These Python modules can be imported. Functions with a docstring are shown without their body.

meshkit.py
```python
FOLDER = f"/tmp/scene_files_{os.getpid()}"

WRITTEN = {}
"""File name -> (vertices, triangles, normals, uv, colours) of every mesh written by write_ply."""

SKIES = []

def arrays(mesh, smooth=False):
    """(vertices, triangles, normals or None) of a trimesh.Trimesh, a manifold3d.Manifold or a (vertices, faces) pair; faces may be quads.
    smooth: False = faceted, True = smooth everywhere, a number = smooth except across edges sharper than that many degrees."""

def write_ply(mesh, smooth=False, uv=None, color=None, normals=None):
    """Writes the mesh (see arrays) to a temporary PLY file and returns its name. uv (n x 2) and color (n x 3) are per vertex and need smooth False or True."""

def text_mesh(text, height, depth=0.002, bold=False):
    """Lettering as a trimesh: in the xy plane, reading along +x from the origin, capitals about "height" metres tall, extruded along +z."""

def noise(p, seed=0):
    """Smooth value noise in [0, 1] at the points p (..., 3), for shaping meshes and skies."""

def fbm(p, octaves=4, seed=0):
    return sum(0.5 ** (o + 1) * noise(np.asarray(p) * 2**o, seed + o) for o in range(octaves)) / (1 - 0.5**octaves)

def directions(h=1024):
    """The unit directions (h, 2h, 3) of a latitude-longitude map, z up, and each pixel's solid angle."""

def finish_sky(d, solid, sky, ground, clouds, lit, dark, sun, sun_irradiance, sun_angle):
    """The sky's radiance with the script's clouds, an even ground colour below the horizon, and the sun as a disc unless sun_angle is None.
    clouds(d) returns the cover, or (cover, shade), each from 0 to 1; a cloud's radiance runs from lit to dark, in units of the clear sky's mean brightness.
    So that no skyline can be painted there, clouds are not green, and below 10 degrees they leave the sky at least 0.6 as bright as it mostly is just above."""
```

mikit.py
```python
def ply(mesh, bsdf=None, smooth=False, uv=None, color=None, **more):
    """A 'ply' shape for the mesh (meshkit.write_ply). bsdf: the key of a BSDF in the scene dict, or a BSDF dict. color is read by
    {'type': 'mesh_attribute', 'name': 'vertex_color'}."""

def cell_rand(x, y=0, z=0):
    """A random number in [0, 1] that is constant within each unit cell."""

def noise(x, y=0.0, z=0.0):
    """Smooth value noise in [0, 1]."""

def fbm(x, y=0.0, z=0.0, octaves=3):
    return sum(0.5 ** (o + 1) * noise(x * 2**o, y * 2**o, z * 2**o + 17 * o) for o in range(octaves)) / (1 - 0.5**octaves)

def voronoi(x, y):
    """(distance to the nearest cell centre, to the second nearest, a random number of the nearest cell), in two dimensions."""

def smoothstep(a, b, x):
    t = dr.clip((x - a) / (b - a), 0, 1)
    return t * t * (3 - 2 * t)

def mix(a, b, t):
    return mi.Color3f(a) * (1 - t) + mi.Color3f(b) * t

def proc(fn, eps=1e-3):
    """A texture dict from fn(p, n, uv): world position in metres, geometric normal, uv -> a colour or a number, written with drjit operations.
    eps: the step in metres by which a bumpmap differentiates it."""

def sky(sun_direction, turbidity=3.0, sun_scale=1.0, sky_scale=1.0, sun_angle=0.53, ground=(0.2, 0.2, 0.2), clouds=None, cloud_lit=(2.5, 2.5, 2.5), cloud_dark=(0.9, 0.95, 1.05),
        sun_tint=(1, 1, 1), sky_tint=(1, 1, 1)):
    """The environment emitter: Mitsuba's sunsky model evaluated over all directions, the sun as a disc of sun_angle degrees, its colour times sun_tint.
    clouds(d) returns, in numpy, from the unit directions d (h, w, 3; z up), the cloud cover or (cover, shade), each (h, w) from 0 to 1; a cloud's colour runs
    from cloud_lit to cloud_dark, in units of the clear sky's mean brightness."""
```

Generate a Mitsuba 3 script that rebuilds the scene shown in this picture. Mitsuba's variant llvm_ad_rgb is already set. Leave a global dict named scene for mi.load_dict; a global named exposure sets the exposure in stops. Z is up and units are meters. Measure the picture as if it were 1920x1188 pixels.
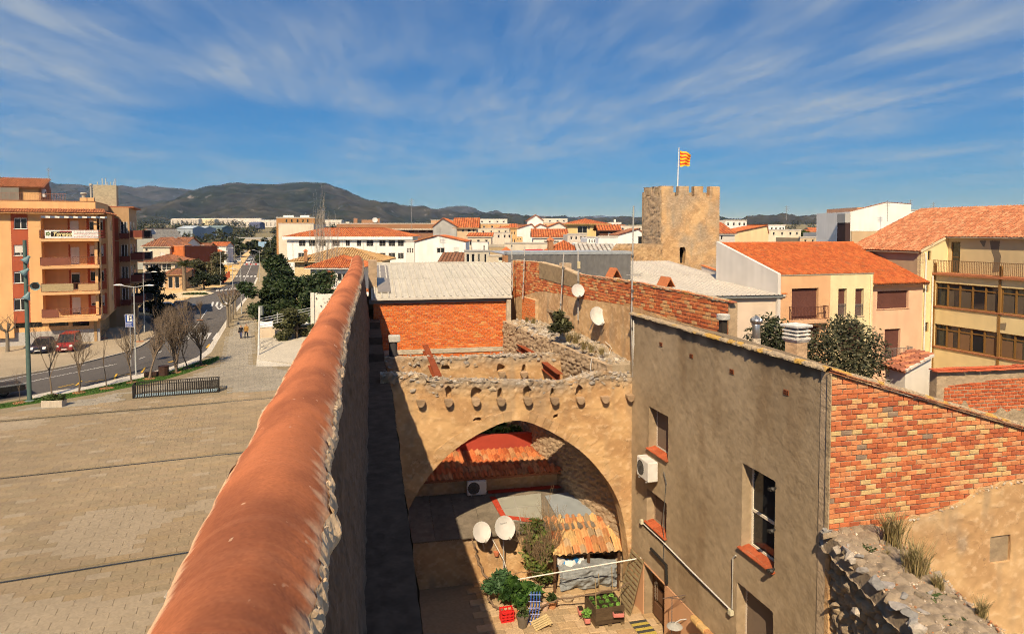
import math, random
import numpy as np, trimesh, shapely, mitsuba as mi, drjit as dr, mikit, meshkit
from shapely.geometry import Polygon, box as sbox, LineString, Point
from shapely import affinity
from mikit import proc, fbm, noise, smoothstep, mix, cell_rand
T = mi.ScalarTransform4f
scene, labels = {}, {}
# ---------------------------------------------------------------- camera, sky, exposure
F, CX, CY, PITCH = 1280.0, 960.0, 488.0, math.radians(2.5)      # a 24 mm view, in pixels of the 1920 x 1188 photograph
GZ = -13.2                                                      # street level; the eye is at z = 0
FWD = np.array([0, math.cos(PITCH), -math.sin(PITCH)]); RGT = np.array([1.0, 0, 0]); UPV = np.array([0, math.sin(PITCH), math.cos(PITCH)])
scene['camera'] = {'type': 'perspective', 'fov': math.degrees(2 * math.atan(960 / F)), 'fov_axis': 'x', 'near_clip': 0.05, 'far_clip': 90000.0,
                   'principal_point_offset_y': (594 - CY) / 1188,
                   'to_world': T().look_at(origin=[0, 0, 0], target=FWD.tolist(), up=[0, 0, 1])}
SUN = np.array([-0.139, -0.99, 0.90])
def clouds(d):          # thin cirrus combed along the view, denser overhead in front
    z = np.maximum(d[..., 2], 0.02); qx, qy = d[..., 0] / z, d[..., 1] / z; qx = qx + 0.10 * qy; f3 = lambda a, b, c: np.stack([a, b, 0 * a + c], -1)
    w = meshkit.fbm(f3(qx * .6, qy * .3, 0), 3, 9) - .5
    fib = meshkit.fbm(f3(qx * 6 + 4.5 * w, qy * 1.3 + w, 3), 6, 3); fine = meshkit.fbm(f3(qx * 26 + 12 * w, qy * 3.4, 7), 5, 5); veil = meshkit.fbm(f3(qx * 1.6 + w, qy * .9, 13), 5, 33)
    big = meshkit.fbm(f3(qx * .55 + 3.1, qy * .30 + 1.2, 0), 4, 21); m = np.clip((big - .26) * 3.0, 0, 1)
    c = m * (.08 + .50 * np.clip((veil - .30) * 1.9, 0, 1) * (.6 + .8 * fine) + .34 * np.clip((fib - .34) * 1.9, 0, 1) * (.35 + 1.1 * fine))
    return np.clip(c * np.clip(d[..., 2] / .16, .10, 1), 0, .75)
scene['sky'] = mikit.sky(SUN, turbidity=2.4, sky_scale=0.40, sky_tint=(0.12, 0.82, 1.50), sun_tint=(1.0, .965, .90), clouds=clouds, cloud_lit=(2.75, 3.15, 3.6), cloud_dark=(1.0, 1.1, 1.2))
exposure = 2.15
# ---------------------------------------------------------------- helpers
def ray(x, y):
    return FWD + (x - CX) / F * RGT - (y - CY) / F * UPV
def at(x, y, d):                     # the point of pixel (x, y) at depth d metres
    r = ray(x, y); return r * (d / r[1])
def onz(x, y, z):
    r = ray(x, y); return r * (z / r[2])
def onp(x, y, p0, n):
    r = ray(x, y); return r * (np.dot(p0, n) / np.dot(r, n))
def A(*v): return np.array(v, float)
def unit(v): v = np.asarray(v, float); return v / np.linalg.norm(v)
UP = A(0, 0, 1)
def enc(c):
    c = np.round(255 * np.sqrt(np.clip(np.atleast_2d(c), 0, 1)))
    return np.stack([c[:, 0] * 256 + c[:, 1], c[:, 2]], 1)
MASKED = ('archrender', 'plaster', 'coping', 'lichen', 'fabric')      # their uv carries two masks from 0 to 1 instead of a packed colour
used = {}
def fresh(name):
    k = used.get(name, -1) + 1; used[name] = k
    return name if k == 0 else f'{name}_{k:03d}'
def thing(name, label, cat, group=None):
    k = fresh(name); labels[k] = {'label': label, 'category': cat}
    if group: labels[k]['group'] = group
    return k
def pk(parent, name): return fresh(parent + '__' + name)
def join(ps):
    V, Fc, C, n = [], [], [], 0
    for v, f, c in ps:
        V.append(v); Fc.append(np.asarray(f) + n); n += len(v)
        C.append(np.broadcast_to(np.asarray(c, float), (len(v), 3)))
    return np.vstack(V), np.vstack(Fc), np.vstack(C)
def mk(ps, mat, smooth=False):
    v, f, c = join(ps if isinstance(ps, list) else [ps])
    if smooth and smooth is not True: v, f, _n = meshkit.arrays((v, f), smooth); c = np.broadcast_to(c[0], (len(v), 3)); smooth = True
    return mikit.ply((v, f), 'mat_' + mat, smooth=smooth, uv=c[:, :2] if mat in MASKED else enc(c))
def add(key, ps, mat='paint', smooth=False, label=None, kind=None):
    scene[key] = mk(ps, mat, smooth)
    if label or kind:
        labels.setdefault(key, {})
        if label: labels[key]['label'] = label
        if kind: labels[key]['kind'] = kind
    return key
def part(parent, name, ps, mat='paint', smooth=False, label=None, kind=None):
    return add(pk(parent, name), ps, mat, smooth, label, kind)
def struct(name, ps, mat, smooth=False, kind='structure', label=None):
    return add(fresh(name), ps, mat, smooth, label, kind)
def place(parent, name, proto, m):
    k = pk(parent, name); scene[k] = {**proto, 'to_world': T(m)}; return k
def mat4(o, x, y, z):
    m = np.eye(4); m[:3, 0], m[:3, 1], m[:3, 2], m[:3, 3] = x, y, z, o; return m
QB = np.array([[0, 3, 2, 1], [4, 5, 6, 7], [0, 1, 5, 4], [1, 2, 6, 5], [2, 3, 7, 6], [3, 0, 4, 7]])
def tri(q): q = np.asarray(q); return np.vstack([q[:, [0, 1, 2]], q[:, [0, 2, 3]]])
FB = tri(QB)
def obox(o, x, y, z, c=(.5, .5, .5)):     # a box from corner o with edge vectors x, y, z (right handed)
    o, x, y, z = (np.asarray(q, float) for q in (o, x, y, z))
    return np.array([o, o + x, o + x + y, o + y, o + z, o + x + z, o + x + y + z, o + y + z]), FB, c
def cbox(c, size, rot=0, col=(.5, .5, .5), base=False):   # centred box turned about z
    cs, sn = math.cos(rot), math.sin(rot); x, y = A(cs, sn, 0) * size[0], A(-sn, cs, 0) * size[1]
    o = np.asarray(c, float) - x / 2 - y / 2 - (0 if base else UP * size[2] / 2)
    return obox(o, x, y, UP * size[2], col)
def chbox(c, size, rot=0, col=(.5, .5, .5), ch=.02, base=False):   # box with chamfered edges
    hx, hy, hz = (s / 2 for s in size); ch = min(ch, hx * .8, hy * .8, hz * .8)
    P = [(sx * (hx - a), sy * (hy - b), sz * (hz - g)) for sx in (-1, 1) for sy in (-1, 1) for sz in (-1, 1) for a, b, g in ((0, ch, ch), (ch, 0, ch), (ch, ch, 0))]
    h = trimesh.convex.convex_hull(np.array(P)); v = np.array(h.vertices); cs, sn = math.cos(rot), math.sin(rot)
    v = v @ np.array([[cs, sn, 0], [-sn, cs, 0], [0, 0, 1]]) + np.asarray(c, float) + (UP * hz if base else 0)
    return v, np.array(h.faces), col
def hull(P, col):
    h = trimesh.convex.convex_hull(np.asarray(P, float)); return np.array(h.vertices), np.array(h.faces), col
def tube(pts, r, sides=8, col=(.5, .5, .5), cap=True):
    p = np.asarray(pts, float); t = np.gradient(p, axis=0); t /= np.linalg.norm(t, axis=1, keepdims=True) + 1e-12
    ref = A(0, 0, 1) if abs(t[0][2]) < .9 else A(1, 0, 0)
    a = np.cross(t, ref); a /= np.linalg.norm(a, axis=1, keepdims=True) + 1e-12; b = np.cross(t, a)
    an = np.arange(sides) * 2 * np.pi / sides; R = np.broadcast_to(r, (len(p),))
    v = (p[:, None] + R[:, None, None] * (np.cos(an)[None, :, None] * a[:, None] - np.sin(an)[None, :, None] * b[:, None])).reshape(-1, 3)
    i, j = np.meshgrid(np.arange(len(p) - 1), np.arange(sides), indexing='ij')
    q = np.stack([i * sides + j, (i + 1) * sides + j, (i + 1) * sides + (j + 1) % sides, i * sides + (j + 1) % sides], -1).reshape(-1, 4)
    f = tri(q)
    if cap:
        n = len(v); v = np.vstack([v, p[:1], p[-1:]]); k = np.arange(sides)
        f = np.vstack([f, np.stack([k, (k + 1) % sides, k * 0 + n], 1), np.stack([(k + 1) % sides + (len(p) - 1) * sides, k + (len(p) - 1) * sides, k * 0 + n + 1], 1)])
    return v, f, col
def lathe(prof, o=(0, 0, 0), sides=16, col=(.5, .5, .5), axis=UP):
    pr = np.asarray(prof, float); an = np.arange(sides) * 2 * np.pi / sides
    z = unit(axis); x = unit(np.cross(z, A(0, 0, 1) if abs(z[2]) < .9 else A(1, 0, 0))); y = np.cross(z, x)
    v = (np.asarray(o, float) + pr[:, 1][:, None, None] * z + pr[:, 0][:, None, None] * (np.cos(an)[None, :, None] * x + np.sin(an)[None, :, None] * y)).reshape(-1, 3)
    i, j = np.meshgrid(np.arange(len(pr) - 1), np.arange(sides), indexing='ij')
    q = np.stack([i * sides + j, i * sides + (j + 1) % sides, (i + 1) * sides + (j + 1) % sides, (i + 1) * sides + j], -1).reshape(-1, 4)
    return v, tri(q), col
def extr(poly, th, o, u, v, col=(.5, .5, .5)):    # polygon in the (u, v) plane, extruded th along -(u x v)
    u, v = np.asarray(u, float), np.asarray(v, float); n = np.cross(u, v); out = []
    for g in getattr(poly, 'geoms', [poly]):
        if g.geom_type != 'Polygon' or g.area < 1e-6: continue
        m = trimesh.creation.extrude_polygon(g, th, engine='earcut'); w = np.array(m.vertices)
        out.append((np.asarray(o, float) + w[:, :1] * u + w[:, 1:2] * v + (w[:, 2:3] - th) * n, np.array(m.faces), col))
    return join(out)
def sheet(poly, z, col=(.5, .5, .5)):             # flat horizontal polygon
    out = []
    for g in getattr(poly, 'geoms', [poly]):
        v, f = trimesh.creation.triangulate_polygon(g, engine='earcut'); v = np.column_stack([v, np.full(len(v), float(z))])
        f = np.array(f); cr = np.cross(v[f[:, 1]] - v[f[:, 0]], v[f[:, 2]] - v[f[:, 0]])[:, 2]
        f[cr < 0] = f[cr < 0][:, ::-1]; out.append((v, f, col))
    return join(out)
def panel(o, u, v, poly, cell, disp, thick, col, sides=True):   # a displaced wall face over a polygon, with its edges carried back by thick
    o, u, v = (np.asarray(q, float) for q in (o, u, v)); n = np.cross(u, v)
    x0, y0, x1, y1 = poly.bounds; nx, ny = max(1, math.ceil((x1 - x0) / cell)), max(1, math.ceil((y1 - y0) / cell))
    xs, ys = np.linspace(x0, x1, nx + 1), np.linspace(y0, y1, ny + 1)
    X, Y = np.meshgrid(xs, ys, indexing='ij'); cxs, cys = (xs[1:] + xs[:-1]) / 2, (ys[1:] + ys[:-1]) / 2
    GX, GY = np.meshgrid(cxs, cys, indexing='ij'); ins = shapely.contains_xy(poly, GX.ravel(), GY.ravel()).reshape(nx, ny)
    idx = np.arange((nx + 1) * (ny + 1)).reshape(nx + 1, ny + 1)
    i, j = np.nonzero(ins); q = np.stack([idx[i, j], idx[i + 1, j], idx[i + 1, j + 1], idx[i, j + 1]], 1)
    pad = np.pad(ins, 1); E = []
    for (di, dj, a, b) in ((0, -1, (0, 0), (1, 0)), (1, 0, (1, 0), (1, 1)), (0, 1, (1, 1), (0, 1)), (-1, 0, (0, 1), (0, 0))):
        m = ins & ~pad[1 + di:1 + di + nx, 1 + dj:1 + dj + ny]; bi, bj = np.nonzero(m)
        E.append(np.stack([idx[bi + a[0], bj + a[1]], idx[bi + b[0], bj + b[1]]], 1))
    E = np.vstack(E); S = np.stack([X.ravel(), Y.ravel()], 1); bn = np.unique(E)
    bd = poly.boundary; pts = shapely.points(S[bn]); near = shapely.line_interpolate_point(bd, shapely.line_locate_point(bd, pts)) if bd.geom_type == 'LineString' else None
    if near is None:
        best = np.full(len(bn), 9e9); NP_ = S[bn].copy()
        for g in bd.geoms:
            c = shapely.line_interpolate_point(g, shapely.line_locate_point(g, pts)); xy = shapely.get_coordinates(c); dd = np.linalg.norm(xy - S[bn], axis=1)
            k = dd < best; best[k] = dd[k]; NP_[k] = xy[k]
    else: NP_ = shapely.get_coordinates(near)
    ok = np.linalg.norm(NP_ - S[bn], axis=1) < cell * 1.1; S[bn[ok]] = NP_[ok]
    h = disp(S[:, 0], S[:, 1]) if callable(disp) else np.zeros(len(S))
    P = o + S[:, :1] * u + S[:, 1:] * v + h[:, None] * n
    C = col(S[:, 0], S[:, 1]) if callable(col) else np.broadcast_to(np.asarray(col, float), (len(S), 3))
    keep = np.unique(q); re = np.zeros(len(S), int); re[keep] = np.arange(len(keep))
    out = [(P[keep], tri(re[q]), C[keep])]
    if sides:
        B0 = P[E[:, 0]]; B1 = P[E[:, 1]]; K = -n * thick; k = len(E); r = np.arange(k)
        out.append((np.vstack([B0, B1, B1 + K, B0 + K]), tri(np.stack([r, r + 3 * k, r + 2 * k, r + k], 1)), np.vstack([C[E[:, 0]], C[E[:, 1]], C[E[:, 1]], C[E[:, 0]]])))
    return out
def nz(x, y, f, oct=3, seed=0): return meshkit.fbm(np.stack([np.asarray(x) * f, np.asarray(y) * f, np.zeros_like(x) + seed * 3.7], -1), oct, seed)
def worley(x, y, f, seed=0, ay=1.0):    # (distance to the nearest cell centre, to the second, the cell's random number)
    x, y = np.asarray(x) * f, np.asarray(y) * f * ay; ix, iy = np.floor(x), np.floor(y); d1 = np.full(x.shape, 9.); d2 = d1.copy(); w = d1 * 0
    for a in (-1, 0, 1):
        for b in (-1, 0, 1):
            cx, cy = ix + a, iy + b; h = lambda k: np.modf(np.abs(np.sin(cx * 127.1 + cy * 311.7 + k * 74.7 + seed * 19.3)) * 43758.5453)[0]
            d = np.hypot(cx + .15 + .7 * h(1) - x, cy + .15 + .7 * h(2) - y); r = h(3)
            d2 = np.where(d < d1, d1, np.minimum(d2, d)); w = np.where(d < d1, r, w); d1 = np.minimum(d1, d)
    return d1, d2, w
def stone_mesh(rng, n=14, flat=1.0):     # a hull of points on a bumpy ellipsoid: one rubble stone of about unit size
    p = rng.normal(size=(n, 3)); p /= np.linalg.norm(p, axis=1, keepdims=True); p *= .5 * rng.uniform(.8, 1.1, (n, 1)); p[:, 2] *= flat
    return hull(p, (.5, .5, .5))
def rotm(rng, tilt=.4):
    a = rng.uniform(0, 2 * np.pi); m = trimesh.transformations.euler_matrix(rng.normal() * tilt, rng.normal() * tilt, a)[:3, :3]; return m
def tile_tmpl(pitch, course, h, seg=6, lap=.05, rise=.025):   # a cover tile with the channel beside it; s across, t up the slope
    k = np.linspace(0, 1, seg + 1); s = np.concatenate([[-.5], -.34 + .68 * k, [.5]]) * pitch; zz = np.concatenate([[0.], h * np.sin(np.pi * k), [0.]])
    n = len(s); lo = np.stack([s * 1.0, np.full(n, -lap), zz + rise], 1); hi = np.stack([s * .94, np.full(n, course), zz * .92], 1); lip = np.stack([s, np.full(n, -lap + .002), zz * .75 + rise - .02 - .2 * h], 1)
    v = np.vstack([lip, lo, hi]); i = np.arange(n - 1); q = np.vstack([np.stack([i, i + 1, i + 1 + n, i + n], 1), np.stack([i + n, i + 1 + n, i + 1 + 2 * n, i + 2 * n], 1)])
    return v, tri(q)
def roof(o, es, et, poly, pitch=.24, course=.36, h=.07, pal=((.42, .13, .06),), seed=0, seg=4, jit=.012, slab=.08, slabcol=(.3, .12, .07), var=.13):
    """Tiles over a polygon (s along the eave, t up the slope): (tile pieces, slab piece)."""
    rng = np.random.default_rng(seed); o, es, et = (np.asarray(q, float) for q in (o, es, et)); en = np.cross(es, et)
    x0, y0, x1, y1 = poly.bounds; sx = np.arange(x0 + pitch / 2, x1, pitch); ty = np.arange(y0, y1, course)
    S, Tt = (q.ravel() for q in np.meshgrid(sx, ty, indexing='ij')); ok = shapely.contains_xy(poly.buffer(.02), S, Tt + course * .5); S, Tt = S[ok], Tt[ok]
    v, f = tile_tmpl(pitch, course, h, seg); m = len(S); pal = np.asarray(pal, float)
    w = v[None] + np.stack([S, Tt, np.zeros(m)], 1)[:, None] + np.stack([rng.normal(0, jit, m), rng.normal(0, jit, m), np.abs(rng.normal(0, jit * .7, m))], 1)[:, None]
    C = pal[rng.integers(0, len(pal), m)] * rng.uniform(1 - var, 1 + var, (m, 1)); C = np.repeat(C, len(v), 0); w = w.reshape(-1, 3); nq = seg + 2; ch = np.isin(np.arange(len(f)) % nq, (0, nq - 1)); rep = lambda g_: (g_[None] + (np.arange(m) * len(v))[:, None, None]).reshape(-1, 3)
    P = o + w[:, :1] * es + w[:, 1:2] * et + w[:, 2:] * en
    return join([(P, rep(f[~ch]), C), (P, rep(f[ch]), C * .38)]), extr(poly, slab, o - en * .015, es, et, slabcol)  # channels darkened in the colour: dirt, and painted shade between the covers
def roof_parts(parent, o, es, et, poly, pitch, course, h, pal, seed=0, seg=6, jit=.012, slab=.08, slabcol=(.3, .12, .07), name='roof_tile'):
    """The same with every tile a part of its own."""
    rng = np.random.default_rng(seed); o, es, et = (np.asarray(q, float) for q in (o, es, et)); en = np.cross(es, et)
    v, f = tile_tmpl(pitch, course, h, seg); protos = [mk((v, f, np.asarray(c) * k), 'tile', True) for c in pal for k in (.8, 1.0, 1.15)]
    x0, y0, x1, y1 = poly.bounds
    for s in np.arange(x0 + pitch / 2, x1, pitch):
        for t in np.arange(y0, y1 - course * .4, course):
            if not poly.buffer(.03).contains(Point(s, t + course * .4)): continue
            a = rng.normal(0, .03); e1 = es * math.cos(a) + et * math.sin(a); e2 = np.cross(en, e1)
            place(parent, name, protos[rng.integers(len(protos))], mat4(o + es * (s + rng.normal(0, jit)) + et * (t + rng.normal(0, jit)) + en * abs(rng.normal(0, jit)), e1, e2, en))
    part(parent, 'roof_bed', extr(poly, slab, o - en * .015, es, et, slabcol), 'paint')
def bricks(parent, o, u, v, poly, bl, bh, jt, proud, pal, seed=0, maxn=300, wts=None, name='brick', mat='brick'):
    """Bricks of a running bond standing proud of the plane (o, u, v), clipped to the polygon; the first maxn by height are parts, the rest one part."""
    rng = np.random.default_rng(seed); o, u, v = (np.asarray(q, float) for q in (o, u, v)); n = np.cross(u, v)
    x0, y0, x1, y1 = poly.bounds; whole, cut = [], []
    for r, t in enumerate(np.arange(y0, y1, bh)):
        x = x0 - (r % 2) * bl / 2 + rng.uniform(-.04, .04) * bl
        while x < x1:
            b = sbox(x + jt / 2, t + jt / 2, x + bl - jt / 2, t + bh - jt / 2)
            if poly.contains(b): whole.append((x, t))
            elif poly.intersects(b):
                g = poly.intersection(b)
                if g.area > .25 * b.area and g.geom_type == 'Polygon': cut.append(g)
            x += bl
    ch = min(.012, bh * .12); K = len(pal); wts = None if wts is None else np.asarray(wts, float) / np.sum(wts)
    def bv():
        w, hh = bl - jt, bh - jt; c = ch
        return np.array([[0, 0, -.03], [w, 0, -.03], [w, hh, -.03], [0, hh, -.03], [c, c, proud], [w - c, c, proud], [w - c, hh - c, proud], [c, hh - c, proud]])
    fb = tri(QB[1:]); protos = [mk((bv(), fb, c), mat) for c in pal]; rest = []
    order = sorted(range(len(whole)), key=lambda k: whole[k][1] * -1)
    for rank, k in enumerate(order):
        x, t = whole[k]; c = rng.choice(K, p=wts); off = rng.normal(0, .004, 3); a = rng.normal(0, .012); e1 = u * math.cos(a) + v * math.sin(a); e2 = np.cross(n, e1)
        org = o + u * (x + jt / 2 + off[0]) + v * (t + jt / 2 + off[1]) + n * off[2]
        if rank < maxn: place(parent, name, protos[c], mat4(org, e1, e2, n))
        else: w = bv(); rest.append((org + w[:, :1] * e1 + w[:, 1:2] * e2 + w[:, 2:] * n, fb, pal[c]))
    for g in cut: rest.append(extr(g.buffer(-.003), proud + .03, o + n * proud, u, v, pal[rng.choice(K, p=wts)]))
    if rest: part(parent, name + 'work', rest, mat, kind='stuff')
# ---------------------------------------------------------------- materials
def dec(uv):
    u, b = dr.round(uv.x), dr.round(uv.y); r = dr.floor(u / 256.0); g = u - r * 256.0
    return mi.Color3f(dr.square(r / 255.0), dr.square(g / 255.0), dr.square(b / 255.0))
def f_paint(p, n, uv):      # weathered paint: faint blotches and vertical streaks
    k = fbm(p.x * .7, p.y * .7, p.z * .7) * .22 + noise(p.x * 3.1 + p.y * 2.3, p.y * 2.9, p.z * .35) * .14 + .82
    return dec(uv) * k
def f_stone(p, n, uv):      # rough masonry
    a = fbm(p.x * 5, p.y * 5, p.z * 5, 4); b = noise(p.x * 28, p.y * 28, p.z * 28)
    return dec(uv) * (.55 + .75 * a + .16 * b)
def f_brick(p, n, uv):
    a = fbm(p.x * 7, p.y * 7, p.z * 14, 3); b = noise(p.x * 45, p.y * 45, p.z * 45)
    return dec(uv) * (.62 + .52 * a + .22 * b)
def f_tile(p, n, uv):
    a = fbm(p.x * 3.3, p.y * 3.3, p.z * 3.3, 3); b = fbm(p.x * 16, p.y * 16, p.z * 16, 2); s = smoothstep(.55, .8, a)
    return mix(dec(uv) * (.8 + .35 * b), mi.Color3f(.20, .155, .10), s * .32)
def f_plain(p, n, uv): return dec(uv) * (.9 + .2 * noise(p.x * 4, p.y * 4, p.z * 4))
def b_stone(p, n, uv): return fbm(p.x * 14, p.y * 14, p.z * 14, 4)
def pr(tex, rough, spec=.25, **k): return {'type': 'twosided', 'bsdf': {'type': 'principled', 'base_color': tex, 'roughness': rough, 'specular': spec, **k}}
def bump(b, fn, s, eps=3e-3): return {'type': 'twosided', 'bsdf': {'type': 'bumpmap', 'arbitrary': proc(fn, eps), 'scale': s, 'bsdf': b['bsdf']}}
scene['paint'] = pr(proc(f_paint), .85)
scene['plain'] = pr(proc(f_plain), .6, .3)
scene['metal'] = pr(proc(f_plain), .35, .5)
scene['steel'] = pr(proc(f_plain), .3, .5, metallic=.85)
scene['brick'] = pr(proc(f_brick), .9, .15)
scene['tile'] = pr(proc(f_tile), .8, .2)
scene['stone'] = bump(pr(proc(f_stone), .95, .1), b_stone, .03)
scene['carpaint'] = {'type': 'principled', 'base_color': proc(f_plain), 'roughness': .3, 'specular': .5, 'clearcoat': .8, 'clearcoat_gloss': .9}
scene['carpaint'] = {'type': 'twosided', 'bsdf': scene['carpaint']}
scene['pane'] = {'type': 'twosided', 'bsdf': {'type': 'principled', 'base_color': {'type': 'rgb', 'value': [.018, .021, .025]}, 'roughness': .06, 'specular': .6}}
scene['leaf'] = {'type': 'twosided', 'bsdf': {'type': 'principled', 'base_color': proc(f_plain), 'roughness': .55, 'specular': .3}}
def f_plaster(p, n, uv):    # the big earth-coloured render: brushed, patched, damp below and at the top
    a = fbm(p.x * .55 + p.y * .5, p.y * .5, p.z * .5, 4); b = fbm(p.y * 6, p.x * 6, p.z * 6, 3); st = fbm(p.x * 1.5 + p.y * 2.2, p.y * .3, p.z * .28, 3)
    c = mix(mi.Color3f(.36, .285, .195), mi.Color3f(.29, .225, .15), smoothstep(.35, .7, a))
    c = mix(c, mi.Color3f(.22, .155, .095), smoothstep(.52, .8, st) * .6); c = mix(c, mi.Color3f(.115, .09, .065), smoothstep(.35, .9, uv.x + (st - .5)) * .75)
    return c * (.8 + .4 * b)
def b_plaster(p, n, uv):
    return fbm(p.x * 5 + p.y * 3, p.y * 5, p.z * 6, 3) * .7 + fbm(p.x * 19, p.y * 19, p.z * 17, 3) * .5
scene['plaster'] = bump(pr(proc(f_plaster), .95, .1), b_plaster, .024)
def f_coping(p, n, uv):     # limewashed terracotta mortar with worn pale streaks and dark damp
    a = fbm(p.x * 2.1, p.y * .9, 0, 4); b = fbm(p.x * 1.1 + 3 * p.y, p.y * 13 - p.x * 3, p.z * 5, 3); g = noise(p.x * 70, p.y * 70, p.z * 70)
    c = mix(mi.Color3f(.38, .130, .058), mi.Color3f(.23, .078, .038), smoothstep(.32, .66, a))
    c = mix(c, mi.Color3f(.46, .20, .11), smoothstep(.45, .75, b) * .13)
    sp = fbm(p.x * 17 + 4, p.y * 9, 5, 3); c = mix(c, mi.Color3f(.56, .38, .26), smoothstep(.83, .90, sp) * .6)
    cr = dr.abs(fbm(p.x * 1.7, p.y * 1.4, 9, 4) - .5); c = mix(c, mi.Color3f(.60, .42, .29), (1 - smoothstep(.0, .0035, cr)) * .0)
    w = uv.x                 # 0 at the crown, 1 at the broken edge
    c = mix(c, mi.Color3f(.55, .37, .24), smoothstep(.55, .95, w + (b - .5) * .7) * .8)
    return c * (.88 + .22 * g)
def b_coping(p, n, uv): return fbm(p.x * 5, p.y * 5, p.z * 5, 4) * .6 + fbm(p.x * 2 + 4 * p.y, p.y * 16, p.z, 3) * .08 + noise(p.x * 60, p.y * 60, p.z * 60) * .07
scene['coping'] = bump(pr(proc(f_coping), .85, .2), b_coping, .03)
def f_arch(p, n, uv):       # ochre lime render, patchy, with grey washes
    a = fbm(p.x * 1.3, p.y * 1.3, p.z * 1.3, 4); b = fbm(p.x * 7, p.y * 7, p.z * 7, 4); st = fbm(p.x * 2.4, p.y * 2.4, p.z * .5, 3)
    c = mix(mi.Color3f(.58, .385, .20), mi.Color3f(.46, .285, .145), smoothstep(.35, .62, a)); ck = dr.abs(fbm(p.x * 2.1 + 7, p.y * 2.1, p.z * 2.1, 4) - .5)
    c = mix(c, mi.Color3f(.62, .47, .30), smoothstep(.5, .75, b) * .5); c = mix(c, mi.Color3f(.30, .235, .17), smoothstep(.52, .78, st) * .5); c = mix(c, mi.Color3f(.16, .11, .07), (1 - smoothstep(.001, .006, ck)) * smoothstep(.5, .62, a) * .5)
    c = mix(c, mi.Color3f(.30, .265, .22) * (.6 + .8 * b), uv.x)      # uv.x: bare rubble, uv.y: tint
    return c * (.55 + .5 * uv.y) * (.85 + .28 * b)
def b_arch(p, n, uv): return fbm(p.x * 7, p.y * 7, p.z * 7, 4) + .35 * noise(p.x * 40, p.y * 40, p.z * 40)
scene['archrender'] = bump(pr(proc(f_arch), .95, .1), b_arch, .045)
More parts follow.
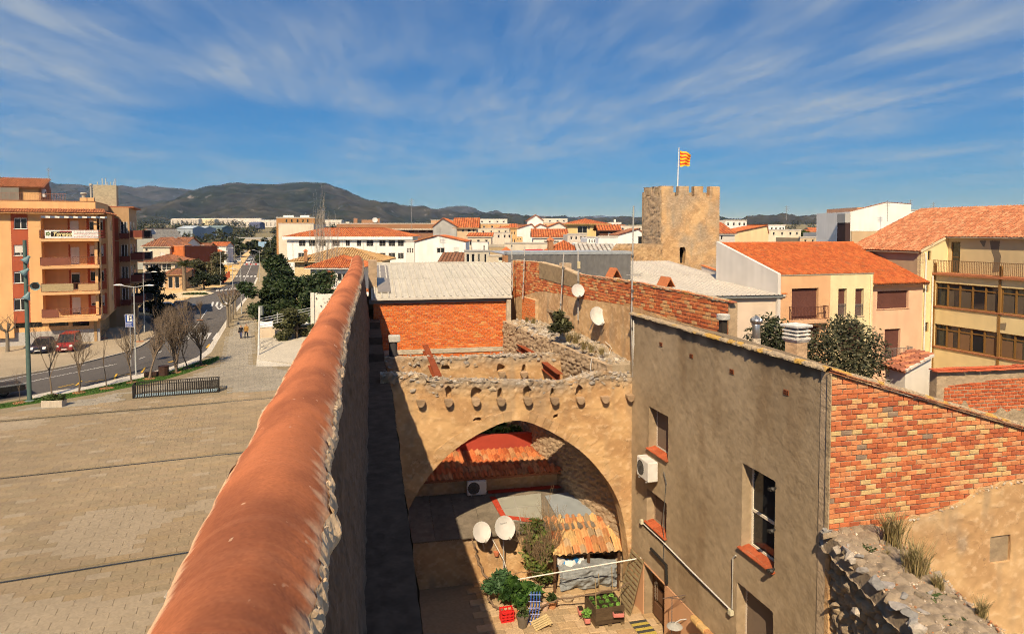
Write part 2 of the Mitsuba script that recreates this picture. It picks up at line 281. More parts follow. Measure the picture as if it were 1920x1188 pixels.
def f_lichen(p, n, uv):     # grey mortar with ochre lichen
    a = fbm(p.x * 3, p.y * 3, p.z * 3, 4); b = fbm(p.x * 20, p.y * 20, p.z * 20, 3); c = mix(mi.Color3f(.42, .33, .22), mi.Color3f(.27, .22, .16), smoothstep(.4, .6, b))
    return mix(c, mi.Color3f(.46, .28, .06), smoothstep(.56, .66, a) * .85) * (.75 + .5 * b)
scene['lichen'] = bump(pr(proc(f_lichen), .95, .1), b_arch, .05)
def f_ground(p, n, uv):
    a = fbm(p.x * .11, p.y * .11, 0, 4); b = fbm(p.x * .8, p.y * .8, 3, 4); g = noise(p.x * 14, p.y * 14)
    return dec(uv) * (.72 + .34 * a + .2 * b) * (.9 + .2 * g)
scene['ground'] = pr(proc(f_ground), .92, .15)
def f_asphalt(p, n, uv):
    a = fbm(p.x * .25, p.y * .05, 0, 4); b = fbm(p.x * 2, p.y * 2, 3, 3); g = noise(p.x * 40, p.y * 40)
    return dec(uv) * (.7 + .45 * a + .2 * b) * (.9 + .2 * g)
scene['asphalt'] = pr(proc(f_asphalt), .8, .3)
def f_mount(p, n, uv):      # dry scrub with pale limestone where it is steep
    a = fbm(p.x * .004, p.y * .004, p.z * .006, 4); b = fbm(p.x * .02, p.y * .02, p.z * .03, 3)
    c = mix(mi.Color3f(.017, .023, .013), mi.Color3f(.042, .040, .028), smoothstep(.4, .62, a))
    st = smoothstep(.40, .66, 1 - dr.abs(n.z) + (b - .5) * 1.1); c = mix(c, mi.Color3f(.15, .13, .115), st * .85)
    return c * (.35 + 1.1 * b)
scene['mount'] = pr(proc(f_mount), 1.0, .0)
for k_ in [k for k in scene if k not in ('camera', 'sky')]: scene['mat_' + k_] = scene.pop(k_)
# ---------------------------------------------------------------- ground and far land
BIG = 60000.0
def land_h(x, y):
    r = np.hypot(x, y); h = np.where(r > 520, (r - 520) * .0162, 0); h = np.minimum(h, 34 + (r - 2600) * .004)
    return GZ - .15 + h + (meshkit.fbm(np.stack([x / 300, y / 300, 0 * x], -1), 3, 2) - .5) * np.clip((r - 520) / 60, 0, 14)
def polar(r, th, hf, col):
    R, TH = np.meshgrid(r, th, indexing='ij'); X, Y = R * np.sin(TH), R * np.cos(TH); Z = hf(X, Y, R, TH)
    i, j = np.meshgrid(np.arange(len(r) - 1), np.arange(len(th) - 1), indexing='ij'); k = len(th)
    q = np.stack([i * k + j, i * k + j + 1, (i + 1) * k + j + 1, (i + 1) * k + j], -1).reshape(-1, 4)
    P = np.stack([X, Y, Z], -1).reshape(-1, 3); return P, tri(q)[:, ::-1], col
struct('ground', polar(np.concatenate([[.5, 60, 150, 300, 450], np.geomspace(520, BIG, 60)]), np.linspace(-np.pi, np.pi, 181), lambda X, Y, R, TH: land_h(X, Y), (.125, .11, .07)), 'ground', True)
def px2th(x): return np.arctan((np.asarray(x, float) - CX) / F)
def ridge(name, prof, r0, rc, r1, seed, amp, nr=90, nt=520, x0=-500, x1=2400, rough=1.0):
    px, py = np.array(prof, float).T; xs = np.linspace(x0, x1, nt); th = px2th(xs)
    top = np.interp(xs, px, py); el = (432 - top) / F / np.sqrt(1 + ((xs - CX) / F) ** 2)     # elevation seen along each bearing
    H = el * rc; base = land_h(np.sin(th) * r0, np.cos(th) * r0)
    r = np.concatenate([np.linspace(r0, rc, nr), np.linspace(rc, r1, nr // 3)[1:]])
    def hf(X, Y, R, TH):
        t = np.clip((R - r0) / (rc - r0), 0, 1); bk = np.clip((r1 - R) / (r1 - rc), 0, 1); s = rc / 6000.0
        q = np.stack([X / (520 * s), Y / (520 * s), 0 * X], -1); rid = 1 - np.abs(2 * meshkit.fbm(q, 5, seed) - 1) * 1.6
        fine = meshkit.fbm(q * 5, 4, seed + 4) - .5
        sh = t ** 1.25 * bk ** .8; mid = np.sin(np.pi * np.clip(t, 0, 1)) ** 1.0
        z = base[None] + (H[None] - base[None]) * sh + amp * (mid * (rid - .5) * 1.25 + .55 * fine * np.minimum(1, t * 4) * rough * (t < .985))
        return z - 30 * (1 - np.clip(t * 6, 0, 1))
    struct(name, polar(r, th, hf, (.1, .1, .1)), 'mount', True)
ridge('mountain', [(-500, 372), (-200, 350), (60, 342), (96, 340), (109, 345), (151, 346), (182, 351), (217, 350), (230, 347), (254, 352), (280, 349), (330, 353), (400, 360), (520, 385), (600, 400), (700, 412), (2400, 430)], 5200, 9000, 12000, 11, 130)
ridge('mountain', [(-500, 425), (200, 412), (300, 392), (350, 366), (385, 352), (410, 348), (435, 342.5), (455, 346), (480, 345), (520, 346), (545, 343), (575, 341.5), (610, 345), (640, 353), (665, 366), (690, 377), (720, 384), (760, 391), (800, 399), (850, 408), (950, 420), (1100, 428), (2400, 432)], 3000, 6000, 8000, 23, 105)
ridge('mountain', [(-500, 425), (600, 400), (700, 395), (745, 389), (765, 386), (790, 388), (806, 394), (825, 391), (838, 388.5), (860, 387), (880, 387), (892, 392), (900, 399), (915, 403), (924, 399), (931, 396), (940, 401), (960, 406), (990, 411), (1040, 418), (1200, 427), (2400, 431)], 6000, 10500, 14000, 31, 120)
ridge('mountain', [(-500, 420), (900, 414), (960, 408), (1000, 404), (1020, 406), (1050, 409), (1075, 409), (1100, 406.5), (1130, 404.5), (1150, 406), (1180, 408), (1230, 409), (1350, 410), (1400, 410), (1440, 411), (1500, 413.5), (1540, 416), (1575, 420), (1620, 424), (1800, 429), (2400, 431)], 14000, 24000, 29000, 41, 160)
scene['haze_air'] = {'type': 'homogeneous', 'albedo': {'type': 'rgb', 'value': [.93, .95, .97]}, 'sigma_t': {'type': 'rgb', 'value': [1.6e-5, 2.4e-5, 4.2e-5]}}
# ---------------------------------------------------------------- vertical planes addressed by photograph pixels
class Plane:
    def __init__(self, o, u): self.o = np.asarray(o, float); self.u = unit(A(u[0], u[1], 0)); self.v = UP; self.n = np.cross(self.u, UP)
    def st(self, x, y):
        p = onp(x, y, self.o, self.n) - self.o; return float(p @ self.u), float(p @ self.v)
    def P(self, s, t, k=0.0): return self.o + self.u * s + self.v * t + self.n * k
    def poly(self, pts): return Polygon([self.st(*p) for p in pts])
    def rect(self, x0, y0, x1, y1):
        a, b = self.st(x0, y0), self.st(x1, y1); return (min(a[0], b[0]), min(a[1], b[1]), max(a[0], b[0]), max(a[1], b[1]))
rng = np.random.default_rng(7)
STONES = [stone_mesh(np.random.default_rng(100 + k), 12, .75) for k in range(6)]
def stone_protos(cols, mat='stone'): return [mk((v, f, c), mat) for (v, f, _), c in zip(STONES * 3, [cols[k % len(cols)] for k in range(len(STONES) * 2)])]
GREYST = [(.36, .33, .29), (.30, .265, .22), (.42, .385, .34), (.33, .25, .17), (.27, .25, .235), (.44, .36, .26)]
def put_stone(parent, protos, p, size, rng, name='stone', sq=(1, 1, 1), tilt=.5):
    m = np.eye(4); m[:3, :3] = rotm(rng, tilt) * size * np.asarray(sq); m[:3, 3] = p; return place(parent, name, protos[rng.integers(len(protos))], m)
def loose(n, fn, size, rng, cols, tilt=.5):     # many small stones as one mesh
    out = []
    for _ in range(n):
        p, k = fn(); v, f, _c = STONES[rng.integers(6)]; out.append((v @ (rotm(rng, tilt) * (size * k * rng.uniform(.6, 1.3))).T + p, f, np.asarray(cols[rng.integers(len(cols))]) * rng.uniform(.8, 1.2)))
    return out
# ---------------------------------------------------------------- the old town wall underfoot, seen along its top
WA = A(-.205, 1.0, 0)                                   # per metre of depth along the wall
def bend(d): return np.where(np.asarray(d) > 29, -.012 * (np.asarray(d) - 29) ** 1.6 * .35, 0.0)
def wall_pt(d, o, z): d = np.asarray(d, float); return np.stack([-.205 * d + o + bend(d), d, np.broadcast_to(z, d.shape)], -1)
tw = thing('town_wall', 'old rubble town wall with rounded terracotta mortar coping running from the lower foreground into the distance', 'wall')
ds = np.geomspace(1.0, 41.0, 420)
def ledge_z(d): return -5.0 + .27 * (d > 26) + .27 * (d > 28.3) + .27 * (d > 31) + .25 * (d > 34)
def edge_in(d): return np.interp(d, [2.8, 4.3, 7, 11.5, 16.5, 24, 34], [-.25, -.30, -.36, -.44, -.42, -.38, -.36]) + .08 * (nz(d, 0 * d, 1.1, 4, 3) - .5) + .08 * (nz(d, 0 * d, 5.5, 3, 5) - .5) + .04 * (nz(d, d * 0, 14, 2, 8) - .5)
def edge_out(d): return np.interp(d, [2.6, 4.3, 7, 12, 40], [-.95, -.98, -1.02, -1.04, -1.02]) + .05 * (nz(d, 0 * d, 1.3, 3, 13) - .5) + .035 * (nz(d, 0 * d, 6, 3, 15) - .5)
def crown(d): return -1.47 + .05 * (nz(d, 0 * d, .5, 3, 25) - .5) + .018 * (nz(d, 0 * d, 2.4, 2, 27) - .5)
K = 26; kk = np.linspace(0, 1, K)
lo, hi, zc = edge_out(ds), edge_in(ds), crown(ds)
oo = lo[:, None] + (hi - lo)[:, None] * kk[None]; rel = 2 * kk - 1
zz = zc[:, None] - (.19 + .05 * (rel[None] > 0)) * np.abs(rel[None]) ** 2.1 + .006 * (nz(np.repeat(ds[:, None], K, 1), oo, 7, 3, 2) - .5) - .02 * (kk[None] > .985)
cop = wall_pt(np.repeat(ds[:, None], K, 1), oo, zz)
def gridf(a, b): i, j = np.meshgrid(np.arange(a - 1), np.arange(b - 1), indexing='ij'); return tri(np.stack([i * b + j, i * b + j + 1, (i + 1) * b + j + 1, (i + 1) * b + j], -1).reshape(-1, 4))
wear = np.clip(np.maximum(kk[None] ** (7 - 4.5 * nz(ds, 0 * ds, 1.6, 3, 77))[:, None], np.repeat(((1 - kk) ** 9)[None], len(ds), 0)) * 1.05, 0, 1)
scene[pk(tw, 'coping')] = mikit.ply((cop.reshape(-1, 3), gridf(len(ds), K)), 'mat_coping', smooth=True, uv=np.stack([wear.ravel(), 0 * wear.ravel()], 1))
# broken mortar under the coping's inner and outer lips
def strip(o_of, z0, z1, nzv, amp, seed, col, mat, flip, dd=ds, fr=3.0):
    t = np.linspace(0, 1, nzv); D = np.repeat(dd[:, None], nzv, 1); Tt = np.repeat(t[None], len(dd), 0); Z = (z0(dd)[:, None] * (1 - Tt) + z1(dd)[:, None] * Tt)
    h = (nz(D, Z, fr, 4, seed) - .5) * amp + (nz(D, Z, fr * 4, 3, seed + 1) - .5) * amp * .5
    O = o_of(D, Tt) + h; P = wall_pt(D, O, Z); f = gridf(len(dd), nzv); f = f[:, ::-1] if flip else f
    return P.reshape(-1, 3), f, col
part(tw, 'mortar_lip', [strip(lambda D, t: edge_in(D[:, 0])[:, None] - .02 + .045 * np.sin(t * np.pi) - .015 * t, lambda d: crown(d) - .20, lambda d: crown(d) - .34 - .16 * nz(d, 0 * d, 2.3, 3, 31), 9, .095, 41, (.50, .38, .25), 'stone', False),
                        strip(lambda D, t: edge_out(D[:, 0])[:, None] + .02 - .03 * np.sin(t * np.pi), lambda d: crown(d) - .17, lambda d: crown(d) - .34, 5, .05, 43, (.55, .42, .30), 'stone', True)], 'stone', False)
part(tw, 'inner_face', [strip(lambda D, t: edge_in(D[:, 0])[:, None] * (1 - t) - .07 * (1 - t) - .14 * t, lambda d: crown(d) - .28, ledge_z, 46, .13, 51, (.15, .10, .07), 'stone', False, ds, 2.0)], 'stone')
part(tw, 'outer_face', [strip(lambda D, t: edge_out(D[:, 0])[:, None] + .08 - .2 * t, lambda d: crown(d) - .22, lambda d: d * 0 + GZ - .3, 30, .08, 53, (.36, .27, .18), 'stone', True, ds[::2])], 'stone')
end = wall_pt(np.full(4, 41.0), A(-1.2, -.3, -.3, -1.0), A(GZ, GZ, -1.7, -1.7)); part(tw, 'end_face', (end, np.array([[0, 1, 2], [0, 2, 3]])[:, ::-1], (.34, .26, .18)), 'stone')
led = []
def ledge_w(d): return np.where(d < 21, .585, np.where(d < 27, .585 - .03 * (d - 21), .40 - .012 * (d - 27)))
dd = np.linspace(1, 41, 330); t = np.linspace(0, 1, 12); D = np.repeat(dd[:, None], 12, 1)
O = -.16 + (ledge_w(dd)[:, None] + .16) * t[None] + .05 * (nz(D, D * 0 + t[None], 2.2, 3, 71) - .5) * (t[None] > .95); Z = ledge_z(dd)[:, None] + .05 * (nz(D, O, 2.6, 3, 61) - .5)
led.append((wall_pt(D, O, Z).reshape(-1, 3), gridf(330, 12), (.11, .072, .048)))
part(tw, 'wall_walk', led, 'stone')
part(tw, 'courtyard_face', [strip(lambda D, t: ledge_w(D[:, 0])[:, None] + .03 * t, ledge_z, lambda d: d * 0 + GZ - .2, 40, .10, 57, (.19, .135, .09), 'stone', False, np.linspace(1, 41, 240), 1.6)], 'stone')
pr1 = stone_protos([(.46, .35, .23), (.40, .31, .22), (.35, .31, .26), (.48, .39, .29)])
r5 = np.random.default_rng(5); d = 2.2
while d < 24:
    o = float(edge_in(np.array([d]))[0]) - .01 + r5.normal() * .012; s = r5.uniform(.02, .055) * (1.0 if r5.random() < .85 else 1.7)
    put_stone(tw, pr1, wall_pt(d, o, float(crown(np.array([d]))[0]) - .20 - abs(r5.normal()) * .07), s, r5, 'edge_stone'); d += r5.uniform(.07, .22) * (1 + d * .05)
d = 2.6
while d < 20:
    o = float(edge_out(np.array([d]))[0]) + .01; put_stone(tw, pr1, wall_pt(d, o - .005, float(crown(np.array([d]))[0]) - .20 - abs(r5.normal()) * .03), r5.uniform(.04, .09), r5, 'edge_stone'); d += r5.uniform(.15, .5) * (1 + d * .05)
# ---------------------------------------------------------------- ruined hall: two diaphragm arches
def rag(pl, pts, amp=.06, seed=0, step=.25):      # a ragged polyline between plane points (s, t)
    r = np.random.default_rng(seed); out = []
    for a, b in zip(pts[:-1], pts[1:]):
        n = max(1, int(math.hypot(b[0] - a[0], b[1] - a[1]) / step))
        for k in range(n): out.append((a[0] + (b[0] - a[0]) * k / n + r.normal() * amp * .3, a[1] + (b[1] - a[1]) * k / n + r.normal() * amp))
    return out + [pts[-1]]
def arch_curve(pl, pix, n=60):
    p = np.array([pl.st(*q) for q in pix]); L = np.concatenate([[0], np.cumsum(np.hypot(*np.diff(p, axis=0).T))]); u = np.linspace(0, L[-1], n)
    c = np.stack([np.interp(u, L, p[:, 0]), np.interp(u, L, p[:, 1])], 1)
    for _ in range(6):
        c[1:-1] = .25 * c[:-2] + .5 * c[1:-1] + .25 * c[2:]
    return c
INTR = [(742, 1040), (752, 985), (763, 958), (790, 908), (817, 875), (846, 845), (877, 823), (915, 803), (940, 791), (966, 782), (995, 790), (1023, 803), (1052, 819), (1081, 837), (1104, 857), (1126, 883), (1144, 906), (1161, 938), (1170, 975), (1176, 1015), (1180, 1060)]
def arch_wall(label, pl, s0, s1, top, curve, sock, corbels, seed, thick=.62, lab2='', vw=.40, big=True):
    r = np.random.default_rng(seed); t = thing('arch_wall', label, 'wall')
    hole = Polygon([(curve[0][0], GZ - 1)] + [tuple(c) for c in curve] + [(curve[-1][0], GZ - 1)])
    face = Polygon([(s0, GZ - .2), (s1, GZ - .2)] + rag(pl, top[::-1], .045, seed)).buffer(0).difference(hole)
    for s, q, w, h in sock:
        w, h = w * 1.25, h * 1.2; a = [(s - w / 2 + r.normal() * .02, q - h / 2), (s + w / 2 + r.normal() * .02, q - h / 2 + r.normal() * .04), (s + w / 2 + r.normal() * .05, q + h * .2), (s + r.normal() * .06, q + h * .6), (s - w / 2 + r.normal() * .05, q + h * .3)]
        face = face.difference(Polygon(a).buffer(0))
    if face.geom_type != 'Polygon': face = max(face.geoms, key=lambda g: g.area)
    tp = np.array(top); tops = lambda s: np.interp(s, tp[:, 0], tp[:, 1])
    def disp(s, q):
        near = np.clip(1 - (tops(s) - q) / .75, 0, 1); d1, d2, w = worley(s, q, 3.6, seed, 1.3)
        return .07 * (nz(s, q, 1.1, 3, seed) - .5) + .05 * (nz(s, q, 5, 4, seed + 2) - .5) + near * (.10 * np.clip(d2 - d1, 0, .4) / .4 - .05) * .9
    def col(s, q):
        near = np.clip(1.1 - (tops(s) - q) / .5, 0, 1) * np.clip(nz(s, q, 2.5, 3, seed + 5) * 2.4 - .45, 0, 1)
        return np.stack([near * .9, .75 + .5 * (nz(s, q, .8, 2, seed + 6) - .5) + 0 * s, 0 * s], -1)
    part(t, 'masonry', panel(pl.o, pl.u, UP, face, .06 if big else .09, disp, .3, col), 'archrender', True)
    back = Polygon([(s0, GZ - .2), (s1, GZ - .2)] + [(a, b - .03) for a, b in top[::-1]]).difference(hole)
    part(t, 'core', extr(back, thick - .28, pl.P(0, 0, -.28), pl.u, UP, (.40, .27, .15)), 'stone')
    # voussoirs: wedges through the whole thickness, a little proud of the render
    L = np.concatenate([[0], np.cumsum(np.hypot(*np.diff(curve, axis=0).T))]); n = int(L[-1] / .27); un = np.linspace(0, L[-1], n + 1)
    ctr = (np.interp(un, L, curve[:, 0]), np.interp(un, L, curve[:, 1])); tg = np.stack([np.gradient(ctr[0]), np.gradient(ctr[1])], 1); tg /= np.linalg.norm(tg, axis=1, keepdims=True); nr = np.stack([-tg[:, 1], tg[:, 0]], 1)
    for k in range(n):
        e = .012 if k else 0; w = vw * r.uniform(.82, 1.18); a0, a1 = A(ctr[0][k], ctr[1][k]) + tg[k] * e, A(ctr[0][k + 1], ctr[1][k + 1]) - tg[k + 1] * e; b0, b1 = a0 + nr[k] * w - tg[k] * e * .5, a1 + nr[k + 1] * w + tg[k] * e * .5
        f = .018 + r.normal() * .012; P = []
        for q, kk in ((a0, f), (a1, f), (b1, f), (b0, f), (a0, -thick), (a1, -thick), (b1, -thick), (b0, -thick)): P.append(pl.P(q[0] , q[1], kk))
        part(t, 'voussoir', hull(P, (r.uniform(0, .12), r.uniform(.5, .95), 0)), 'archrender')
    for s, q, w in corbels:
        c = A(.36, .26, .17) * r.uniform(.75, 1.15); a = np.linspace(np.pi, 2 * np.pi, 9)
        prof = [(w / 2 * math.cos(x), w * .62 * math.sin(x)) for x in a]; sh = Polygon(prof + [(w / 2, w * .22), (-w / 2, w * .22)])
        part(t, 'corbel', extr(affinity.translate(sh, s, q + w * .2), .52, pl.P(0, 0, .24), pl.u, UP, c * .85), 'stone')
    protos = stone_protos(GREYST); s = s0 + .1
    while s < s1:                           # loose rubble along the broken top
        put_stone(t, protos, pl.P(s, tops(s) + r.normal() * .04 - .02, -r.uniform(.0, .12)), r.uniform(.10, .24), r, 'stone', (1.2, 1, .75)); s += r.uniform(.10, .24)
    for _ in range(70 if big else 40):        # bigger stones showing flush in the worn band under the top
        s = r.uniform(s0 + .2, s1 - .2)
        if min(abs(s - k_[0]) for k_ in sock) > .24: put_stone(t, protos, pl.P(s, tops(s) - abs(r.normal()) * .22, -.02 + r.normal() * .015), r.uniform(.12, .30), r, 'stone', (1.25, .8, .8), .3)
    cap = []
    for _ in range(int((s1 - s0) * 26)):
        s = r.uniform(s0, s1); v, f, _c = STONES[r.integers(6)]; cap.append((v @ (rotm(r) * r.uniform(.05, .14)).T + pl.P(s, tops(s) + r.normal() * .025, -r.uniform(.05, thick)), f, np.asarray(GREYST[r.integers(6)]) * r.uniform(.8, 1.1)))
    part(t, 'rubble', cap, 'stone', kind='stuff')
    xs = np.linspace(s0, s1, 120); q = np.linspace(0, 1, 12); S, Q = np.meshgrid(xs, q, indexing='ij'); hz = .10 * (nz(S, Q, 4, 4, seed + 9) - .5)
    part(t, 'mortar_top', ((pl.o + S[..., None] * pl.u + (tops(S) + hz - .02)[..., None] * UP - (Q * thick)[..., None] * pl.n).reshape(-1, 3), gridf(120, 12)[:, ::-1], (.36, .31, .25)), 'stone')
    return t
P1 = Plane(A(4.24, 24.0, 0), (.9789, .204)); P1.o = P1.o - P1.u * 8.6
c1 = arch_curve(P1, INTR)
top1 = [P1.st(725, 702), P1.st(795, 704), P1.st(800, 713), P1.st(960, 716), P1.st(1060, 718), P1.st(1110, 702), P1.st(1150, 700), P1.st(1186, 704)]
top1 = [(a if i else -.15, b) for i, (a, b) in enumerate(top1)]; top1[-1] = (8.75, top1[-1][1])
sock1 = [(*P1.st(x, y), w, h) for x, y, w, h in ((842, 734, .20, .34), (890, 736, .17, .30), (938, 736, .15, .28), (987, 735, .17, .34), (1035, 734, .13, .28), (1085, 731, .20, .30), (897, 785, .28, .10), (1042, 780, .16, .13))]
corb1 = [(*P1.st(x, y), .27) for x, y in ((788, 754), (840, 753), (891, 752), (938, 752), (988, 751), (1038, 750), (1086, 749), (1132, 747), (1179, 744))]
arch_wall('nearer ochre rendered arch wall with a row of stone corbels above a wide pointed arch', P1, -.15, 8.75, top1, c1, sock1, corb1, 3)
P2 = Plane(P1.o - P1.n * 4.1 + P1.u * (-.55), P1.u)
c2 = c1 + A(.25, .12)
top2 = [(-.3, P2.st(770, 668)[1])] + [P2.st(x, y) for x, y in ((800, 672), (850, 672), (910, 668), (1000, 666), (1080, 664), (1130, 668))]; top2[-1] = (8.7, top2[-1][1])
sock2 = [(*P2.st(x, y), w, h) for x, y, w, h in ((939, 689, .24, .26), (981, 690, .16, .36), (1059, 687, .2, .3), (836, 688, .3, .16))]
corb2 = [(*P2.st(x, y), .27) for x, y in ((940, 701), (981, 701), (1060, 701), (1102, 697))]
arch_wall('farther ochre arch wall half hidden behind the first arch', P2, -.3, 8.7, top2, c2, sock2, corb2, 4, big=False)
# ---------------------------------------------------------------- rusty steel beams leaning between the arch walls
def beam(name, pa, pb, w, h, label):
    a, b = np.asarray(pa), np.asarray(pb); z = unit(b - a); x = unit(np.cross(z, UP)); y = np.cross(z, x); L = np.linalg.norm(b - a); t = thing('steel_beam', label, 'beam', 'rusty steel beams across the ruin'); c = (.20, .052, .022)
    part(t, 'flange', [obox(a - x * w / 2 - y * h / 2, x * w, y * .02, z * L, c)], 'brick'); part(t, 'flange', [obox(a - x * w / 2 + y * (h / 2 - .02), x * w, y * .02, z * L, c)], 'brick')
    part(t, 'web', [obox(a - x * .012 - y * (h / 2 - .02), x * .024, y * (h - .04), z * L, c)], 'brick')
    return t
beam('b', at(822, 712, 23.2), at(797, 652, 30.0), .24, .30, 'long rusty steel beam at left running from the nearer arch wall towards the brick wall')
beam('b', at(1050, 708, 24.3), at(1018, 683, 27.9), .24, .30, 'short rusty steel beam resting on the middle of the nearer arch wall')
beam('b', at(1000, 667, 28.6), at(972, 650, 31.8), .24, .28, 'rusty steel beam end sticking up behind the farther arch wall')
# ---------------------------------------------------------------- big rendered house on the right with its brick gable
C0 = A(4.24, 24.1, 0); C1 = A(6.83, 14.5, 0)          # far and near lower corners of the courtyard wall
PW = Plane(C0, C1 - C0); LW = np.linalg.norm((C1 - C0)[:2])
ph = thing('rendered_house', 'tall house with rough brown rendered courtyard wall and exposed brick gable at right', 'house')
topw = [PW.st(1185, 588), PW.st(1250, 604), PW.st(1340, 626), PW.st(1455, 661), PW.st(1566, 697)]; topw[0] = (0, topw[0][1]); topw[-1] = (LW, topw[-1][1])
def prect(a, b):           # opening from top-left and bottom-right photograph corners on the wall
    s0, t1 = PW.st(*a); s1, t0 = PW.st(*b); return [s0, t0, s1, t1]
W1 = prect((1217, 761), (1252, 862)); W2 = prect((1213, 914), (1249, 1008)); W3 = prect((1392, 867), (1451, 1070)); W4 = prect((1382, 1089), (1447, 1290)); DR = prect((1209, 1054), (1248, 1200)); DR[1] = GZ + .02
W4[1] = W4[3] - 2.0
wp = Polygon([(0, GZ - .2), (LW, GZ - .2)] + topw[::-1])
for w in (W1, W2, W3, W4, DR): wp = wp.difference(sbox(*w))
def dpl(s, q): return .045 * (nz(s, q, .9, 3, 2) - .5) + .028 * (nz(s, q, 5.5, 4, 4) - .5) + .012 * (nz(s, q, 18, 2, 6) - .5)
tw_ = np.array(topw)
def cpl(s, q): return np.stack([np.clip(1 - (np.interp(s, tw_[:, 0], tw_[:, 1]) - q) / .75, 0, 1), 0 * s, 0 * s], -1)
part(ph, 'courtyard_wall', panel(PW.o, PW.u, UP, wp, .055, dpl, .32, cpl), 'plaster', True)
EB = unit(A(.973, .23, 0)); PG = Plane(C1 + np.cross(EB, UP) * .075 + EB * -.03, EB); GL = 7.5     # gable plane, facing the viewer
gt = [PG.st(1566, 700), PG.st(1700, 737), PG.st(1920, 803)]; sl = (gt[2][1] - gt[0][1]) / (gt[2][0] - gt[0][0]); gt = [(0.0, gt[0][1]), (GL, gt[0][1] + sl * GL)]
step = [PG.st(1562, 1012), PG.st(1600, 1006), PG.st(1668, 983), PG.st(1740, 962), PG.st(1805, 940), PG.st(1835, 915), PG.st(1880, 905), PG.st(1925, 893)]; step[0] = (0, step[0][1]); step[-1] = (GL, step[-1][1] + .1)
gp = Polygon([(0.0, GZ), (GL, GZ)] + gt[::-1]); bk = Polygon(step + gt[::-1])
part(ph, 'gable_bed', extr(gp, .3, PG.P(0, 0, -.045), EB, UP, (.42, .33, .23)), 'stone')
BP = [(.52, .17, .075), (.45, .135, .06), (.56, .225, .10), (.38, .11, .055), (.58, .36, .17), (.54, .39, .19), (.26, .19, .14), (.55, .27, .14)]
bricks(ph, PG.o, EB, UP, bk.buffer(-.012), .262, .112, .014, -.012, BP, 11, 340, [5, 5, 5, 3, 2.4, 1.6, .5, 3])
part(ph, 'quoin_render', extr(sbox(0, gt[0][1] - 4.0, .02, gt[0][1]), .12, PG.P(-.03, 0, .012), EB, UP, (.40, .31, .20)), 'stone')
# ochre render over the lower gable
ochre = Polygon([(0, GZ)] + [(a, b + .01) for a, b in rag(PG, step, .03, 9, .18)] + [(GL, GZ)]).buffer(0)
nich = PG.rect(1857, 1007, 1890, 1048); ochre = ochre.difference(sbox(*nich).buffer(.03, join_style=1))
def docr(s, q): return .05 * (nz(s, q, 1.3, 3, 22) - .5) + .03 * (nz(s, q, 6, 4, 24) - .5) + .02 * (nz(s, q, 22, 2, 26) - .5)
def cocr(s, q):
    p1 = PG.st(1803, 1017); k = np.clip(1.4 - np.hypot((s - p1[0]) / .16, (q - p1[1]) / .30), 0, 1)[:, None] ** 1.5; return np.concatenate([k * .5, .85 + 0 * k, 0 * k], 1)
part(ph, 'ochre_render', panel(PG.P(0, 0, .03), EB, UP, ochre, .05, docr, .12, cocr), 'archrender', True)
part(ph, 'niche_back', extr(sbox(nich[0] - .1, nich[1] - .1, nich[2] + .1, nich[3] + .1), .05, PG.P(0, 0, -.035), EB, UP, (.30, .23, .15)), 'stone')
r6 = np.random.default_rng(66); pg_ = stone_protos([(.55, .48, .40), (.45, .38, .3), (.5, .3, .16)])
for s, q in rag(PG, step, .02, 5, .10): put_stone(ph, pg_, PG.P(s, q - .03, .02), r6.uniform(.05, .13), r6, 'stone')
# roof falling away to the right, mortar verge and tiles along the gable and the wall top
es = unit(C0 - C1); et_ = unit(A(EB[0], EB[1], 0) + UP * sl); oR = A(C1[0], C1[1], gt[0][1] + .02)
rp = sbox(.4, .35, GL, LW)
RP = [(.36, .15, .08), (.42, .20, .10), (.30, .16, .10), (.40, .24, .12)]
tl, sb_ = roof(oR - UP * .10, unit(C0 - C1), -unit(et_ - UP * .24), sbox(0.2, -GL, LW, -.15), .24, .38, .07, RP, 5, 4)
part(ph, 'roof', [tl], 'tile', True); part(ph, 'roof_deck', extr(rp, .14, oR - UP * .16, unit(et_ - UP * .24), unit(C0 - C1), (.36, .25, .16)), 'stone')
# verge: two courses of thin tiles under a mortar roll with yellow lichen
vt = [mk(chbox((0, 0, 0), (.30, .16, .028), 0, c, .008), 'tile') for c in ((.40, .15, .08), (.46, .20, .10), (.33, .13, .08), (.48, .27, .15))]
ng = np.cross(EB, UP); ne = np.cross(ng, et_) * -1
for row in (0, 1):
    s = -.05
    while s < GL:
        place(ph, 'verge_tile', vt[r6.integers(4)], mat4(oR + et_ * (s + .15) + ng * (.07 + .035 * row) + UP * (-.005 + .036 * row + r6.normal() * .004), et_, -ng, np.cross(et_, -ng))); s += r6.uniform(.29, .33)
def roll(a, b, r0, n, seed, up):      # a lumpy mortar roll with a coarse half section
    k = np.linspace(0, 1, n)[:, None]; p = a + (b - a) * k; side = unit(np.cross(b - a, UP)); an = np.linspace(-.15, np.pi + .15, 9)
    R = r0 * (.75 + .6 * meshkit.fbm(np.stack([k[:, 0] * np.linalg.norm(b - a) * 2.5] * 3, -1), 4, seed))[:, None] * (.85 + .3 * np.random.default_rng(seed).random((n, 9)))
    P = p[:, None] + side * (np.cos(an)[None] * R)[..., None] * 1.25 + UP * (np.sin(an)[None] * R * .7)[..., None]
    return P.reshape(-1, 3), gridf(n, 9), (0, 0, 0)
part(ph, 'verge_mortar', [roll(oR + ng * .02 + UP * .06 - EB * .05, oR + et_ * GL + ng * .02 + UP * .06, .085, 160, 3, UP), roll(A(C0[0], C0[1], topw[0][1]) + UP * .0, A(C1[0], C1[1], topw[-1][1]) + UP * .0, .10, 220, 4, UP)], 'lichen')
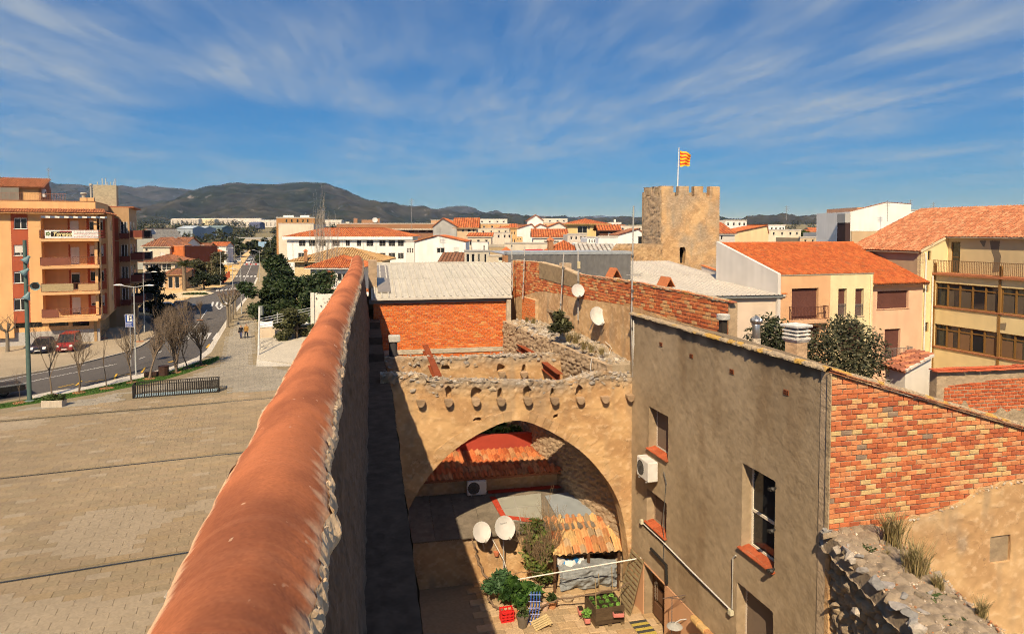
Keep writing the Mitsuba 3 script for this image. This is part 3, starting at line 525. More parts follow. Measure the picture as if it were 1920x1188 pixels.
# ---------------------------------------------------------------- windows of the courtyard wall
def pw_window(w, depth, frame, fc, sashes, sill=True, label=None, blind=None):
    k = part(ph, 'window', [], 'paint') if False else None
    s0, t0, s1, t1 = w; b = .06; ps = [obox(PW.P(s0, t0, -depth - .05), PW.u * (s1 - s0), PW.n * -.0 + np.cross(UP, PW.u) * .05, UP * b, fc), obox(PW.P(s0, t1 - b, -depth - .05), PW.u * (s1 - s0), np.cross(UP, PW.u) * .05, UP * b, fc)]
    nb = sashes + 1
    for i in range(nb):
        x = s0 + (s1 - s0 - b) * i / (nb - 1); ps.append(obox(PW.P(x, t0 + b, -depth - .05), PW.u * b, np.cross(UP, PW.u) * .05, UP * (t1 - t0 - 2 * b), fc))
    if frame: 
        for y in frame: ps.append(obox(PW.P(s0 + b, t0 + (t1 - t0) * y, -depth - .045), PW.u * (s1 - s0 - 2 * b), np.cross(UP, PW.u) * .045, UP * .07, fc))
    k = part(ph, 'window', ps, 'paint', label=label); part(k, 'pane', obox(PW.P(s0, t0, -depth - .08), PW.u * (s1 - s0), np.cross(UP, PW.u) * .02, UP * (t1 - t0), (.02, .02, .025)), 'pane')
    if blind: part(k, 'curtain', obox(PW.P(s0 + b, t0 + b, -depth - .058), PW.u * (s1 - s0 - 2 * b), np.cross(UP, PW.u) * .015, UP * (t1 - t0) * blind, (.17, .13, .10)), 'paint')
    if sill:
        n = max(3, int((s1 - s0 + .1) / .2)); L = (s1 - s0 + .12) / n
        for i in range(n):
            a = PW.P(s0 - .06 + i * L + .004, t0 + .02, -depth); y = PW.n * (depth + .09) - UP * .07; part(k, 'sill_tile', obox(a, PW.u * (L - .008), -np.cross(PW.u, np.cross(PW.u, y)) if False else y, np.cross(PW.u, unit(y)) * -.03 if np.cross(PW.u, unit(y))[2] < 0 else np.cross(PW.u, unit(y)) * .03, A(.42, .105, .045) * r6.uniform(.8, 1.15)), 'tile')
    return k
pw_window(W1, .24, None, (.55, .50, .44), 1, blind=.97); pw_window(W2, .24, None, (.30, .22, .16), 1, blind=.97)
w3 = pw_window(W3, .24, [.42], (.62, .58, .50), 1); pw_window(W4, .22, None, (.55, .50, .44), 1, blind=.97)
for y in (.03, .47, .93):      # shutter hinge brackets beside the big window
    q = PW.P(W3[2] + .02, W3[1] + (W3[3] - W3[1]) * y, .0); part(w3, 'shutter_hinge', [tube([q, q + PW.n * .16 + PW.u * .03], .03, 6, (.03, .03, .03)), cbox(q + PW.n * .16 + PW.u * .05, (.14, .10, .06), .3, (.03, .03, .03)), tube([q + PW.n * .16 + PW.u * .05, q + PW.n * .19 + PW.u * .14 + UP * .05], .035, 6, (.03, .03, .03))], 'metal')
part(w3, 'open_shutter', obox(PW.P(W3[2] - .03, W3[1] + .02, -.22), PW.u * .035, PW.n * -1 * -.0 + np.cross(UP, PW.u) * -.20, UP * (W3[3] - W3[1] - .04), (.03, .032, .03)) if False else cbox((PW.P(W3[2] - .03, (W3[1] + W3[3]) / 2, -.12)), (.03, .2, W3[3] - W3[1] - .06), math.atan2(PW.u[1], PW.u[0]), (.028, .03, .028)), 'paint')
# door with a painted salmon surround
s0, t0, s1, t1 = DR
dk = part(ph, 'door', [obox(PW.P(s0, GZ, -.3), PW.u * (s1 - s0), np.cross(UP, PW.u) * .05, UP * (t1 - GZ), (.10, .055, .03))], 'paint', label='dark brown courtyard door with a step mat before it')
for i in range(3): part(dk, 'panel', cbox(PW.P((s0 + s1) / 2, GZ + .35 + i * .62, -.27), (abs(s1 - s0) * .7, .04, .46), math.atan2(PW.u[1], PW.u[0]), (.13, .07, .04)), 'paint')
part(ph, 'painted_dado', [extr(sbox(-.0, GZ, LW * .55, PW.st(1250, 1095)[1]).difference(sbox(*DR).buffer(.001)).difference(sbox(*W4)), .04, PW.P(0, 0, .055), PW.u, UP, (.50, .29, .17))], 'paint')
# put-log holes with hollow bricks showing
for x, y in ((1240, 645), (1297, 667), (1373, 696), (1475, 735)):
    s, q = PW.st(x, y); part(ph, 'vent_brick', [obox(PW.P(s - .09, q - .06, .01), PW.u * .18, PW.n * .014, UP * .12, (.22, .075, .035))] + [obox(PW.P(s - .07 + .055 * i, q - .045 + .05 * j, .02), PW.u * .035, PW.n * .008, UP * .035, (.03, .012, .008)) for i in range(3) for j in range(2)], 'brick')
# ---------------------------------------------------------------- brick wall and pale sheet roof closing the ruin
UB = unit(A(.9789, .204, 0)); NB = np.cross(UB, UP)
PB = Plane(at(860, 560, 33.0), UB); PB.o[2] = 0
sL, sR = PB.st(700, 560)[0], PB.st(958, 560)[0]; zT = PB.st(860, 566)[1]
sh = thing('brick_warehouse', 'brick walled shed with a wide cream corrugated sheet roof behind the ruined arches', 'building')
bw = Polygon([(sL, GZ), (sR, GZ), (sR, zT), (sL, zT)])
part(sh, 'wall', extr(bw, .3, PB.P(0, 0, -.03), UB, UP, (.42, .30, .20)), 'stone')
z1, z0 = PB.st(860, 652)[1], PB.st(860, 660)[1]
OP = [(.62, .175, .05), (.58, .15, .042), (.66, .21, .065), (.55, .14, .05), (.66, .29, .10)]
bricks(sh, PB.o, UB, UP, sbox(sL, z1, sR, zT), .245, .098, .013, .0, OP, 21, 300, [5, 4, 4, 2, 1])
part(sh, 'concrete_band', obox(PB.P(sL, z0, 0), UB * (sR - sL), -NB * -.0 + np.cross(UP, UB) * .2 if False else np.cross(UP, UB) * .02, UP * (z1 - z0), (.46, .41, .33)) if False else extr(sbox(sL, z0, sR, z1), .1, PB.P(0, 0, .05), UB, UP, (.46, .41, .33)), 'stone')
bricks(sh, PB.o, UB, UP, sbox(sL, z0 - 1.2, sR, z0), .245, .098, .013, .0, OP, 22, 0, [5, 4, 4, 2, 1])
part(sh, 'fascia', extr(sbox(sL - .2, zT, sR, zT + .2), .1, PB.P(0, 0, .02), UB, UP, (.20, .22, .23)), 'metal')
er = at(860, 556, 32.75); rz = at(860, 493, 41.2); du = A(-.204, .9789, 0); run = float((rz - er) @ du); rise = rz[2] - er[2]; ET = unit(du * run + UP * rise); LT = math.hypot(run, rise); oS = er - UB * float((er - PB.o) @ UB)
def sheet_roof(parent, o, u, t, s0, s1, t0, t1, col, rib=.30, wide=.98, rows=2, mat='plain', h=.035, cols=None):
    r = np.random.default_rng(int(abs(s0) * 10)); n = np.cross(u, t)
    for j in range(rows):
        a, b = t0 + (t1 - t0) * j / rows, t0 + (t1 - t0) * (j + 1) / rows; x = s0
        while x < s1 - .05:
            w = min(wide, s1 - x); k = max(1, round(w / rib)); pts = [(0, 0)]
            for i in range(k): c = (i + .5) * w / k; pts += [(c - .05, 0), (c - .03, h), (c + .03, h), (c + .05, 0)]
            pts.append((w, 0)); p = np.array(pts); z = np.repeat(p[:, 1], 2) + np.tile([.0, .012 * (1 if j else 0)], len(p)) * 0 + j * .008 + r.normal() * .002
            P = o + (x + np.repeat(p[:, 0], 2))[:, None] * u + np.tile([a - .04 * (j > 0), b], len(p))[:, None] * t + z[:, None] * n
            i = np.arange(len(p) - 1) * 2; part(parent, 'roof_sheet', (P, tri(np.stack([i, i + 2, i + 3, i + 1], 1)), np.asarray(col) * r.uniform(.95, 1.05)), mat); x += w
sheet_roof(sh, oS, UB, ET, sL - .1, sR - .02, -.05, LT, (.44, .42, .365), h=.06)
part(ew_ := sh, 'roof_edge', [extr(sbox(sL - .1, -.08, sR, -.04), .12, oS + UP * .03, UB, ET, (.62, .60, .55))], 'plain')
part(sh, 'roof_deck', extr(sbox(sL, 0, sR - .05, LT), .1, oS - UP * .03, UB, ET, (.4, .37, .32)), 'plain')
n_ = np.cross(UB, ET)
q0, q1 = [float((onp(*p, oS, n_) - oS) @ UB) for p in ((707, 528), (730, 528))]
s9 = float((onp(959, 493, oS, n_) - oS) @ UB); part(sh, 'roof_sheet', extr(Polygon([(sR - .03, -.02), (s9, LT), (sR - .03, LT)]), .03, oS + n_ * .02, UB, ET, (.44, .42, .365)), 'plain')
for i in range(1, int((s9 - sR) / .3)): part(sh, 'roof_rib', obox(oS + UB * (sR + i * .3) + ET * (LT * (i * .3 + .05) / (s9 - sR)) + n_ * .02, UB * .08, ET * LT * (1 - (i * .3 + .05) / (s9 - sR)), n_ * .05, (.44, .42, .365)), 'plain')
part(sh, 'skylight', [extr(sbox(q0, LT * .12 + i * LT * .2, q1, LT * .12 + (i + 1) * LT * .2 - .03), .03, oS + n_ * .06, UB, ET, (.22, .20, .17)) for i in range(4)], 'metal', label='grey translucent skylight strip in the sheet roof')
part(sh, 'ridge_cap', [tube([oS + UB * s + ET * LT + n_ * .02 for s in np.linspace(sL, sR, 20)], .07, 6, (.42, .40, .36))], 'plain')
part(sh, 'back_slope', extr(sbox(sL, 0, sR, 6), .06, oS + ET * LT - UP * .02, UB, unit(du * 1 - UP * .16), (.5, .46, .40)), 'plain')
part(sh, 'side_wall', extr(Polygon([(0, GZ), (run * 2, GZ), (run * 2, er[2] - .2), (run, rz[2] - .2), (0, er[2] - .2)]), .2, oS + UB * (sR - .05) - UP * oS[2] * 1, du, UP, (.42, .36, .28)), 'stone')
part(sh, 'gable_stub', [cbox(at(699, 545, 34.6) * A(1, 1, 0) + UP * -3.6, (.42, 1.0, 4.2), .2, (.36, .27, .19))], 'stone', label='ochre rendered stub of wall beside the sheet roof')
# dark flue with a grey cowl in the shade
fl = thing('flue_pipe', 'dark flue pipe with a grey square cowl in the shade by the brick wall', 'chimney pipe')
a, b = at(737, 700, 26.8), at(737, 640, 26.8); part(fl, 'pipe', tube([a - UP * 1.5, b], .16, 12, (.05, .05, .055)), 'plain'); part(fl, 'cowl', chbox(b + UP * .12 + A(.05, 0, 0), (.46, .40, .26), .2, (.42, .42, .40), .03), 'plain')
# ---------------------------------------------------------------- neighbour house with the two dishes
PN = Plane(A(.69, 35.4, 0), A(4.3 - .69, 25 - 35.4, 0)); UN, NN = PN.u, PN.n
nh = thing('neighbour_house', 'patched brick and ochre render house wall behind the ruin with two satellite dishes', 'house')
topn = [PN.st(*p) for p in ((958, 487), (1010, 491), (1050, 501), (1086, 516), (1185, 530), (1280, 549), (1364, 567))]
edge = [PN.st(*p) for p in ((958, 560), (1010, 546), (1050, 551), (1086, 560), (1185, 574), (1260, 599), (1364, 632))]
sA, sZ = topn[0][0], topn[-1][0]
body = Polygon([(sA, GZ), (sZ, GZ)] + topn[::-1]); brk = Polygon(edge + topn[::-1]).buffer(0)
op1, op2 = PN.rect(1028, 584, 1042, 612), PN.rect(1051, 592, 1066, 624)
pl_ = body.difference(brk).buffer(0).intersection(sbox(sA, -9, sZ, 0)).difference(sbox(*op1)).difference(sbox(*op2))
pl_ = pl_ if pl_.geom_type == 'Polygon' else max(pl_.geoms, key=lambda g: g.area)
part(nh, 'core', extr(body.difference(sbox(*op1)).difference(sbox(*op2)), .3, PN.P(0, 0, -.05), UN, UP, (.40, .30, .20)), 'stone')
part(nh, 'render', panel(PN.P(0, 0, -.01), UN, UP, pl_, .10, lambda s, q: .05 * (nz(s, q, 1.2, 3, 71) - .5) + .02 * (nz(s, q, 6, 3, 73) - .5), .1, lambda s, q: np.stack([np.clip(.25 - (s - sA) * .02, 0, .3) + 0 * s, .98 + 0 * s, 0 * s], -1)), 'archrender', True)
for o_ in (op1, op2): part(nh, 'dark_opening', [obox(PN.P(o_[0], o_[1], -.30), UN * (o_[2] - o_[0]), np.cross(UP, UN) * .05, UP * (o_[3] - o_[1]), (.02, .018, .016))], 'paint')
for o_ in (op1, op2): part(nh, 'lintel', [obox(PN.P(o_[0] - .15, o_[3], .02), UN * (o_[2] - o_[0] + .3), np.cross(UP, UN) * .12, UP * .12, (.36, .28, .19))], 'stone')
cem = Polygon([PN.st(*p) for p in ((1011, 521), (1011, 492), (1050, 502), (1086, 517), (1086, 541))]); brk2 = brk.difference(cem.buffer(.02)).buffer(-.01)
part(nh, 'cement_patch', extr(cem.buffer(0), .1, PN.P(0, 0, .0), UN, UP, (.28, .21, .13)), 'stone')
bricks(nh, PN.o, UN, UP, brk2 if brk2.geom_type == 'Polygon' else max(brk2.geoms, key=lambda g: g.area), .285, .118, .016, -.02, [(.54, .17, .07), (.48, .13, .05), (.58, .23, .09), (.56, .33, .15), (.40, .11, .05)], 31, 300, [4, 3, 4, 3, 2])
pr0 = PN.st(984, 600)[0]; pr1_ = PN.st(1009, 600)[0]
bricks(nh, PN.P(0, 0, .16), UN, UP, sbox(pr0, PN.st(1000, 606)[1], pr1_, PN.st(1000, 560)[1]), .285, .118, .016, 0, [(.66, .19, .06), (.62, .17, .05)], 32, 0)
part(nh, 'pier', obox(PN.P(pr0, GZ + 6, 0), UN * (pr1_ - pr0), NN * .15, UP * (PN.st(1000, 560)[1] - GZ - 6), (.45, .33, .2)) if False else extr(sbox(pr0, -9, pr1_, PN.st(1000, 560)[1]), .2, PN.P(0, 0, .15), UN, UP, (.45, .33, .2)), 'stone')
def cap_line(parent, pl, pts, k, seed, tl=.30, w=.20, cols=((.46, .15, .06), (.52, .20, .08), (.38, .13, .07))):
    r = np.random.default_rng(seed); pro = [mk(chbox((0, 0, 0), (tl, w, .04), 0, c, .012), 'tile') for c in cols]
    for a, b in zip(pts[:-1], pts[1:]):
        a3, b3 = pl.P(*a, k), pl.P(*b, k); L = np.linalg.norm(b3 - a3); e = (b3 - a3) / L; s = 0
        y = np.cross(UP, e); y /= np.linalg.norm(y)
        while s < L: place(parent, 'cap_tile', pro[r.integers(len(pro))], mat4(a3 + e * (s + tl / 2) + UP * (.03 + r.normal() * .008), e, y, np.cross(e, y))); s += tl + r.uniform(-.01, .02)
cap_line(nh, PN, topn[3:], -.10, 41)
part(nh, 'cap_mortar', [roll(PN.P(*a, -.12), PN.P(*b, -.12), .09, 40, 8, UP) for a, b in zip(topn[3:-1], topn[4:])], 'lichen')
part(nh, 'roof_slab', [extr(sbox(sA, 0, sZ, 9), .1, PN.P(0, -7.6, -.2), UN, unit(-NN - UP * .12), (.35, .14, .08))], 'tile')
part(nh, 'end_wall', extr(sbox(0, GZ, 8, -7.8), .25, PN.P(sZ, 0, -.05), -NN, UP, (.42, .3, .2)), 'stone')
part(nh, 'far_end_wall', extr(sbox(-9, GZ, 0, -7.8), .25, PN.P(sA, 0, -.05), NN, UP, (.42, .3, .2)), 'stone')
def chimney_hat(x, y, d, w, hgt, col, label, gable=True):
    t = thing('chimney', label, 'chimney'); b = at(x, y, d); part(t, 'stack', cbox(b - UP * hgt, (w, w * .8, hgt * 2), .35, col), 'stone')
    if gable:
        u = A(math.cos(.35), math.sin(.35), 0); v = A(-u[1], u[0], 0); tp = b
        for sg in (-1, 1): part(t, 'cap_tile', hull([tp + u * sg * w * .55 + v * a for a in (-.3, .3)] + [tp + UP * w * .95 + v * a for a in (-.3, .3)] + [tp + u * sg * w * .45 + v * a for a in (-.3, .3)] + [tp + UP * (w * .95 - .07) + v * a for a in (-.3, .3)], (.50, .17, .07)), 'tile')
    return t
chimney_hat(1150, 520, 27.4, .42, 1.2, (.46, .36, .25), 'small chimney with pointed tile hat standing before the grey metal wall')
chimney_hat(1248, 537, 23.2, .36, 1.2, (.42, .20, .12), 'small orange chimney with tile hat in front of the right cream sheet roof')
chimney_hat(1060, 493, 31.5, .45, 1.2, (.44, .34, .24), 'low rendered chimney behind the wall by the left antenna mast', False)
# ---------------------------------------------------------------- thick rubble wall along the ruin's right side
ew = thing('rubble_wall', 'thick broken rubble wall with loose stones and weeds along the right of the ruin', 'wall')
Wa, Wb = A(-.35, 33.2), A(3.45, 24.3)
def east_pt(s, c):       # s along (0 far, 1 near), c across (0 west edge, 1 at the neighbour house)
    w = Wa[None] * (1 - s[:, None]) + Wb[None] * s[:, None]; k = ((PN.o[:2] - w) @ PN.n[:2]); return w + PN.n[None, :2] * (k * c)[:, None]
ns, nc = 150, 34; S, Cc = (q.ravel() for q in np.meshgrid(np.linspace(-.02, 1.0, ns), np.linspace(0, 1, nc), indexing='ij')); xy = east_pt(S, Cc)
d1, d2, w_ = worley(xy[:, 0], xy[:, 1], 3.2, 5)
ez = -4.42 - .38 * S - .10 * (1 - Cc) + .22 * (nz(xy[:, 0], xy[:, 1], .9, 3, 81) - .5) + .12 * (nz(xy[:, 0], xy[:, 1], 4, 4, 83) - .5) + .09 * np.clip(d2 - d1, 0, .5) + .15 * (Cc > .6) * (S > .3) * (S < .8) - 30 * np.clip(S - .975, 0, 1)
part(ew, 'top', (np.column_stack([xy, ez]), gridf(ns, nc)[:, ::-1] if False else gridf(ns, nc), (.33, .275, .21)), 'stone')
PE = Plane(A(Wa[0], Wa[1], 0), A(Wb[0] - Wa[0], Wb[1] - Wa[1], 0)); LE = np.linalg.norm(Wb - Wa)
def dst(seed, amp): 
    def f(s, q): d1, d2, w = worley(s, q, 3.0, seed, 1.4); return amp * (np.clip(d2 - d1, 0, .45) * 1.6 + .5 * w - .5) + .06 * (nz(s, q, 5, 3, seed) - .5) - (1.15 * np.clip(s / LE - .45, 0, .6) / .55 * np.clip((-5.2 - q) / 2.5, 0, 1) if seed == 3 else 0)
    return f
part(ew, 'west_face', panel(PE.o + PE.n * .04, PE.u, UP, Polygon([(-.1, GZ), (LE, GZ), (LE, -4.82), (LE * .5, -4.62), (-.1, -4.42)]), .085, dst(3, .10), .2, (.34, .26, .18)), 'stone')
part(ew, 'core', [cbox((4.1, 25.3, -6.05), (1.7, 1.5, 2.4), .2, (.33, .27, .2))], 'stone')
r8 = np.random.default_rng(88); gp_ = stone_protos(GREYST + [(.50, .46, .40)])
for _ in range(150):
    s, c = r8.uniform(0, 1.02), r8.beta(.8, 1.6); p = east_pt(np.array([s]), np.array([c]))[0]; i = np.argmin((xy[:, 0] - p[0]) ** 2 + (xy[:, 1] - p[1]) ** 2)
    put_stone(ew, gp_, A(p[0], p[1], ez[i] + .02), r8.uniform(.14, .36), r8, 'stone', (1.2, 1, .7))
def ls_(): 
    p = east_pt(np.array([r8.uniform(0, 1.02)]), np.array([r8.uniform(0, 1)]))[0]; i = np.argmin((xy[:, 0] - p[0]) ** 2 + (xy[:, 1] - p[1]) ** 2); return A(p[0], p[1], ez[i] + .01), 1.0
part(ew, 'rubble', loose(900, ls_, .075, r8, GREYST), 'stone', kind='stuff')
# ---------------------------------------------------------------- sheds of the ruin's second bay
def K1(s, z, k): return P1.o + P1.u * s - P1.n * k + UP * z
lt = thing('lean_to', 'low lean-to behind the nearer arch with a grey mottled roof, glass panel and red flashing', 'lean-to')
oL = K1(0, -11.3, 2.0); tL = K1(0, -10.72, 4.7); eL = unit(tL - oL); LL = np.linalg.norm(tL - oL); nL = np.cross(P1.u, eL)
def lp(x, y): p = onp(x, y, oL, nL) - oL; return float(p @ P1.u), float(p @ eL)
for i in range(9):
    w = .88; part(lt, 'roof_sheet', extr(sbox(.05 + i * w, -.08, .05 + (i + 1) * w - .012, LL), .05, oL, P1.u, eL, A(.17, .15, .12) * r8.uniform(.85, 1.1)), 'stone')
part(lt, 'front_wall', panel(K1(0, 0, 2.12), P1.u, UP, sbox(0, GZ, 7.9, -11.36), .08, lambda s, q: .03 * (nz(s, q, 3, 3, 91) - .5), .2, lambda s, q: np.stack([np.clip((q + 12.0) * .9, 0, .6), .72 + 0 * s, 0 * s], -1)), 'archrender', True)
red = (.40, .055, .03)
tp = [lp(*q) for q in ((905, 935), (1150, 908))]; part(lt, 'flashing', [extr(sbox(lp(922, 930)[0] - .1, LL - .20, 8.2, LL), .03, oL + nL * .035, P1.u, eL, red), extr(Polygon([lp(918, 932), lp(929, 932), lp(949, 968), lp(941, 972)]), .03, oL + nL * .04, P1.u, eL, red), extr(Polygon([lp(941, 972), lp(948, 967), lp(1016, 975), lp(1016, 982)]), .03, oL + nL * .045, P1.u, eL, red)], 'paint')
g_ = [lp(932, 934), lp(1014, 925), lp(1016, 974), lp(950, 978)]; part(lt, 'glass_panel', extr(Polygon(g_), .02, oL + nL * .03, P1.u, eL, (.30, .31, .27)), 'metal', label='dusty wired glass panel in the lean-to roof')
part(lt, 'glazing_bar', [extr(LineString([lp(962, 931), lp(976, 977)]).buffer(.02), .02, oL + nL * .05, P1.u, eL, (.32, .32, .30)), extr(LineString([lp(940, 955), lp(1015, 948)]).buffer(.012), .02, oL + nL * .05, P1.u, eL, (.30, .30, .28))], 'metal')
m_ = [lp(1022, 931), lp(1062, 924), lp(1150, 936), lp(1140, 962), lp(1046, 974)]; part(lt, 'metal_sheet', extr(Polygon(m_), .03, oL + nL * .06, P1.u, eL, (.25, .29, .32)), 'metal', label='blue grey metal sheet on the lean-to roof')
bs = thing('back_shed', 'shed with a clay tile roof and red parapet under the farther arch', 'shed')
part(bs, 'wall', panel(K1(0, 0, 4.75), P1.u, UP, sbox(0, -12.5, 8.4, -10.05), .08, lambda s, q: .03 * (nz(s, q, 3, 3, 95) - .5), .2, lambda s, q: np.stack([.12 + 0 * s, .95 + 0 * s, 0 * s], -1)), 'archrender', True)
oT = K1(0, -10.02, 4.45); tT = K1(0, -9.62, 6.7); eT = unit(tT - oT)
roof_parts(bs, oT, P1.u, eT, sbox(.3, 0, 8.1, np.linalg.norm(tT - oT)), .245, .44, .085, ((.50, .16, .06), (.46, .13, .05), (.54, .20, .08), (.48, .25, .12)), 12, 6, .014, .1)
part(bs, 'parapet', [extr(sbox(0, GZ, 8.3, -9.02), .25, K1(0, 0, 6.72), P1.u, UP, (.34, .055, .035))], 'paint', label='red painted parapet behind the tile roof')
struct('garden_soil', (np.array([K1(0, -9.25, 6.9), K1(8.6, -9.25, 6.9), K1(8.9, -9.15, 10.2), K1(0, -9.15, 10.2)]), np.array([[0, 1, 2], [0, 2, 3]]), (.10, .075, .045)), 'ground')
# ---------------------------------------------------------------- houses in general
def wslab(o, u, poly, th, col): return extr(poly, th, o, u, UP, col)
WH = (.66, .64, .60); DK = (.022, .024, .028)
def window(parent, pl, rect, style='two', depth=.14, fc=(.70, .69, .66), sill=None, bc=(.62, .61, .58), name='window', fr=.06, blind=0.0):
    """A framed window set back in the opening rect of plane pl: frame bars > pane, blind, sill."""
    s0, t0, s1, t1 = rect; w, h = s1 - s0, t1 - t0; B = np.cross(UP, pl.u)
    def bar(a, b, c, d): return obox(pl.P(a, b, -depth), pl.u * (c - a), B * .05, UP * (d - b), fc)
    ps = [bar(s0, t0, s1, t0 + fr), bar(s0, t1 - fr, s1, t1), bar(s0, t0 + fr, s0 + fr, t1 - fr), bar(s1 - fr, t0 + fr, s1, t1 - fr)]
    if style in ('two', 'four', 'grid'): ps.append(bar(s0 + w / 2 - fr * .6, t0 + fr, s0 + w / 2 + fr * .6, t1 - fr))
    if style in ('four', 'grid', 'h'):
        n = 3 if style == 'grid' else 2
        for i in range(1, n): ps.append(obox(pl.P(s0 + fr, t0 + h * i / n - .02, -depth - .004), pl.u * (w - 2 * fr), B * .04, UP * .04, fc))
    k = part(parent, name, ps, 'paint')
    part(k, 'pane', obox(pl.P(s0, t0, -depth - .03), pl.u * w, B * .02, UP * h, DK), 'pane')
    if blind: part(k, 'blind', [obox(pl.P(s0 + fr * .5, t1 - h * blind, -depth + .02), pl.u * (w - fr), B * .03, UP * (h * blind - fr * .4), bc)] + [obox(pl.P(s0 + fr * .5, t1 - h * blind + i * .09, -depth + .026), pl.u * (w - fr), B * .012, UP * .05, bc) for i in range(int(h * blind / .09))], 'paint')
    if sill is not None: part(k, 'sill', obox(pl.P(s0 - .05, t0 - .05, .06), pl.u * (w + .1), B * (depth + .05), UP * .05, sill), 'paint')
    return k
def facade(parent, pl, poly, rects, th, col, mat='paint', name='wall'):
    for r in rects: poly = poly.difference(sbox(*r))
    return part(parent, name, wslab(pl.o, pl.u, poly, th, col), mat)
RT = ((.50, .15, .055), (.46, .13, .05), (.54, .19, .07), (.42, .12, .05)); RT2 = ((.50, .21, .11), (.46, .18, .09), (.55, .27, .15), (.42, .16, .08)); RTD = ((.28, .12, .07), (.34, .15, .08), (.25, .12, .08))
def tiled(parent, o, es, et, poly, pal=RT, pitch=.25, course=.40, seed=1, seg=3, thick=.12, h=.075, name='roof'):
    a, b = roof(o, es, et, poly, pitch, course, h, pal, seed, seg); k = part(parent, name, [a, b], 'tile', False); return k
def house(name, label, xl, xr, ytop, d, depth, col, rooft='flat', rise=1.5, pal=RT, wins=(), ang=0.0, group=None, cat='house', base=GZ, over=.25, pitch=.5, roofcol=(.45, .42, .38), dk=0.0, par=.0, wcol=(.70, .69, .66), seg=3, sidecol=None, slope_px=None):
    """A box house whose front is addressed in photograph pixels. rooft: flat, gable (ridge along the front), end (gable faces us), hip, shed."""
    t = thing(name, label, cat, group); a = at(xl, ytop, d); u = A(math.cos(ang), math.sin(ang), 0); pl = Plane(a * A(1, 1, 0), u)
    L = pl.st(xr, ytop)[0]; zt = float(a[2]); n = pl.n; sc = sidecol or col
    rects = [(*pl.rect(*w[:4]), w[4] if len(w) > 4 else 'two', w[5] if len(w) > 5 else 0) for w in wins]
    fp = sbox(0, base, L, zt)
    if rooft == 'end': fp = Polygon([(0, base), (L, base), (L, zt), (L * (slope_px or .5), zt + rise), (0, zt)])
    facade(t, pl, fp, [r[:4] for r in rects], .25, col)
    for r in rects: window(t, pl, r[:4], r[4], .12, wcol, None, blind=r[5], fr=min(.08, (r[2] - r[0]) * .12))
    B = -n
    for s, sgn in ((.0, 1), (L, -1)):
        q = Plane(pl.P(s, 0, 0), -n if s else n)
        w = Polygon([(0, base), (depth, base), (depth, zt), (0, zt)]) if s else Polygon([(-depth, base), (0, base), (0, zt), (-depth, zt)])
        if rooft == 'gable': m = (depth / 2) if s else -depth / 2; w = w.union(Polygon([((0 if s else -depth), zt), ((depth if s else 0), zt), (m, zt + rise)]))
        if rooft == 'shed': w = w.union(Polygon([((0 if s else -depth), zt + (0 if s else rise)), ((0 if s else 0), zt), ((depth if s else -depth), zt), ((depth if s else -depth), zt + rise)]).convex_hull)
        part(t, 'side_wall', wslab(q.P(0, 0, -.003), q.u, w.buffer(0), .2, sc), 'paint')
    part(t, 'back_wall', obox(pl.P(0, base, -depth + .2), pl.u * L, B * .2, UP * (zt - base), sc), 'paint')
    e = over
    if rooft == 'flat':
        part(t, 'roof', obox(pl.P(.2, zt - .35, -.2), pl.u * (L - .4), B * (depth - .4), UP * .1, roofcol), 'paint')
        if par: part(t, 'cornice', [obox(pl.P(-.08, zt, .08), pl.u * (L + .16), B * .35, UP * par, roofcol)], 'paint')
    elif rooft in ('gable', 'shed'):
        run = depth / (2 if rooft == 'gable' else 1); et = unit(B * run + UP * rise); sl_ = math.hypot(run, rise); x = e * sl_ / run
        tiled(t, pl.P(-e, zt, 0) - et * x + UP * .06, pl.u, et, sbox(0, 0, L + 2 * e, sl_ + x), pal, pitch, pitch * 1.5, int(xl), seg)
        part(t, 'eave_board', obox(pl.P(-e, zt - .12 - e * rise / run, e), pl.u * (L + 2 * e), B * e, UP * .12, sc), 'paint')
        if rooft == 'gable': et2 = unit(n * run + UP * rise); tiled(t, pl.P(L + e, zt, -depth) - et2 * x + UP * .06, -pl.u, et2, sbox(0, 0, L + 2 * e, sl_ + x), pal, pitch * 1.5, pitch * 2, int(xl) + 1, 2, name='roof')
    elif rooft == 'end':
        m = L * (slope_px or .5)
        for sg, run in ((1, m), (-1, L - m)):
            et = unit(pl.u * sg * run + UP * rise); sl_ = math.hypot(run, rise); es = B if sg < 0 else n
            o = pl.P(0, zt, -depth - e) if sg > 0 else pl.P(L, zt, e)
            tiled(t, o - et * e + UP * .06, es, et, sbox(0, 0, depth + 2 * e, sl_ + e), pal, pitch, pitch * 1.5, int(xl) + sg, seg)
    elif rooft == 'hip':
        w = min(L, depth) / 2 + e; sl_ = math.hypot(w, rise); z_ = zt
        for (o, es, et0, ln) in ((pl.P(-e, z_, e), pl.u, B, L + 2 * e), (pl.P(L + e, z_, e), B, -pl.u, depth + 2 * e), (pl.P(L + e, z_, -depth - e), -pl.u, n, L + 2 * e), (pl.P(-e, z_, -depth - e), n, pl.u, depth + 2 * e)):
            et = unit(et0 * w + UP * rise); poly = Polygon([(0, 0), (ln, 0), (max(ln - w, ln / 2), sl_), (min(w, ln / 2), sl_)]) if ln > 2 * w + .01 else Polygon([(0, 0), (ln, 0), (ln / 2, sl_ * ln / (2 * w))])
            tiled(t, o + UP * .05, es, et, poly, pal, pitch, pitch * 1.5, int(xl) + 3, seg)
        part(t, 'eave_board', [obox(pl.P(-e, z_ - .14, e), pl.u * (L + 2 * e), B * (depth + 2 * e), UP * .13, sc)], 'paint')
    return t, pl, L, zt
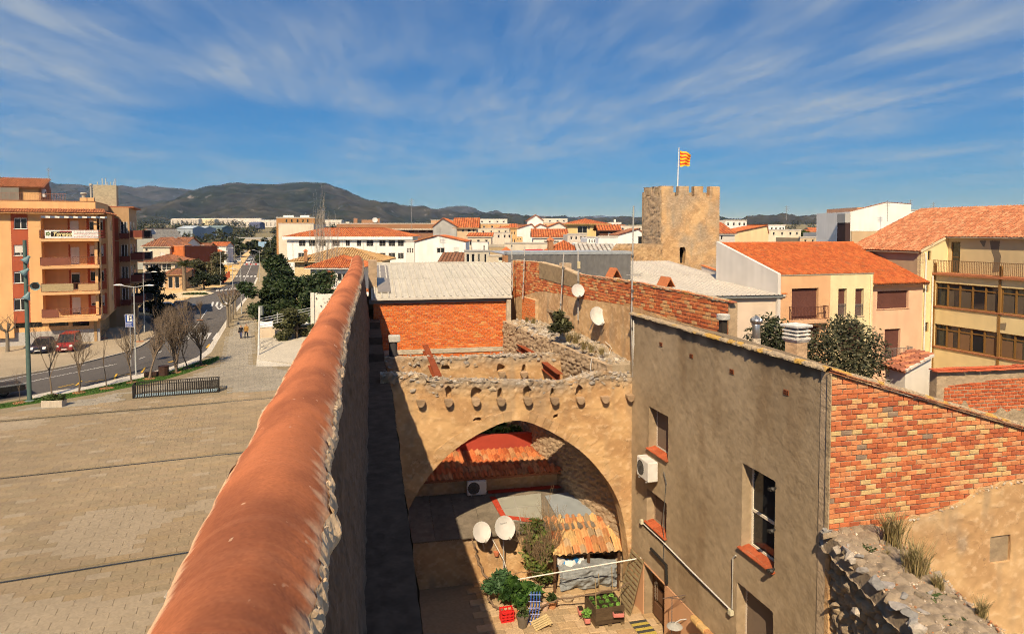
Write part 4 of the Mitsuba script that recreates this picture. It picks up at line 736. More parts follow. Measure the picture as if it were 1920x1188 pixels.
def railing(parent, a, b, h, gap=.14, col=(.05, .03, .025), bw=.02, name='railing'):
    a, b = np.asarray(a), np.asarray(b); L = np.linalg.norm(b - a); u = (b - a) / L; v = np.cross(UP, u)
    k = part(parent, name, [obox(a + UP * (h - .04) - v * .02, u * L, v * .04, UP * .04, col), obox(a + UP * .06 - v * .015, u * L, v * .03, UP * .03, col)], 'paint')
    ps = [obox(a + u * x + UP * .09 - v * bw / 2, u * bw, v * bw, UP * (h - .13), col) for x in np.arange(0, L, gap)]
    part(k, 'balusters', ps, 'paint', kind='stuff'); return k
# ---------------------------------------------------------------- medieval tower with the flag
tp = thing('stone_tower', 'square medieval stone tower with battlements and a dark doorway', 'tower')
ut = unit(A(.99, .14, 0)); TA = at(1240, 432, 74.0) * A(1, 1, 0); PT = Plane(TA, ut); LTt = PT.st(1349, 400)[0]; zt_ = PT.st(1290, 368)[1]; zm = PT.st(1290, 349)[1]
PS = Plane(TA, A(.42, -1, 0)); ts_ = PS.st(1208, 400)[0]
def dtow(s, q): d1, d2, w = worley(s, q, 2.1, 9, 1.7); return .10 * np.clip(d2 - d1, 0, .35) + .09 * (nz(s, q, .8, 3, 9) - .5) + .07 * (nz(s, q, 4, 3, 11) - .5)
def dside(s, q): d1, d2, w = worley(s, q, 2.4, 19, 1.7); return .34 * np.clip(d2 - d1, 0, .35) + .08 * w + .09 * (nz(s, q, 5, 3, 12) - .5)
dr_ = PT.rect(1273, 464, 1285, 499); win_ = [PT.st(1275, 494), PT.st(1284, 494), PT.st(1286, 470), PT.st(1283, 463), PT.st(1274, 464)]
fr_ = Polygon([(0, GZ), (LTt, GZ), (LTt, zt_), (0, zt_)]); mer = []
for a, b in ((1240, 1262), (1272, 1291), (1301, 1318), (1330, 1349)): mer.append((PT.st(a, 400)[0], PT.st(b, 400)[0]))
for a, b in mer: fr_ = fr_.union(sbox(a, zt_ - .1, b, zm))
fr_ = fr_.difference(Polygon(win_)).buffer(0)
part(tp, 'front_wall', panel(TA, ut, UP, fr_, .15, dtow, .8, lambda s, q: np.stack([np.clip(nz(s, q, .7, 3, 14) * 2.4 - 1.0, 0, .55), 1.0 + .45 * (nz(s, q, 1.5, 3, 15) - .5), 0 * s], -1)), 'archrender', True)
lf_ = sbox(ts_, GZ, 0, zt_); 
for a, b in ((1208, 1214), (1223, 1229), (1236, 1240)): lf_ = lf_.union(sbox(PS.st(a, 400)[0], zt_ - .1, min(0, PS.st(b, 400)[0]), zm))
part(tp, 'side_wall', panel(TA, PS.u, UP, lf_, .15, dside, .8, lambda s, q: np.stack([.55 + .3 * (nz(s, q, 3, 3, 17) - .5), .95 + .6 * (nz(s, q, 2.5, 3, 18) - .5), 0 * s], -1)), 'archrender', True)
cT = TA + ut * LTt; bT = PS.P(ts_, 0, 0)
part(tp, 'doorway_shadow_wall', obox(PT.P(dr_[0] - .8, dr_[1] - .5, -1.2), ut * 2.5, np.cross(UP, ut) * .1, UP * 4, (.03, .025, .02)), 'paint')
part(tp, 'east_wall', obox(cT - ut * .8 + UP * GZ + np.cross(UP, ut) * .8, ut * .8, np.cross(UP, ut) * 5.4, UP * (zt_ - GZ), (.42, .31, .19)), 'stone')
part(tp, 'north_wall', obox(bT + UP * GZ, unit(ut) * (LTt + 1.5), np.cross(UP, ut) * .8, UP * (zm - .5 - GZ), (.42, .31, .19)), 'stone')
part(tp, 'floor', obox(bT + UP * (zt_ - .9), ut * (LTt + 1), -np.cross(UP, ut) * 6.4, -UP * .2, (.4, .3, .2)) if False else hull([TA + UP * (zt_ - .9), cT + UP * (zt_ - .9), bT + UP * (zt_ - .9), bT + ut * LTt + UP * (zt_ - .9), TA + UP * (zt_ - 1.2), cT + UP * (zt_ - 1.2), bT + UP * (zt_ - 1.2)], (.4, .3, .2)), 'stone')
for i in range(5): part(tp, 'back_merlon', cbox(bT + ut * (.6 + i * 1.75) + UP * (zt_ - .3) + np.cross(UP, ut) * .3, (.95, .5, 1.2), .14, (.42, .31, .19)), 'stone')
fp = thing('flag_pole', 'tall white flag pole on the stone tower', 'flag pole'); b0, b1 = at(1269.5, 368, 75.2), at(1273, 278, 75.2); part(fp, 'pole', tube([b0 - UP * .6, b1], [.07, .045], 8, (.75, .74, .72)), 'plain'); part(fp, 'finial', lathe([(0, -.09), (.09, 0), (0, .09)], b1, 8, (.7, .68, .6)), 'plain')
fg = thing('flag', 'yellow flag with four red stripes flying from the tower pole', 'flag')
nu, nv = 24, 19; U, V = np.meshgrid(np.linspace(0, 1, nu), np.linspace(0, 1, nv), indexing='ij'); f0, f1 = at(1275, 282, 75.2), at(1274.5, 312, 75.2)
P = f0 + (f1 - f0) * V[..., None] + A(1, .12, 0) * (U * 1.28 * (1 - .12 * V))[..., None] + A(-.1, 1, 0) * (.16 * np.sin(U * 7 + V * 2.5) * U ** .6)[..., None] - UP * (.42 * U ** 1.3 * (1 - V * 1.2) + .05 * np.sin(U * 9))[..., None]
i, j = np.meshgrid(np.arange(nu - 1), np.arange(nv - 1), indexing='ij'); q = np.stack([i * nv + j, i * nv + j + 1, (i + 1) * nv + j + 1, (i + 1) * nv + j], -1); ps = []
Pf = P.reshape(-1, 3)
for b in range(9): ps.append((Pf, tri(q[:, 2 * b:2 * b + 2].reshape(-1, 4)), (.80, .50, .02) if b % 2 == 0 else (.62, .04, .02)))
add(fg, ps, 'leaf', True)
# old wall stub beside the tower
ow = thing('wall_stub', 'broken old stone wall sloping up to the left foot of the stone tower', 'wall'); PW2 = Plane(at(1242, 470, 71.5) * A(1, 1, 0), A(1, .1, 0))
part(ow, 'masonry', panel(PW2.o, PW2.u, UP, PW2.poly([(1140, 482), (1158, 457), (1242, 456), (1242, 520), (1140, 520)]), .14, dside, .8, lambda s, q: np.stack([np.clip((q + 2.2) * .5, .1, .8), .75 + 0 * s, 0 * s], -1)), 'archrender', True)
# ---------------------------------------------------------------- second sheet-roofed hall before the tower, and the grey metal hall
h2 = thing('sheet_roof_hall', 'long hall with a cream sheet roof and pale rendered wall below the stone tower', 'building')
d0, d1_ = 46.5, 66.0; u2 = unit(A(.985, .17, 0)); P2h = Plane(at(1464, 552, 47.6) * A(1, 1, 0), u2); zE = P2h.st(1400, 552)[1]; sl0 = P2h.st(1180, 552)[0]
facade(h2, P2h, sbox(sl0, GZ, 0, zE - .12), [P2h.rect(1364, 575, 1374, 595), P2h.rect(1434, 612, 1452, 634)], .25, (.60, .50, .40))
for r_ in (P2h.rect(1364, 575, 1374, 595), P2h.rect(1434, 612, 1452, 634)): window(h2, P2h, r_, 'one', .15, (.25, .22, .18))
et = unit(-P2h.n * 19.5 + UP * 1.42); rp_ = Plane(P2h.o, u2); sheet_roof(h2, P2h.P(0, zE, .25), u2, et, sl0, -.05, -.2, 20.0, (.47, .44, .385), .33, 1.05, 2)
part(h2, 'gutter', obox(P2h.P(sl0, zE - .22, .33), u2 * -sl0, np.cross(UP, u2) * .12, UP * .20, (.20, .22, .23)), 'metal')
part(h2, 'side_parapet', [hull([P2h.P(-.02, zE - .15, .3), P2h.P(.2, zE - .15, .3), P2h.P(.2, zE + .02, .3), P2h.P(-.02, zE + .02, .3)] + [P2h.P(a, zE + b, -12.5) for a in (-.02, .2) for b in (.3, 1.35)], (.60, .55, .5))], 'paint')
part(h2, 'tile_coping', [obox(P2h.P(-.08, zE + .01, .35), u2 * .36, np.cross(UP, u2) * 12.9 + UP * 1.33, UP * .07, (.52, .16, .06))], 'tile')
gm = thing('metal_hall', 'windowless grey profiled metal hall behind the neighbour house', 'building'); PMh = Plane(at(960, 480, 52.0) * A(1, 1, 0), A(.985, .17, 0)); sM = PMh.st(1183, 480)[0]; zM = PMh.st(1070, 476)[1]
xs = np.arange(-.3, sM, .12); prof = np.where((np.arange(len(xs)) // 2) % 2 == 0, 0, .03); PP = np.concatenate([PMh.o + PMh.u * xs[:, None] + PMh.n * prof[:, None] + UP * z for z in (GZ, zM)]); k = len(xs); i = np.arange(k - 1)
part(gm, 'cladding', (PP, tri(np.stack([i, i + 1, i + 1 + k, i + k], 1)), (.125, .125, .125)), 'metal'); part(gm, 'edge_flashing', obox(PMh.P(-.35, zM - .03, .06), PMh.u * (sM + .4), np.cross(UP, PMh.u) * 1.6, UP * .22, (.27, .30, .33)), 'metal')
part(gm, 'end_cladding', obox(PMh.P(sM - .05, GZ, .0), PMh.u * .05, np.cross(UP, PMh.u) * 10, UP * (zM - GZ), (.15, .15, .15)), 'metal'); part(gm, 'roof', obox(PMh.P(-.3, zM - .12, -1.5), PMh.u * (sM + .2), np.cross(UP, PMh.u) * 9, UP * .1, (.30, .32, .34)), 'metal')
# ---------------------------------------------------------------- three-coloured terrace house
bh = unit(A(.952, .306, 0)); PH = Plane(at(1464, 540, 47.4) * A(1, 1, 0), bh); zf = PH.st(1550, 515)[1]; sa, sb, sc_, sd = 0, PH.st(1557, 540)[0], PH.st(1637, 540)[0], PH.st(1729, 560)[0]
th = thing('terrace_house', 'terrace house with an orange, a yellow and a pink bay under a red tiled roof', 'house')
OR, YE, PI_ = (.66, .40, .22), (.74, .62, .38), (.68, .44, .30); BL = (.11, .046, .038)
ro = [PH.rect(1485, 541, 1534, 597)]; ry = [PH.rect(1572, 541, 1587, 592), PH.rect(1604, 541, 1619, 592), PH.rect(1572, 610, 1617, 660)]
w1 = PH.rect(1518, 612, 1534, 650); w2 = PH.rect(1436, 612, 1450, 634)
facade(th, PH, sbox(sa, GZ, sb, zf), ro + [w1], .3, OR, name='orange_wall'); facade(th, PH, sbox(sb, GZ, sc_, zf), ry, .3, YE, name='yellow_wall')
for r_ in ro + ry + [w1]: window(th, PH, r_, 'one', .24, BL, (.5, .4, .3), BL, blind=.97)
rb = ro[0]; kb = part(th, 'balcony', [obox(PH.P(rb[0] - .3, rb[1] - .22, .62), PH.u * (rb[2] - rb[0] + .75), np.cross(UP, PH.u) * .62, UP * .2, (.58, .36, .22)), obox(PH.P(rb[0] - .2, rb[1] - .34, .5), PH.u * (rb[2] - rb[0] + .55), np.cross(UP, PH.u) * .5, UP * .12, (.58, .36, .22))], 'paint')
RC = (.09, .035, .03); a, b = PH.P(rb[0] - .22, rb[1], .56), PH.P(rb[2] + .38, rb[1], .56)
railing(kb, a, b, .95, .12, RC); railing(kb, a, PH.P(rb[0] - .22, rb[1], .02), .95, .12, RC); railing(kb, b, PH.P(rb[2] + .38, rb[1], .02), .95, .12, RC)
for r_ in ry[:2]: railing(th, PH.P(r_[0] + .02, r_[1] + .02, -.05), PH.P(r_[2] - .02, r_[1] + .02, -.05), .85, .09, (.16, .16, .16))
PP2 = Plane(PH.P(0, 0, -.35), bh); zp = PP2.st(1680, 535)[1]; sd = PP2.st(1730, 560)[0]
rpk = [PP2.rect(1645, 546, 1703, 577), PP2.rect(1659, 617, 1687, 672)]
facade(th, PP2, sbox(sc_ + .01, GZ, sd, zp), rpk, .3, PI_, name='pink_wall'); window(th, PP2, rpk[0], 'one', .2, BL, (.5, .3, .2), BL, blind=.97); kb2 = window(th, PP2, rpk[1], 'one', .2, BL, None, BL, blind=.97)
rb2 = rpk[1]; kb3 = part(th, 'balcony', obox(PP2.P(rb2[0] - .4, rb2[1] - .2, .6), PP2.u * (rb2[2] - rb2[0] + 1.1), np.cross(UP, PP2.u) * .6, UP * .18, (.6, .4, .28)), 'paint')
a, b = PP2.P(rb2[0] - .35, rb2[1], .55), PP2.P(rb2[2] + .65, rb2[1], .55); railing(kb3, a, b, .95, .12, (.17, .16, .16)); railing(kb3, b, PP2.P(rb2[2] + .65, rb2[1], .02), .95, .12, (.17, .16, .16))
part(th, 'cornice', [obox(PH.P(-.02, zf, .05), PH.u * (sc_ + .05), np.cross(UP, PH.u) * .4, UP * .06, (.34, .32, .26)), obox(PP2.P(sc_, zp + .02, .42), PP2.u * (sd - sc_ + .1), np.cross(UP, PP2.u) * .5, UP * .16, (.62, .42, .28))], 'paint')
part(th, 'downpipe', tube([PH.P(sc_ - .25, zf - .15, .06), PH.P(sc_ - .25, GZ, .06)], .045, 6, (.72, .66, .48)), 'paint')
# roof: one slope rising to the back
RZ0 = zf + .03; et = unit(-PH.n * 7.2 + UP * 2.05); LR = math.hypot(7.2, 2.05); o_ = PH.P(0, RZ0, -.05)
o2_ = PP2.P(0, zp + .2, .55); e2_ = unit(PH.P(0, RZ0 + 2.05, -7.25) - o2_ - PH.u * float((PH.P(0, RZ0 + 2.05, -7.25) - o2_) @ PH.u)); L2_ = float(np.linalg.norm(PH.P(0, RZ0 + 2.05, -7.25) - o2_))
tiled(th, o2_, bh, e2_, Polygon([(sc_ - .02, 0), (sd + .05, 0), (sd + .02, L2_), (sc_ - .02, L2_)]), ((.50, .135, .045), (.46, .115, .04), (.53, .155, .05)), .235, .36, 6, 4, h=.11)
rpoly = sbox(sa, 0, sc_, LR)
tiled(th, o_, bh, et, rpoly, ((.50, .135, .045), (.46, .115, .04), (.53, .155, .05)), .235, .36, 5, 4, h=.11)
PHs = Plane(PH.P(0, 0, 0), PH.n); part(th, 'gable_wall', [wslab(PHs.P(0, 0, .25), PHs.u, Polygon([(0, GZ), (0, RZ0 + .12), (-7.3, RZ0 + 2.25), (-7.3, GZ)]), .25, (.60, .58, .55))], 'paint', label='pale grey rendered gable wall of the terrace house')
part(th, 'ridge', tube([o_ + bh * s + et * LR + UP * .05 for s in np.linspace(sa, sd, 12)], .12, 6, (.48, .14, .05)), 'tile'); part(th, 'back_wall', obox(PH.P(sa, GZ, -7.4), bh * sd, np.cross(UP, bh) * .2, UP * (RZ0 + 1.9 - GZ), (.5, .4, .3)), 'paint')
# ---------------------------------------------------------------- yellow school-like building with glazed galleries
da = unit(A(-.333, 1, 0)); ub_ = unit(A(1, .333, 0))
YB = (.66, .53, .29); YB2 = (.42, .33, .19)
yb = thing('gallery_building', 'yellow building with two glazed galleries, a roof terrace and weathered pink tile roof at right', 'building')
Aw = at(1727, 470, 52.0); PWw = Plane(Aw * A(1, 1, 0), -da)                       # west face: s grows towards the viewer
sF = -7.0; part(yb, 'wing_wall', wslab(PWw.o, PWw.u, sbox(sF, GZ, 0, Aw[2] - .1), .3, (.37, .28, .185)), 'paint')
PSo = Plane(Aw * A(1, 1, 0), ub_)                                              # south end of the wing
sg_, su_ = 1.42, 2.75
rs = [PSo.rect(1740, 470, 1746, 488), PSo.rect(1736, 530, 1742, 548), PSo.rect(1735, 604, 1741, 622)]
part(yb, 'end_wall', wslab(PSo.o, ub_, Polygon([(0, GZ), (su_, GZ), (su_, PSo.st(1776, 445)[1]), (0, Aw[2])]).difference(shapely.union_all([sbox(*r_) for r_ in rs])), .3, (.72, .60, .34)), 'paint')
for r_ in rs: window(yb, PSo, r_, 'one', .1, (.3, .2, .08))
PG2 = Plane(PSo.P(sg_, 0, 0), -da); sE = 17.0
def gal(y0, y1, x=1766): return PG2.st(x, y0)[1], PG2.st(x, y1)[1]
t_top, t_sill = gal(530, 574); t2_top, t2_sill = gal(608, 650); tf = PG2.st(1766, 515)[1]
gl = [(.0, t_sill, sE, t_top), (.0, t2_sill, sE, t2_top)]
facade(yb, PG2, sbox(-.05, GZ, sE, tf), [(.12, t_sill, sE, t_top), (.12, t2_sill, sE, t2_top)], .25, YB, name='gallery_wall')
WD = (.20, .105, .03)
for (a_, b_, c_, d_) in gl:
    h_ = d_ - b_; x = .12; nb = 0
    while x < 13.5:
        for i in range(5):
            w_ = .98; x0 = x + i * w_; fr = [obox(PG2.P(x0, b_, -.08), PG2.u * .07, -PG2.n * .08, UP * h_, WD), obox(PG2.P(x0 + w_ - .07, b_, -.08), PG2.u * .07, -PG2.n * .08, UP * h_, WD)] + [obox(PG2.P(x0 + .07, y_, -.08), PG2.u * (w_ - .14), -PG2.n * .07, UP * .07, WD) for y_ in (b_, b_ + h_ * .76, d_ - .07)]
            k_ = part(yb, 'window', fr, 'paint'); part(k_, 'pane', obox(PG2.P(x0, b_, -.13), PG2.u * w_, -PG2.n * .02, UP * h_, DK), 'pane')
            if (i + nb) % 3: part(k_, 'curtain', obox(PG2.P(x0 + .07, b_ + .06, -.122 + .01), PG2.u * (w_ - .14) * (.5 if i % 2 else .9), -PG2.n * .004, UP * h_ * .66, (.17, .10, .055) if b_ < -6 else (.10, .08, .06)), 'paint')
        x += 5 * .98; part(yb, 'gallery_post', obox(PG2.P(x, GZ, .05), PG2.u * .17, -PG2.n * .2, UP * (tf - GZ + (.9 if b_ > -6 else 0)) if b_ > -6 else UP * (t2_top - GZ - .2), (.24, .13, .04)), 'paint'); x += .19; nb += 1
    part(yb, 'sill', obox(PG2.P(-.02, b_ - .1, .09), PG2.u * sE, -PG2.n * .3, UP * .1, (.30, .12, .06)), 'paint')
part(yb, 'gallery_post', obox(PG2.P(-.09, GZ, .06), PG2.u * .2, -PG2.n * .2, UP * (tf - GZ + .9), (.24, .13, .04)), 'paint')
part(yb, 'terrace', obox(PG2.P(-1.0, tf - .02, .25), PG2.u * (sE + 1), -PG2.n * 2.2, UP * .16, (.36, .14, .07)), 'paint')
railing(yb, PG2.P(-.95, tf + .14, .2), PG2.P(sE, tf + .14, .2), .98, .13, (.16, .09, .045), .025); railing(yb, PG2.P(-.95, tf + .14, .2), PG2.P(-.95, tf + .14, -1.2), .98, .13, (.16, .09, .045), .025)
PU = Plane(PSo.P(su_, 0, 0), -da); zU = PU.st(1850, 446)[1]; ru = PU.rect(1781, 466, 1791, 508); ru = (.25, tf + .14, 1.0, tf + 2.5)
facade(yb, PU, sbox(-.1, GZ, sE, zU), [ru], .25, (.52, .42, .24), name='upper_wall'); window(yb, PU, ru, 'h', .1, WD)
etY = unit(ub_ * 2.75 + UP * (zU + .12 - Aw[2])); zr = Aw[2] + .08
LY = 9.3
oY = Aw - ub_ * .3 - UP * .12 + UP * .1
tiled(yb, oY, -da, etY, Polygon([(sF - .3, 0), (.12, 0), (.12, 2.95), (sE, 2.95), (sE, LY), (sF - .3, LY)]), RT2, .255, .36, 9, 4)
part(yb, 'eave_soffit', [obox(PU.P(0, zU - .02, .42), PU.u * sE, -PU.n * .5, UP * .08, (.40, .35, .27)), obox(PWw.P(sF, Aw[2] - .16, .32), PWw.u * -sF, -PWw.n * .4, UP * .07, (.36, .3, .22))], 'paint')
part(yb, 'rake_trim', [obox(PSo.P(-.1, Aw[2] - .12, .12), etY * 2.85, -PSo.n * .2, np.cross(-PSo.n, etY) * -.16 if np.cross(-PSo.n, etY)[2] < 0 else np.cross(-PSo.n, etY) * .16, (.70, .62, .42))], 'paint')
part(yb, 'downpipe', tube([PSo.P(.35, Aw[2] - .15, .1), PSo.P(.42, Aw[2] - .9, .1), PSo.P(.42, GZ, .1)], .06, 8, (.66, .66, .64)), 'plain'); part(yb, 'downpipe', tube([PSo.P(1.15, tf - .1, .1), PSo.P(1.15, GZ, .1)], .055, 8, (.74, .73, .70)), 'plain')
def stain(pl, pts, k, col): return extr(Polygon([pl.st(*p) for p in pts]).buffer(.06).buffer(-.02), .004, pl.P(0, 0, k), pl.u, UP, col)
for st_ in [stain(PU, [(1857, 452), (1874, 452), (1872, 470), (1876, 480), (1873, 508), (1862, 510), (1865, 485), (1860, 470)], .008, (.17, .14, .10)), stain(PU, [(1838, 452), (1848, 452), (1845, 462)], .008, (.2, .17, .12)), stain(PG2, [(1871, 607), (1886, 606), (1884, 618), (1872, 617)], .008, (.22, .18, .12))]: part(yb, 'damp_stain', st_, 'paint', label='dark damp stain on the yellow wall')
part(yb, 'north_wall', obox(PWw.P(sF, GZ, -.3), ub_ * 9, da * .2, UP * (Aw[2] + 1.5 - GZ), (.5, .4, .25)), 'paint')
# ---------------------------------------------------------------- red brick yard wall and small white tiled outhouse
rw = thing('brick_yard_wall', 'red brick yard wall with crumbling mortar and a red tile capping at right', 'wall'); PR = Plane(at(1757, 700, 25.0) * A(1, 1, 0), A(.985, .17, 0)); sR2 = PR.st(1960, 690)[0] + 1
zR = PR.st(1757, 697)[1]; part(rw, 'core', panel(PR.P(0, 0, -.0), PR.u, UP, sbox(0, GZ, sR2, zR), .09, lambda s, q: .05 * (nz(s, q, 4, 4, 51) - .5), .35, (.37, .29, .20)), 'stone')
hz_ = Polygon([(.3, zR - 2.6), (sR2, zR - 2.6), (sR2, zR - .32), (2.4, zR - .38), (.9, zR - .5), (.3, zR - .55)])
bricks(rw, PR.P(0, 0, .02), PR.u, UP, hz_, .29, .135, .03, .012, [(.46, .12, .05), (.40, .095, .04), (.50, .16, .07)], 51, 200)
part(rw, 'mortar_smear', panel(PR.P(0, 0, .05), PR.u, UP, Polygon(rag(PR, [(.0, zR - 1.75), (1.2, zR - 1.45), (2.2, zR - 1.6), (sR2, zR - 1.5)], .12, 3) + [(sR2, zR - 2.8), (0, zR - 2.8)]).buffer(0), .07, lambda s, q: .06 * (nz(s, q, 5, 4, 55) - .5), .05, (.33, .26, .18)), 'stone')
cap_line(rw, PR, [(-.15, zR), (sR2, zR)], .05, 52, .32, .30, ((.50, .12, .05), (.44, .10, .045))); cap_line(rw, PR, [(-.15, zR + .05), (sR2, zR + .05)], -.12, 53, .32, .26, ((.50, .12, .05), (.44, .10, .045)))
oh = thing('white_outhouse', 'small white rendered outhouse with a curved clay tile roof below the pink house', 'outhouse'); po = at(1657, 688, 27.0) * A(1, 1, 0); PO = Plane(po, A(.80, -.6, 0)); PO2 = Plane(at(1700, 700, 26.3) * A(1, 1, 0), A(.75, .66, 0))
c0, c1_, c2_ = at(1660, 697, 27.2), at(1697, 706, 26.2), at(1745, 690, 27.4); c3 = c0 + c2_ - c1_
zl = -5.45; part(oh, 'wall', hull([A(c[0], c[1], z) for c in (c0, c1_, c2_, c3) for z in (GZ, zl)] + [A(c2_[0], c2_[1], zl + .35), A(c3[0], c3[1], zl + .35)], (.66, .63, .56)), 'paint')
eo = unit((c1_ - c0) * A(1, 1, 0)); uo = unit((c2_ - c1_) * A(1, 1, 0)); Lo = np.linalg.norm((c1_ - c0)[:2]); Wo = np.linalg.norm((c2_ - c1_)[:2])
roof_parts(oh, A(c0[0], c0[1], zl + .05) - eo * .12 - uo * .18, eo, unit(uo * Wo + UP * .36), sbox(0, 0, Lo + .2, Wo + .3), .235, .40, .10, ((.40, .15, .08), (.46, .19, .10), (.34, .13, .08)), 61, 6, .02, .07)
part(oh, 'verge', obox(A(c1_[0], c1_[1], zl + .02) - uo * .1 + eo * .02, eo * .12, uo * (Wo + .15) + UP * .36, UP * .1, (.62, .58, .50)), 'paint')
# ---------------------------------------------------------------- street and square at z = GZ
def g(x, y, z=GZ): return onz(x, y, z)
def gp2(pts): return [tuple(g(*p)[:2]) for p in pts]
RZ = GZ - .12
kerb = [(-420, 862), (-200, 800), (0, 752), (60, 741), (101, 732), (162, 724), (242, 704), (281, 697), (318, 688), (350, 677), (370, 669), (387, 656), (402, 634), (413, 617), (424, 600), (440, 580), (458, 560), (472, 540), (481, 520), (485.5, 500), (487, 485), (488, 474), (489, 466)]
kw = gp2(kerb)
squareP = Polygon(kw + gp2([(496, 466), (505, 480), (512, 500), (520, 520)]) + [(-.205 * d - 1.05, d) for d in (80, 60, 41, 30, 20, 10, 4)] + [(-40, 4), (-70, 20)]).buffer(0)
far = [(-420, 770), (0, 708), (81, 694), (156, 679), (200, 668), (232, 660), (262, 649), (277, 640), (290, 628), (284, 612), (270, 598)]
farP = Polygon(gp2(far) + gp2([(180, 600), (0, 610), (-420, 640)])).buffer(0)
isl = Polygon(gp2([(318, 552), (345, 546), (385, 545), (402, 549), (380, 555), (335, 559)])).buffer(0)
lk = [(310, 590), (330, 566), (352, 560), (372, 548), (400, 541), (420, 536), (430, 531), (437, 524), (447, 508), (456, 494), (464, 483), (472, 473), (478, 466)]
leftP = Polygon(gp2(lk) + gp2([(470, 466), (455, 478), (440, 493), (425, 507), (400, 515), (250, 520), (250, 590)])).buffer(0)
roadP = Polygon(gp2([(-420, 900), (0, 770), (281, 705), (378, 675), (430, 610), (470, 560), (490, 530), (495, 466), (468, 466), (430, 500), (380, 525), (240, 545), (200, 610), (0, 640), (-420, 660)])).buffer(2)
struct('road', sheet(roadP, RZ, (.075, .072, .07)), 'asphalt')
def slab_struct(name, poly, top, th, col, mat='ground'):
    ps = []
    for q in getattr(poly, 'geoms', [poly]): ps.append(extr(q, th, A(0, 0, top), A(1, 0, 0), A(0, 1, 0), col))
    return struct(name, ps, mat)
slab_struct('square', squareP, GZ, .3, (.20, .165, .112)); slab_struct('pavement', farP, GZ, .3, (.27, .23, .165)); slab_struct('pavement', leftP, GZ, .3, (.40, .29, .155)); slab_struct('traffic_island', isl, GZ, .3, (.42, .36, .26))
ke = Polygon(gp2([(60, 741), (101, 732), (162, 724), (242, 704), (281, 697), (318, 688), (350, 677), (370, 669), (387, 656), (402, 634), (424, 600), (440, 580), (458, 560), (472, 540), (481, 520)] )+ gp2([(484, 520), (476, 540), (463, 560), (446, 581), (431, 601), (410, 636), (396, 660), (377, 674), (354, 684), (321, 696), (282, 706), (244, 713), (164, 733), (104, 741), (62, 748)])).buffer(0)
slab_struct('kerb', ke.intersection(squareP), GZ + .004, .1, (.40, .38, .34)); slab_struct('kerb', LineString(gp2(far[1:9])).buffer(.22).intersection(farP), GZ + .004, .1, (.36, .33, .28))
slab_struct('grass_verge', Polygon(gp2([(-60, 770), (0, 757), (60, 747), (121, 738), (202, 722), (280, 705), (320, 695), (367, 680), (411, 667), (411, 674), (385, 687), (348, 700), (300, 714), (246, 725), (185, 737), (121, 748), (60, 757), (0, 766), (-60, 780)])).buffer(0), GZ + .02, .06, (.045, .095, .018))
# grass blades over the verge
rg = np.random.default_rng(44); gpol = Polygon(gp2([(-20, 763), (0, 758), (60, 748), (121, 739), (202, 723), (280, 706), (320, 696), (367, 681), (408, 668), (408, 674), (385, 686), (348, 699), (300, 713), (246, 724), (185, 736), (121, 747), (60, 756), (0, 765)])).buffer(0)
x0, y0, x1, y1 = gpol.bounds; XY = np.column_stack([rg.uniform(x0, x1, 60000), rg.uniform(y0, y1, 60000)]); XY = XY[shapely.contains_xy(gpol, XY[:, 0], XY[:, 1])][:9000]; n = len(XY)
an = rg.uniform(0, 6.28, n); w = np.stack([np.cos(an), np.sin(an)], 1) * .03; tip = XY + rg.normal(0, .03, (n, 2)); hh = rg.uniform(.06, .13, n)
V = np.concatenate([np.column_stack([XY - w, np.full(n, GZ + .015)]), np.column_stack([XY + w, np.full(n, GZ + .015)]), np.column_stack([tip, GZ + hh])]); i = np.arange(n)
struct('grass', [(V[np.concatenate([i[k::3], i[k::3] + n, i[k::3] + 2 * n])], np.stack([np.arange(len(i[k::3])) + a * len(i[k::3]) for a in range(3)], 1), c) for k, c in enumerate(((.05, .12, .02), (.07, .14, .03), (.045, .09, .02)))], 'leaf', kind='stuff', label='short mown green grass on the verge beside the road')
# paving slabs of the square, laid in rows parallel to the drains
e1, e2 = unit(A(.93, .365, 0)), unit(A(-.365, .93, 0)); pave = Polygon(gp2([(-120, 800), (0, 772), (121, 753), (248, 731), (350, 706), (412, 680), (420, 634), (440, 600), (484, 600), (483, 640), (480, 682), (600, 700)]) + [(-.205 * d - 1.3, d) for d in (40, 30, 22, 16)] + [(-26, 16), (-52, 26)]).buffer(0); pave = pave.difference(Polygon(gp2([(246, 749), (412, 737), (412, 728), (246, 739)])).buffer(.3))
nearP = Polygon(gp2([(-140, 800), (0, 776), (248, 752), (410, 740), (700, 720)]) + [(0, 10), (-60, 10)]).buffer(0)
rp2 = np.random.default_rng(17); SL, SW = .86, .46; cols = [tuple(np.array(c_) * .86) for c_ in [(.300, .238, .158), (.285, .228, .152), (.318, .25, .165), (.275, .222, .152), (.31, .24, .15), (.335, .28, .205), (.285, .262, .218), (.27, .25, .21), (.30, .275, .228)]]
def slabv(w, d, hh): return np.array([[.003, .003, 0], [w - .003, .003, 0], [w - .003, d - .003, 0], [.003, d - .003, 0], [.007, .007, hh], [w - .007, .007, hh], [w - .007, d - .007, hh], [.007, d - .007, hh]])
sv, sf = slabv(SL, SW, .03), tri(QB[1:]); sp = [mk((sv, sf, c), 'ground') for c in cols]; O2 = A(0, 30, GZ + .001); cand = []
drains = [[g(0, 1092), g(349, 1036)], [g(0, 897), g(457, 848)], [g(0, 790), g(500, 747)]]
dl = shapely.union_all([LineString([(a - (b - a) * .6)[:2], (b + (b - a) * .35)[:2]]).buffer(.09) for a, b in drains])
pv2 = pave.difference(dl)
